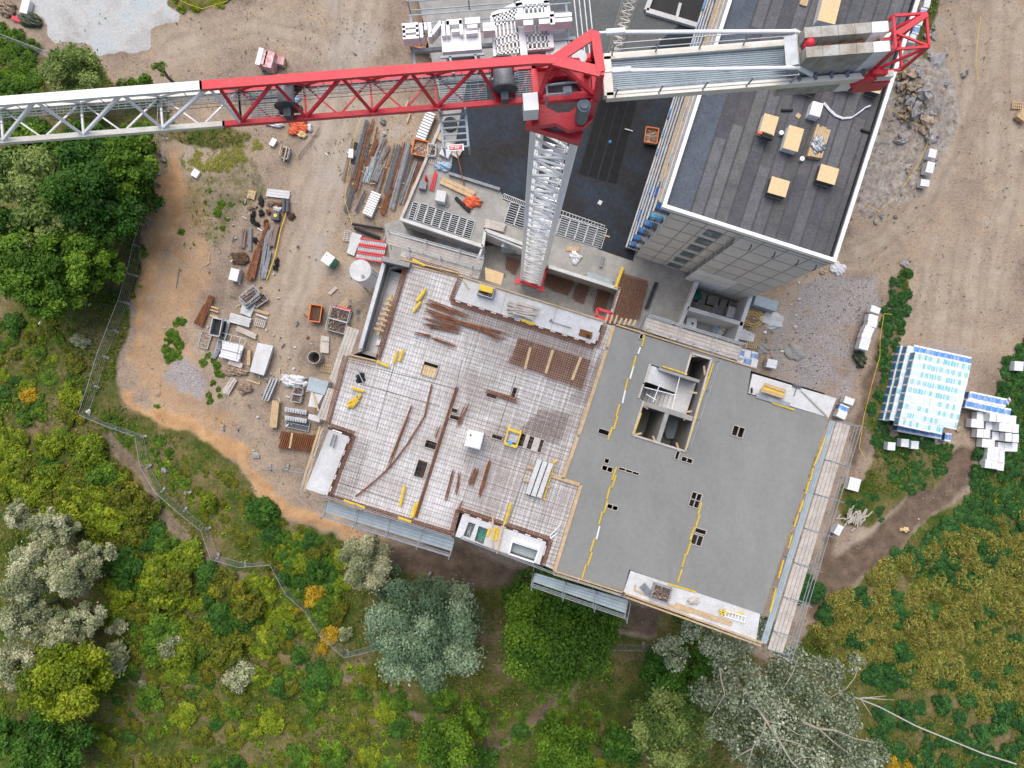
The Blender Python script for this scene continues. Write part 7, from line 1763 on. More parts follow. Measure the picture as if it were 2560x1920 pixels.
def crown(name, seed, Rr, Hh, z0, nl, nleaf, ls, cols, lr=(.15, .28), up=.35, jitter=.28, gap=0.0):
    """leaves spread over overlapping lobes; returns mesh and lobe centres"""
    rs = np.random.RandomState(seed); cs = []; k = 0
    while len(cs) < nl and k < 4000:
        k += 1
        d = rs.uniform(-1, 1, 3); 
        if d[0] ** 2 + d[1] ** 2 + d[2] ** 2 > 1: continue
        if d[2] < -.3: continue
        p = np.array([d[0] * Rr * .86, d[1] * Rr * .86, z0 + Hh * .5 + d[2] * Hh * .42])
        if all(np.linalg.norm(p - q) > Rr * .25 for q in cs): cs.append(p)
    cs = np.array(cs); nl = len(cs)
    rad = rs.uniform(lr[0], lr[1], nl) * Rr
    w_ = rad ** 2; li = rs.choice(nl, nleaf, p=w_ / w_.sum())
    d = rs.randn(nleaf, 3); d /= np.linalg.norm(d, axis=1, keepdims=True); d[:, 2] = np.where(d[:, 2] < -.35, -d[:, 2], d[:, 2])
    rr = rad[li] * (.55 + .5 * rs.rand(nleaf) ** .6)
    c = cs[li] + d * rr[:, None] * np.array([1, 1, .8])
    c += rs.randn(nleaf, 3) * Rr * .035; far = rs.rand(nleaf) < .12; c[far] += d[far] * (rs.rand(far.sum()) * Rr * .16)[:, None]
    n = d * .7 + rs.randn(nleaf, 3) * .5 + np.array([0, 0, up])
    cols = np.array(cols); nc = len(cols)
    lt = rs.rand(nl)[li] * .75 + rs.rand(nleaf) * .25
    x = np.clip(lt * (nc - 1), 0, nc - 1.001); i0 = x.astype(int); f = (x - i0)[:, None]
    tint = cols[i0] * (1 - f) + cols[np.minimum(i0 + 1, nc - 1)] * f
    tint = tint * (1 + rs.uniform(-jitter, jitter, (nleaf, 1)))
    size = ls * rs.uniform(.6, 1.3, nleaf)
    return leaf_mesh(name, c, n, size, tint, seed=seed), cs
G_dark = [(.026, .075, .010), (.05, .14, .015), (.10, .21, .022)]
G_mid = [(.04, .10, .010), (.10, .20, .015), (.19, .31, .025)]
G_yel = [(.085, .14, .010), (.19, .26, .012), (.34, .38, .022)]
G_olive = [(.055, .085, .010), (.145, .165, .012), (.27, .255, .018)]
G_gold = [(.30, .21, .015), (.52, .34, .02), (.62, .44, .035)]
G_silv = [(.14, .18, .075), (.38, .40, .22), (.66, .64, .42)]
G_sage = [(.065, .12, .06), (.20, .30, .17), (.42, .52, .33)]
G_pop = [(.05, .08, .035), (.27, .32, .20), (.66, .69, .52)]
G_ogrey = [(.07, .13, .025), (.18, .26, .06), (.31, .38, .12)]
TREEN = [0]
def tree(px, py, ztop, rpx, label, cols, nleaf=9000, ls=.2, nl=26, group=None, hfac=.7, seed=None, bark=None, limbs=7, lr=(.15, .28), name='tree', trunk=.22, up=.35):
    TREEN[0] += 1; seed = seed or 100 + TREEN[0]
    zc = ztop * (1 - hfac / 2); p = P(px, py, zc + ztop * hfac * .25); Rr = rpx * mpp(zc + ztop * hfac * .25)
    T = thing(name, label, 'tree', (p.x, p.y, -.2), group)
    me, cs = crown('crown', seed, Rr, ztop * hfac, ztop * (1 - hfac), nl, nleaf, ls, cols, lr, up)
    me.materials.append(M_leaf); o = bpy.data.objects.new('crown', me); C.objects.link(o); o.parent = T
    m = MB(); base = T.location; z1 = ztop * (1 - hfac) + .5
    m.tube((base.x, base.y, -.3), (base.x, base.y, z1), trunk, trunk * .7, n=8)
    for c in cs[:limbs]:
        e = Vector((base.x + c[0], base.y + c[1], c[2])); mid = Vector((base.x + c[0] * .45, base.y + c[1] * .45, z1 + (c[2] - z1) * .6))
        m.tube((base.x, base.y, z1 - .3), mid, trunk * .55, trunk * .35, n=6); m.tube(mid, e, trunk * .35, trunk * .12, n=5)
    m.build('trunk', bark or M_bark, T)
    return T, cs
wood = 'trees of the wood at the left edge'
for x, y, r, zt, l, c, n in ((55, 440, 105, 11, 'grey green tree in the wood, uppermost at the left edge', G_ogrey, 11000), (190, 450, 110, 12, 'big deep green tree in the middle of the left wood', G_dark, 13000), (300, 405, 85, 10, 'deep green tree at the right side of the left wood near the jib', G_mid, 9000), (90, 555, 90, 10, 'silvery green tree in the middle of the left wood', G_ogrey, 9000),
        (270, 520, 85, 9, 'dark tree beside the fence in the left wood', G_dark, 9000), (40, 650, 95, 10, 'bright green tree at the left edge below the silvery one', G_mid, 10000), (160, 630, 85, 10, 'green tree in the lower middle of the left wood', G_mid, 9000), (110, 735, 78, 9, 'lowest green tree of the left wood', G_mid, 8000), (235, 665, 62, 7, 'small grey green tree at the lower right of the left wood', G_mid, 6000),
        (60, 350, 70, 8, 'tree under the white jib at the left edge', G_mid, 6000), (210, 355, 70, 8, 'dark tree right under the white jib', G_dark, 6000), (330, 340, 50, 7, 'small tree under the white jib near the fence', G_mid, 4000), (330, 480, 55, 7, 'narrow dark tree beside the fence panels', G_dark, 4500), (5, 560, 60, 9, 'tree cut by the left edge of the picture', G_dark, 5000)):
    tree(x, y, zt, r, l, c, n, .2, 30, wood)
tree(168, 172, 8, 82, 'sage green willow beside the concrete patch at the top left', G_ogrey, 10000, .17, 30); tree(345, 200, 4, 36, 'small olive tree above the white jib', G_mid, 3000, .14, 14); tree(393, 168, 5, 22, 'thin pale young tree on the sand near the concrete patch', G_ogrey, 900, .12, 8)
tree(305, 210, 3, 22, 'pale bush like tree above the white jib', G_ogrey, 1500, .12, 10)
gw = 'silvery trees at the lower left'
for x, y, r, zt, l in ((112, 1330, 58, 8, 'silver tree highest in the silvery grove'), (60, 1440, 82, 9, 'silver tree at the left edge of the silvery grove'), (165, 1430, 68, 8, 'silver tree in the middle of the silvery grove'), (235, 1395, 40, 6, 'small silver tree at the right of the silvery grove'), (45, 1545, 70, 8, 'silver tree lower left in the silvery grove'), (130, 1590, 62, 7, 'silver tree above the bright yellow green tree'), (15, 1670, 62, 8, 'silver tree lowest at the left edge'), (30, 1290, 40, 6, 'small bluish silver tree above the silvery grove'), (195, 1555, 48, 6, 'blue grey tree right of the silvery grove')):
    tree(x, y, zt, r, l, G_silv, int(r * r * 2.2), .14, 24, gw, lr=(.14, .26))
tree(145, 1712, 9, 108, 'bright yellow green tree at the lower left', G_yel, 12000, .2, 34); tree(110, 1880, 8, 100, 'dark green tree in the lower left corner', G_dark, 9000, .2, 30); tree(0, 1850, 6, 50, 'dark tree cut by the lower left corner', G_dark, 3500)
tree(908, 1415, 7, 76, 'rounded grey green tree above the orange bank', G_silv, 12000, .13, 30, lr=(.13, .24)); tree(960, 1455, 5, 45, 'shaded half of the rounded grey green tree, painted as darker leaves', G_sage, 4000, .14, 14)  # the second, darker crown paints the shaded side of the first
tree(1062, 1592, 11, 148, 'large sage green tree below the shell', G_sage, 26000, .16, 46, lr=(.13, .24)); 
tree(1405, 1590, 14, 172, 'large deep green tree below the fresh slab', G_mid, 32000, .19, 54, lr=(.13, .24)); 
tree(1700, 1705, 8, 95, 'dark green tree between the large green one and the silver poplar', G_dark, 9000, .2, 26); tree(1690, 1840, 10, 120, 'drooping olive green tree with bare twigs at the bottom', G_ogrey, 11000, .17, 30, lr=(.13, .23))
tree(1120, 1880, 8, 80, 'green tree cut by the bottom edge', G_mid, 8000, .18, 24); tree(1200, 1810, 6, 42, 'narrow green tree near the bottom path', G_mid, 3500, .16, 14); tree(1420, 1900, 5, 90, 'low green thicket at the bottom edge', G_mid, 7000, .17, 24); tree(1560, 1880, 5, 60, 'dark thicket at the bottom edge beside the drooping tree', G_dark, 4000, .18, 18); tree(1210, 1900, 5, 40, 'small dark tree at the bottom edge', G_dark, 3000, .16, 12)
# silver poplar with bare pale limbs
def poplar():
    zt = 17.0; p = P(1890, 1760, 13); T = thing('poplar', 'big silver poplar with pale bare limbs at the bottom', 'tree', (p.x, p.y, -.2))
    allc = []; 
    lobes = []
    for (x, y, r, zc) in ((1680, 1630, 50, 12), (1760, 1590, 60, 13), (1850, 1640, 75, 14), (1950, 1640, 75, 14), (2060, 1690, 60, 13), (1780, 1700, 75, 14), (1890, 1740, 85, 16), (2000, 1750, 90, 15.5), (2110, 1780, 75, 13), (1830, 1830, 70, 14.5), (1930, 1850, 90, 15.5), (2050, 1860, 95, 14), (2160, 1880, 60, 12), (1870, 1910, 70, 14), (1980, 1930, 85, 14), (2100, 1930, 75, 12), (2140, 1660, 28, 12), (2200, 1880, 35, 11), (1790, 1570, 45, 12), (1900, 1590, 55, 13)):
        q = P(x, y, zc); lobes.append((q.x - p.x, q.y - p.y, zc, r * mpp(zc)))
    rs = np.random.RandomState(4); L = np.array(lobes); sub = []
    for l in L:
        for k in range(6):
            d = rs.randn(3); d /= np.linalg.norm(d); sub.append((l[0] + d[0] * l[3] * .6, l[1] + d[1] * l[3] * .6, l[2] + d[2] * l[3] * .4, l[3] * rs.uniform(.3, .5)))
    Sb = np.array(sub); n = 40000; w_ = Sb[:, 3] ** 2; li = rs.choice(len(Sb), n, p=w_ / w_.sum()); d = rs.randn(n, 3); d /= np.linalg.norm(d, axis=1, keepdims=True)
    c = Sb[li, :3] + d * (Sb[li, 3] * (.4 + .7 * rs.rand(n)))[:, None]; c[:, 2] += .2
    cols = np.array(G_pop); x = np.clip(rs.rand(len(Sb))[li] * .9 + rs.rand(n) * 1.1, 0, 1.99); i0 = x.astype(int); f = (x - i0)[:, None]; t = cols[i0] * (1 - f) + cols[i0 + 1] * f
    me = leaf_mesh('crown', c, d * .5 + rs.randn(n, 3) * .6 + np.array([0, 0, .3]), .13 * rs.uniform(.6, 1.4, n), t * (1 + rs.uniform(-.25, .25, (n, 1))), .7, 4)
    me.materials.append(M_leaf); o = bpy.data.objects.new('crown', me); C.objects.link(o); o.parent = T
    m = MB(); m.tube((p.x, p.y, -.3), (p.x, p.y, 6), .45, .35, n=10)
    def limb(pts, r0, r1):
        q = [P(x, y, z) for x, y, z in pts]; n_ = len(q) - 1
        for i in range(n_): a = r0 + (r1 - r0) * i / n_; b = r0 + (r1 - r0) * (i + 1) / n_; m.tube(q[i] + Vector((0, 0, .5)), q[i + 1] + Vector((0, 0, .5)), a * .85, b * .85, n=6)
    m.tube((p.x, p.y, 6), P(1925, 1850, 14), .35, .2, n=8)
    for pts, a, b in (([(1860, 1715, 15.8), (1878, 1750, 16.3), (1910, 1795, 16.7), (1945, 1850, 17), (1975, 1900, 17), (2010, 1930, 17)], .17, .07), ([(1910, 1795, 16.7), (1900, 1830, 16.5), (1878, 1860, 16.2), (1865, 1905, 16)], .1, .04), ([(1910, 1730, 16), (1935, 1760, 16.6), (1965, 1785, 16.8)], .14, .08), ([(2005, 1800, 16.8), (2040, 1815, 16.6), (2085, 1820, 16), (2130, 1840, 15), (2180, 1850, 14)], .14, .05), ([(2040, 1815, 16.6), (2080, 1850, 16), (2120, 1880, 15)], .09, .04), ([(1795, 1665, 15), (1800, 1700, 15.5), (1808, 1730, 15.8)], .09, .05), ([(2110, 1715, 14), (2130, 1690, 14), (2140, 1660, 13.6)], .06, .03), ([(1945, 1850, 17), (1940, 1880, 16.8), (1930, 1915, 16.5)], .07, .03), ([(1945, 1840, 17), (1985, 1850, 16.8), (2030, 1870, 16.4)], .07, .03), ([(1808, 1730, 15.8), (1790, 1760, 15.4), (1775, 1790, 15)], .05, .02), ([(1878, 1750, 16.3), (1850, 1770, 16), (1830, 1790, 15.6)], .05, .02), ([(1900, 1830, 16.5), (1920, 1850, 16.4), (1930, 1885, 16.2)], .05, .02), ([(1910, 1795, 16.7), (1950, 1805, 16.8), (1990, 1830, 16.6), (2030, 1835, 16.2)], .07, .03), ([(1975, 1900, 17), (2000, 1885, 16.6), (2050, 1890, 16.2)], .06, .02), ([(1875, 1865, 16.2), (1845, 1880, 16), (1820, 1900, 15.5)], .05, .02), ([(1840, 1560, 13.6), (1855, 1600, 14.4), (1860, 1650, 15)], .06, .04), ([(1990, 1640, 14.8), (1975, 1680, 15.4), (1950, 1720, 16.2)], .06, .04)):
        limb(pts, a, b)
    limb([(1925, 1850, 14), (1945, 1850, 17)], .2, .15); limb([(1900, 1790, 12), (1860, 1715, 15.8)], .2, .15); limb([(1925, 1800, 12), (1910, 1730, 16)], .2, .14); limb([(1960, 1800, 13), (2005, 1800, 16.8)], .2, .14); limb([(1900, 1780, 10), (1795, 1665, 15)], .15, .09); limb([(1960, 1800, 10), (2110, 1715, 14)], .12, .06)
    m.build('trunk', M_barkp, T)
poplar()
m = MB(); q = [P(*c_) for c_ in ((2135, 1742, 4), (2200, 1768, 3.4), (2290, 1815, 2.6), (2380, 1852, 2), (2460, 1885, 1.2), (2540, 1910, .6))]
for i in range(5): m.tube(q[i], q[i + 1], .075, .08, n=8)
for c_ in ((2200, 1745), (2215, 1740), (2180, 1790), (2235, 1750)): m.tube(P(2150, 1745, 4.6), P(*c_, 4.8), .05, .02, n=5)
tag(m.build('fallen_trunk', M_woodp), 'long thin brown fallen trunk in the undergrowth at the lower right', 'trunk')

# shrubs: a few plants of each kind, copied
def shrub_proto(seed, cols, n=1500, ls=.13, Rr=1.0, Hh=1.1, nl=14, lr=(.28, .45)):
    me, cs = crown('shrub', seed, Rr, Hh, 0.0, nl, n, ls, cols, lr, .5); me.materials.append(M_leaf); return me
def tuft_proto(seed, cols, n=260, ls=.5, lean=.8, w_=.07):
    """arching blades that spread from one root"""
    rs = np.random.RandomState(seed); cols = np.array(cols); V = []; F = []; T_ = []
    for i in range(n):
        f = rs.uniform(0, 2 * math.pi); l = ls * rs.uniform(.6, 1.3); r0 = rs.uniform(0, .35); d = np.array([math.cos(f), math.sin(f), 0]); s = np.array([-d[1], d[0], 0]) * w_ * rs.uniform(.6, 1.4)
        a = d * r0; le = lean * rs.uniform(.1, 1.1); r0 *= rs.rand(); a = d * r0; b = d * (r0 + l * .45 * le) + np.array([0, 0, l * .75]); c = d * (r0 + l * le) + np.array([0, 0, l * rs.uniform(.4, .75)]); k = len(V)
        V += [a - s * .5, a + s * .5, b + s, b - s, c]; F += [(k, k + 1, k + 2, k + 3), (k + 3, k + 2, k + 4)]
        t = rs.rand() * (len(cols) - 1.001); j = int(t); cc = cols[j] * (1 - t + j) + cols[j + 1] * (t - j); T_ += [cc, cc * 1.1]
    me = bpy.data.meshes.new('tuft'); me.from_pydata([tuple(v) for v in V], [], F)
    at = me.attributes.new('tint', 'FLOAT_COLOR', 'FACE'); at.data.foreach_set('color', np.array([(*t, 1) for t in T_], dtype=np.float32).ravel()); me.materials.append(M_leaf); return me
KINDS = {}
for nm, c, n, ls in (('olive', G_olive, 2200, .11), ('yellow', G_yel, 2200, .11), ('green', G_mid, 2000, .12), ('dark', G_dark, 2000, .13), ('gold', G_gold, 1500, .1), ('silver', G_silv, 1800, .1)):
    KINDS[nm] = [shrub_proto(300 + 7 * i + len(nm) * 31, c, n, ls, nl=16) for i in range(3)]
G_straw = [(.20, .13, .035), (.32, .24, .06), (.26, .22, .035), (.16, .16, .025)]
G_reed = [(.10, .16, .022), (.22, .26, .04), (.42, .38, .08), (.40, .27, .10)]
def reed_proto(seed):
    rs = np.random.RandomState(seed); n = 2600; d = rs.randn(n, 3); d[:, 2] = np.abs(d[:, 2]); d /= np.linalg.norm(d, axis=1, keepdims=True); k = 1 + .25 * np.sin(3 * np.arctan2(d[:, 1], d[:, 0]) + seed)
    c = d * (np.sqrt(rs.rand(n)) * k)[:, None] * np.array([1, 1, .8]); n_ = np.cross(d, rs.randn(n, 3)) * .6 + d * .4 + np.array([0, 0, .6]); P_ = np.array(G_reed); t = rs.rand(n) * 2.99; i0 = t.astype(int); f = (t - i0)[:, None]
    me = leaf_mesh('reed', c, n_, .10 * rs.uniform(.6, 1.4, n), (P_[i0] * (1 - f) + P_[i0 + 1] * f) * (1 + rs.uniform(-.25, .25, (n, 1))), .28, seed); me.materials.append(M_leaf); return me
KINDS['reed'] = [reed_proto(50 + i) for i in range(5)]
KINDS['nettle'] = [shrub_proto(80 + i, [(.02, .08, .02), (.045, .14, .03), (.08, .20, .045)], 1500, .13, 1.0, .9, 14) for i in range(3)]
KINDS['weed'] = [tuft_proto(70 + i, [(.08, .16, .008), (.17, .27, .012), (.28, .38, .02)], 130, .55, .8, .09) for i in range(3)]
def plant(kind, px, py, rpx, label, cat, group, rg, hz=1.0):
    me = KINDS[kind][rg.randrange(len(KINDS[kind]))]; p = P(px, py, .3); r = rpx * mpp(.5)
    o = bpy.data.objects.new('dark_bush' if kind == 'nettle' and 'bush' in label else {'reed': 'reed_clump', 'weed': 'weed', 'nettle': 'nettle_clump', 'olive': 'thorn_bush', 'green': 'bush', 'gold': 'golden_shrub', 'silver': 'silver_shrub'}.get(kind, 'shrub'), me); o.location = (p.x, p.y, -.25); o.scale = (r, r * rg.uniform(.85, 1.15), r * hz); o.rotation_euler = (0, 0, rg.uniform(0, 6.3)); C.objects.link(o)
    return tag(o, label, cat, group)
def mixed(kind, rg):
    return rg.choice(MIX[kind]) if kind in MIX else kind
MIX = {'thicket': ['olive', 'olive', 'olive', 'yellow', 'dark', 'green', 'olive', 'yellow'], 'meadow': ['green', 'green', 'yellow', 'olive', 'dark'], 'fencebush': ['green', 'green', 'dark', 'yellow', 'olive']}
def scatter(poly, n, kind, rr, label, cat, group, seed, hz=1.0, mind=.75, cond=None):
    rg = random.Random(seed); xs = [p[0] for p in poly]; ys = [p[1] for p in poly]; done = []; k = 0
    while len(done) < n and k < n * 60:
        k += 1
        x, y = rg.uniform(min(xs), max(xs)), rg.uniform(min(ys), max(ys)); r = rg.uniform(*rr)
        if not bool(inpoly(np.array([x]), np.array([y]), poly)[0]): continue
        if any((x - a) ** 2 + (y - b) ** 2 < ((r + c) * mind) ** 2 for a, b, c in done): continue
        done.append((x, y, r)); plant(mixed(kind, rg), x, y, r, label, cat, group, rg, hz * rg.uniform(.7, 1.3))
WILD = [(-40, 900), (190, 1060), (260, 1100), (330, 1210), (430, 1330), (520, 1440), (590, 1440), (690, 1520), (760, 1620), (850, 1680), (760, 1760), (520, 1700), (330, 1640), (250, 1500), (270, 1360), (120, 1260), (-40, 1240)]
scatter([(70, 1160), (300, 1180), (420, 1330), (520, 1440), (590, 1440), (640, 1520), (560, 1640), (400, 1640), (290, 1540), (250, 1380), (150, 1280), (60, 1260)], 78, 'thicket', (14, 50), 'yellow green shrub in the dense thicket left of the fence', 'thorn bush', 'shrubs of the dense thicket', 1, .9, .6)
scatter([(-20, 1060), (230, 1100), (300, 1200), (200, 1260), (-20, 1250)], 26, 'yellow', (18, 38), 'yellow green shrub in the upper part of the thicket', 'shrub', 'yellow green shrubs of the thicket', 2, .8, .6)
scatter([(-20, 800), (200, 820), (185, 1050), (-20, 1080)], 40, 'meadow', (8, 30), 'green shrub on the meadow below the left wood', 'bush', 'green shrubs of the left meadow', 3, .7, .75)
scatter([(330, 1560), (720, 1560), (820, 1700), (560, 1720), (330, 1640)], 38, 'thicket', (10, 40), 'olive shrub in the lower thicket', 'thorn bush', 'olive shrubs of the lower thicket', 4, .8, .62)
scatter([(640, 1260), (720, 1330), (850, 1380), (870, 1540), (760, 1560), (690, 1440)], 38, 'fencebush', (12, 36), 'green shrub between fence and rounded grey tree', 'bush', 'green shrubs by the lower fence', 5, .9, .55)
scatter([(600, 1420), (700, 1480), (840, 1560), (820, 1600), (700, 1600)], 14, 'yellow', (14, 28), 'yellow green shrub along the lower fence', 'shrub', 'yellow green shrubs by the lower fence', 6, .9, .6)
for x, y, r, l in ((70, 990, 22, 'golden shrub standing alone on the left meadow'), (725, 1385, 14, 'golden shrub right of the fence corner'), (690, 1415, 20, 'golden shrub at the fence corner'), (790, 1490, 30, 'largest golden shrub inside the lower fence'), (808, 1520, 13, 'small golden shrub below the largest one'), (822, 1590, 22, 'golden shrub across the lower fence line'), (805, 1622, 16, 'golden shrub below the fence near the lower corner'), (345, 1432, 18, 'golden shrub on the thicket below the silver grove'), (388, 1460, 18, 'second golden shrub on the thicket below the silver grove'), (640, 1570, 14, 'small golden shrub in the lower thicket'), (668, 1480, 16, 'golden green shrub left of the lower fence'), (742, 1530, 14, 'golden shrub touching the lower fence'), (370, 1765, 10, 'small bright golden shrub in the lower left grass')):
    plant('gold', x, y, r, l, 'shrub', 'golden shrubs', random.Random(int(x)))
for x, y, r, l in ((203, 855, 22, 'small silver shrub on the left meadow'), (430, 1610, 34, 'silver shrub in the middle of the lower thicket'), (597, 1685, 36, 'silver shrub at the right of the lower thicket'), (290, 1640, 42, 'pale silver shrub near the bright green tree'), (297, 1560, 26, 'narrow silver shrub on the thicket'), (868, 1585, 20, 'round silver shrub right of the golden ones'), (752, 1470, 14, 'tiny silver shrub inside the lower fence'), (355, 1715, 12, 'thin silver shrub in the lower left grass')):
    plant('silver', x, y, r, l, 'shrub', 'silver shrubs', random.Random(int(x)), 1.1)
plant('yellow', 520, 1258, 26, 'bright round shrub between fence and sand bank', 'shrub', None, random.Random(2)); plant('yellow', 293, 1203, 26, 'bright yellow green shrub left of the upper fence bend', 'shrub', None, random.Random(3))
scatter([(520, 1150), (640, 1230), (760, 1330), (700, 1390), (560, 1340), (460, 1240), (380, 1150)], 26, 'olive', (9, 20), 'small olive bush on the slope inside the fence', 'thorn bush', 'small bushes inside the fence', 8, .7, .9)
scatter([(220, 1030), (350, 1060), (520, 1180), (440, 1230), (330, 1120)], 18, 'green', (8, 18), 'small green bush beside the upper fence', 'bush', 'small bushes by the upper fence', 9, .7, .9)
scatter([(-20, 1760), (250, 1700), (560, 1720), (860, 1640), (980, 1720), (1000, 1930), (-20, 1930)], 150, 'weed', (9, 26), 'bright green weed clump in the lower grass', 'weed', 'weed clumps in the lower grass', 10, .8, .8)
scatter([(250, 1680), (560, 1700), (860, 1660), (960, 1760), (940, 1930), (260, 1930)], 46, 'olive', (10, 26), 'olive bush scattered over the lower grass', 'thorn bush', 'olive bushes of the lower grass', 40, .6, 1.0)
scatter([(-20, 1740), (250, 1660), (560, 1690), (860, 1640), (1000, 1720), (1250, 1790), (1560, 1800), (1580, 1930), (-20, 1930)], 90, 'fencebush', (9, 34), 'low bush in the shaded grass along the bottom edge', 'bush', 'low bushes along the bottom edge', 45, .6, .85)
scatter([(860, 1650), (1000, 1700), (1280, 1760), (1560, 1780), (1600, 1930), (900, 1930)], 60, 'weed', (9, 22), 'green weed clump in the grass below the large trees', 'weed', 'weed clumps below the large trees', 41, .7, .9)
scatter([(220, 1040), (560, 1180), (700, 1320), (640, 1390), (520, 1330), (400, 1240), (300, 1110)], 60, 'weed', (8, 20), 'yellowish weed clump on the slope inside the fence', 'weed', 'weed clumps inside the fence', 42, .7, .8)
scatter([(300, 950), (430, 1040), (600, 1130), (700, 1270), (860, 1330), (760, 1330), (600, 1200), (420, 1080)], 40, 'green', (4, 12), 'small plant on the orange bank', 'plant', 'plants on the orange bank', 43, .6)
scatter([(380, 600), (440, 480), (520, 480), (520, 640), (420, 800), (370, 780)], 26, 'yellow', (3, 9), 'tiny yellow green plant on the sandy slope', 'plant', 'tiny plants on the slope', 44, .5)
scatter([(0, 60), (90, 110), (100, 330), (0, 340)], 18, 'green', (16, 30), 'green bush at the upper left edge', 'bush', 'bushes at the upper left edge', 11, .8, .65)
scatter([(230, 600), (330, 560), (300, 800), (250, 900), (200, 780)], 24, 'weed', (12, 22), 'grass tuft between wood and fence', 'weed', 'grass tufts beside the fence', 12, .6, .7)
scatter([(380, 420), (560, 330), (640, 360), (560, 420), (470, 440), (420, 500)], 40, 'reed', (8, 22), 'dry straw tuft below the white jib', 'grass tuft', 'straw tufts below the jib', 13, .4, .35)
scatter([(430, 480), (600, 430), (620, 530), (500, 640), (440, 600)], 20, 'green', (4, 11), 'tiny green plant on the weedy soil', 'plant', 'tiny plants of the yard', 14, .6)
scatter([(420, 800), (450, 800), (440, 900), (415, 895)], 8, 'green', (9, 15), 'green bush in the row above the gravel patch', 'bush', 'bush row above the gravel', 15, .8, .6)
scatter([(480, 870), (560, 900), (560, 1010), (500, 1010), (520, 930)], 12, 'green', (5, 12), 'small green plant around the gravel patch', 'plant', 'plants around the gravel', 16, .7)
scatter([(330, 640), (370, 600), (360, 730), (330, 740)], 6, 'yellow', (9, 13), 'small bright bush on the slope right of the fence', 'shrub', 'bright bushes right of the fence', 17, .8)
scatter([(2220, 700), (2280, 680), (2265, 800), (2230, 900), (2200, 1010), (2175, 1050), (2205, 900)], 30, 'nettle', (9, 17), 'green nettle clump along the brown strip', 'plant', 'nettles along the brown strip', 18, .7, .6)
scatter([(2210, 980), (2240, 1000), (2230, 1100), (2260, 1090), (2380, 1110), (2360, 1200), (2270, 1240), (2230, 1180), (2190, 1100)], 46, 'nettle', (9, 19), 'nettle clump below the big stack of packs', 'plant', 'nettles below the stack', 19, .6, .6)
scatter([(2120, 1230), (2190, 1230), (2210, 1300), (2140, 1290)], 12, 'nettle', (9, 16), 'nettle clump around the timber heap', 'plant', 'nettles around the timber heap', 20, .6)
scatter([(2510, 900), (2600, 830), (2600, 1330), (2430, 1330), (2380, 1330), (2440, 1240), (2440, 1160), (2500, 1060)], 85, 'nettle', (13, 26), 'dark green nettle bush at the right edge', 'plant', 'nettle bushes at the right edge', 21, .8, .55)
scatter([(2230, 1410), (2400, 1290), (2440, 1240), (2460, 1340), (2330, 1440)], 40, 'nettle', (12, 22), 'dark green bush between path and reeds', 'plant', 'bushes between path and reeds', 22, .7, .55)
scatter(REED, 190, 'reed', (8, 38), 'yellowish reed clump in the lower right field', 'reed', 'reed clumps of the lower right field', 23, 1.1, .36)
for k, (cx_, cy_, rx_, ry_, n_) in enumerate(((2026, 1474, 40, 26, 7), (2150, 1525, 22, 60, 10), (2250, 1530, 24, 55, 9), (2310, 1555, 45, 28, 9), (2218, 1690, 70, 30, 16), (2250, 1620, 16, 30, 5), (2150, 1600, 26, 20, 4), (2390, 1450, 70, 40, 14), (2500, 1400, 60, 50, 14), (2480, 1560, 50, 60, 9), (2540, 1640, 26, 70, 9), (2390, 1690, 60, 30, 8), (2070, 1560, 20, 40, 5), (2330, 1420, 60, 30, 9))):
    scatter([(cx_ + math.cos(a_ * .785) * rx_, cy_ + math.sin(a_ * .785) * ry_) for a_ in range(8)], int(n_ * 1.5), 'nettle', (7, 24), 'dark green clump in a patch between the reeds', 'plant', 'green patches between the reeds', 240 + k, .9, .4)
scatter([(2180, 1790), (2560, 1700), (2600, 1960), (2200, 1960)], 40, 'nettle', (16, 30), 'green bush below the fallen trunk', 'shrub', 'bushes below the fallen trunk', 25, .8, .7)
scatter([(2230, 1900), (2330, 1890), (2330, 1940), (2230, 1940)], 5, 'gold', (14, 24), 'golden green bush beside the poplar at the bottom edge', 'shrub', 'golden bushes by the poplar', 26)
scatter([(980, 1700), (1180, 1740), (1330, 1720), (1500, 1760), (1560, 1840), (1380, 1880), (1250, 1860), (1060, 1800)], 30, 'green', (10, 22), 'low green bush in the grass below the large trees', 'bush', 'low bushes below the large trees', 27, .5, .9)
scatter([(1700, 1530), (1760, 1545), (1760, 1600), (1700, 1590)], 6, 'green', (14, 22), 'green bush under the slab edge by the poplar', 'bush', 'bushes under the slab edge', 28)
scatter([(2290, -20), (2340, -20), (2330, 60), (2300, 180)], 7, 'green', (6, 10), 'small weed between tall block and track', 'plant', 'weeds by the tall block', 29)
scatter([(420, -10), (590, -30), (520, 30), (440, 20)], 9, 'yellow', (8, 14), 'small bush at the top edge near the yellow tape', 'shrub', 'bushes at the top edge', 30, .7)
heap(10, 20, 0, 22, 18, .6, 'rubbish heap at the upper left corner', 'rubbish', M_junk, 'rubbish_heap', 90, n=10, amp=.5); heap(75, 52, 0, 26, 16, .8, 'dark green camouflage net heap at the upper left corner', 'net', M_tarpg, 'net_heap', 91, n=7); planks((30, 44), (66, 58), 0, 1, .5, 'red beam beside the camouflage net', M_red, seed=2); tank_box(62, 16, 0, .9, 1.6, .6, 14, M_bag, 'white_crate', 'white crate at the upper left corner', 'crate')

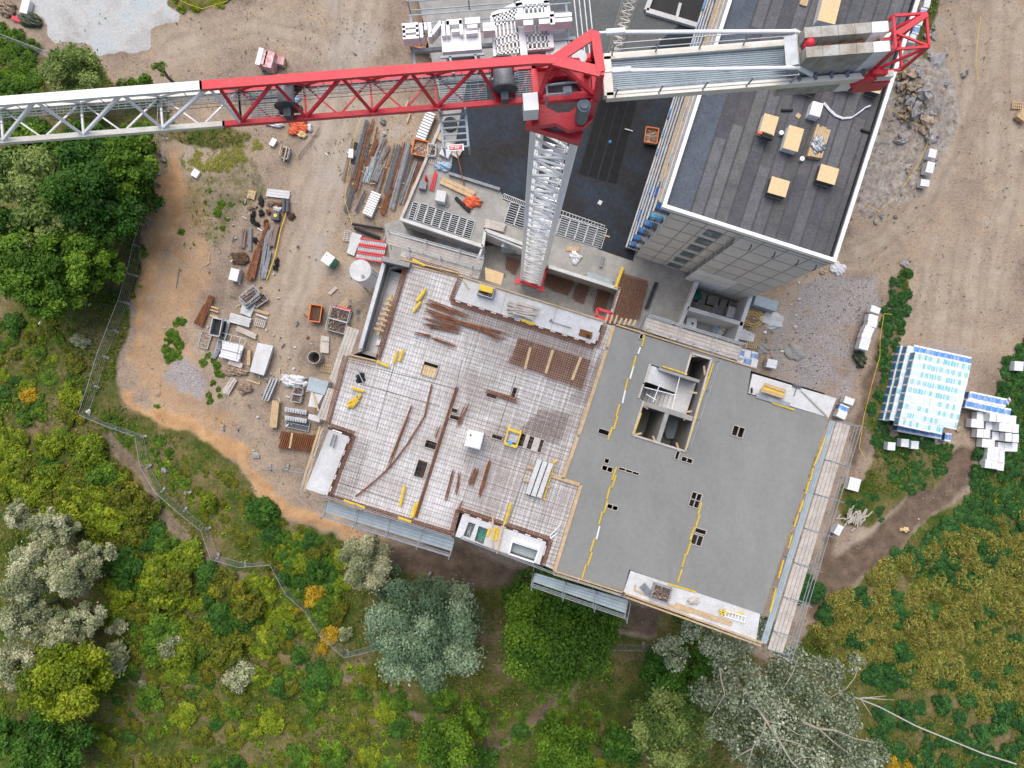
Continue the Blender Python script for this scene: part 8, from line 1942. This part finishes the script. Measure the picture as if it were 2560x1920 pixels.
# grass and low herbs: too many to count
def undergrowth():
    rs = np.random.RandomState(77); N = 420000
    x = rs.uniform(-120, 2680, N); y = rs.uniform(-80, 2000, N)
    veg = field(x, y, [VEG, VEG2, VEG3, VEG4, VEG5]).astype(bool) | (field(x, y, [VEGT], 40).astype(bool) & (rs.rand(N) < .16))
    a = fbm(x, y, 201, 70, 4); b = fbm(x, y, 301, 160, 3); keep = veg & (rs.rand(N) < np.clip((a - .40) * 6.0, .06, .95))
    brn = field(x, y, [BROWN, BROWN2, BROWN3, PUD, GRAV3]).astype(bool); keep &= ~(brn & (rs.rand(N) < .93)); 
    sprinkle = (~veg) & (rs.rand(N) < .018) & (fbm(x, y, 401, 50, 3) > .55); keep |= sprinkle
    keep &= ~((paths(x, y) > .5) & (rs.rand(N) < .85))
    for poly in (BODY_G, POD_G, TALL_G): keep &= ~inpoly(x, y, poly)
    x, y, a, b = x[keep], y[keep], a[keep], b[keep]; n = len(x); s = HC / FP
    c = np.stack([(x - 1280) * s, (PY0 - y) * s, .02 + .3 * rs.rand(n)], 1)
    pal = np.array([(.04, .09, .010), (.09, .165, .014), (.18, .24, .02), (.25, .21, .045), (.34, .25, .10)])
    straw = np.clip((b - .42) * 3 + (y > 1300) * .12 + (x > 2040) * .15, 0, 1) * .55 + .05
    t = np.clip(rs.rand(n) * 2.2 * (1 - straw) + straw * 4.0 * rs.rand(n) ** .5, 0, 3.99); i0 = t.astype(int); f = (t - i0)[:, None]; tint = pal[i0] * (1 - f) + pal[i0 + 1] * f
    tint *= (1 + rs.uniform(-.3, .3, (n, 1))) * (.5 + .75 * fbm(x, y, 501, 90, 4))[:, None]
    me = leaf_mesh('undergrowth', c, rs.randn(n, 3) * .7 + np.array([0, 0, .7]), .10 + .14 * rs.rand(n) ** 2, tint, .35, 5)
    me.materials.append(M_grass); o = bpy.data.objects.new('undergrowth', me); C.objects.link(o); tag(o, 'grass and low herbs on the green and weedy ground', 'grass', kind='stuff')
undergrowth()

# ---------------------------------------------------------------- mesh fence panels
def fence(nodes, where, foot=True):
    for i, (a, b) in enumerate(zip(nodes, nodes[1:])):
        p, q = P(*a, 2.0), P(*b, 2.0); p0, q0 = Vector((p.x, p.y, 0)), Vector((q.x, q.y, 0)); L = (q0 - p0).length
        T = thing('fence_panel', 'wire mesh fence panel ' + where, 'fence', tuple((p0 + q0) / 2), 'mesh fence panels ' + where)
        m = MB(); d = (q0 - p0).normalized(); z2 = Vector((0, 0, 2.0)); e = d * .04
        m.tube(p0 + e, p0 + e + z2, .03); m.tube(q0 - e, q0 - e + z2, .03); m.tube(p0 + e + z2, q0 - e + z2, .028); m.tube(p0 + e + Vector((0, 0, .15)), q0 - e + Vector((0, 0, .15)), .02); m.build('frame', M_galv, T)
        m = MB(); k = max(4, int(L / .22))
        for j in range(1, k): r = p0.lerp(q0, j / k); m.bar(r + Vector((0, 0, .15)), r + z2, .008)
        for j in range(1, 5): m.bar(p0 + Vector((0, 0, .15 + j * .37)), q0 + Vector((0, 0, .15 + j * .37)), .008)
        m.build('mesh', M_galv, T)
        m = MB(); a_ = math.degrees(math.atan2(-d.y, d.x)); m.box((p0.x, p0.y, 0), .25, .7, .14, a_); m.build('foot_block', M_conc, T)
FW = [(372, 420), (364, 480), (356, 538), (332, 610), (316, 682), (294, 752), (266, 823), (240, 891), (218, 967), (195, 1035)]
fence(FW, 'along the left wood'); fence([(196, 1037), (267, 1067), (336, 1091)], 'at the left corner'); fence([(337, 1093), (350, 1169), (386, 1230), (443, 1280), (502, 1328), (527, 1399), (597, 1419), (675, 1413)], 'through the thicket')
fence([(676, 1415), (712, 1485), (762, 1530), (800, 1590), (860, 1645), (928, 1629), (985, 1610)], 'at the lower golden shrubs'); fence([(990, 1525), (1008, 1489), (1068, 1447), (1130, 1480), (1187, 1492)], 'above the sage green tree'); fence([(1503, 1627), (1545, 1626), (1617, 1628), (1690, 1620), (1722, 1596)], 'below the slab')
fence([(-30, 78), (0, 85), (60, 108), (115, 128)], 'at the upper left edge'); fence([(395, 260), (392, 330), (386, 385), (374, 420)], 'under the jib'); fence([(612, 1187), (660, 1172), (705, 1172), (768, 1185)], 'on the orange bank')
for x, y, l in ((222, 1028, 'white bag caught at the left fence corner'), (104, 807, 'white round bale lid on the left meadow'), (270, 1082, None)):
    if l: heap(x, y, 0, 8, 8, .35, l, 'bag', M_bag, 'bag', int(x), n=2)

# loose stones and clods, too many to count
def stones():
    rs = np.random.RandomState(9); N = 90000; x = rs.uniform(150, 2600, N); y = rs.uniform(-40, 1560, N)
    k = fbm(x, y, 601, 60, 4); g = field(x, y, [GRAV, GRAV2, GRAV3, DIRTY], 20).astype(bool); v = field(x, y, [VEG, PUD], 10).astype(bool)
    keep = ~v & ((rs.rand(N) < np.clip((k - .45) * 1.2, .015, .4)) | (g & (rs.rand(N) < .35)))
    for poly in (BODY_G, POD_G, TALL_G): keep &= ~inpoly(x, y, poly)
    x, y = x[keep], y[keep]; n = len(x); s = HC / FP; r = .03 + .09 * rs.rand(n) ** 4; a = rs.uniform(0, 6.3, n)
    c = np.stack([(x - 1280) * s, (PY0 - y) * s, -.12 + 0 * x], 1); V = np.zeros((n, 5, 3))
    for i in range(4):
        V[:, i, 0] = np.cos(a + i * 1.57) * r * rs.uniform(.6, 1.3, n); V[:, i, 1] = np.sin(a + i * 1.57) * r * rs.uniform(.6, 1.3, n)
    V[:, 4, 2] = .16 + r * rs.uniform(.6, 1.2, n); V[:, 4, 0] = r * rs.uniform(-.3, .3, n); V += c[:, None, :]
    f = (np.arange(n) * 5)[:, None, None] + np.array([[0, 1, 4], [1, 2, 4], [2, 3, 4], [3, 0, 4]])[None]; f = f.reshape(-1)
    me = bpy.data.meshes.new('loose_stones'); me.vertices.add(n * 5); me.vertices.foreach_set('co', V.astype(np.float32).ravel()); me.loops.add(len(f)); me.loops.foreach_set('vertex_index', f.astype(np.int32)); me.polygons.add(n * 4); me.polygons.foreach_set('loop_start', np.arange(0, len(f), 3, dtype=np.int32)); me.update(calc_edges=True)
    pal = np.array([(.9, .85, .8), (.55, .46, .38), (1.3, 1.25, 1.2), (.48, .41, .35), (.8, .68, .6)]); t = np.repeat(pal[rs.randint(0, 5, n)] * rs.uniform(.7, 1.2, (n, 1)), 4, axis=0)
    at = me.attributes.new('tint', 'FLOAT_COLOR', 'FACE'); at.data.foreach_set('color', np.concatenate([t, np.ones((len(t), 1))], 1).astype(np.float32).ravel()); me.materials.append(M_rock)
    o = bpy.data.objects.new('loose_stones', me); C.objects.link(o); tag(o, 'small stones and clods strewn over the bare site soil', 'stones', kind='stuff')
stones()
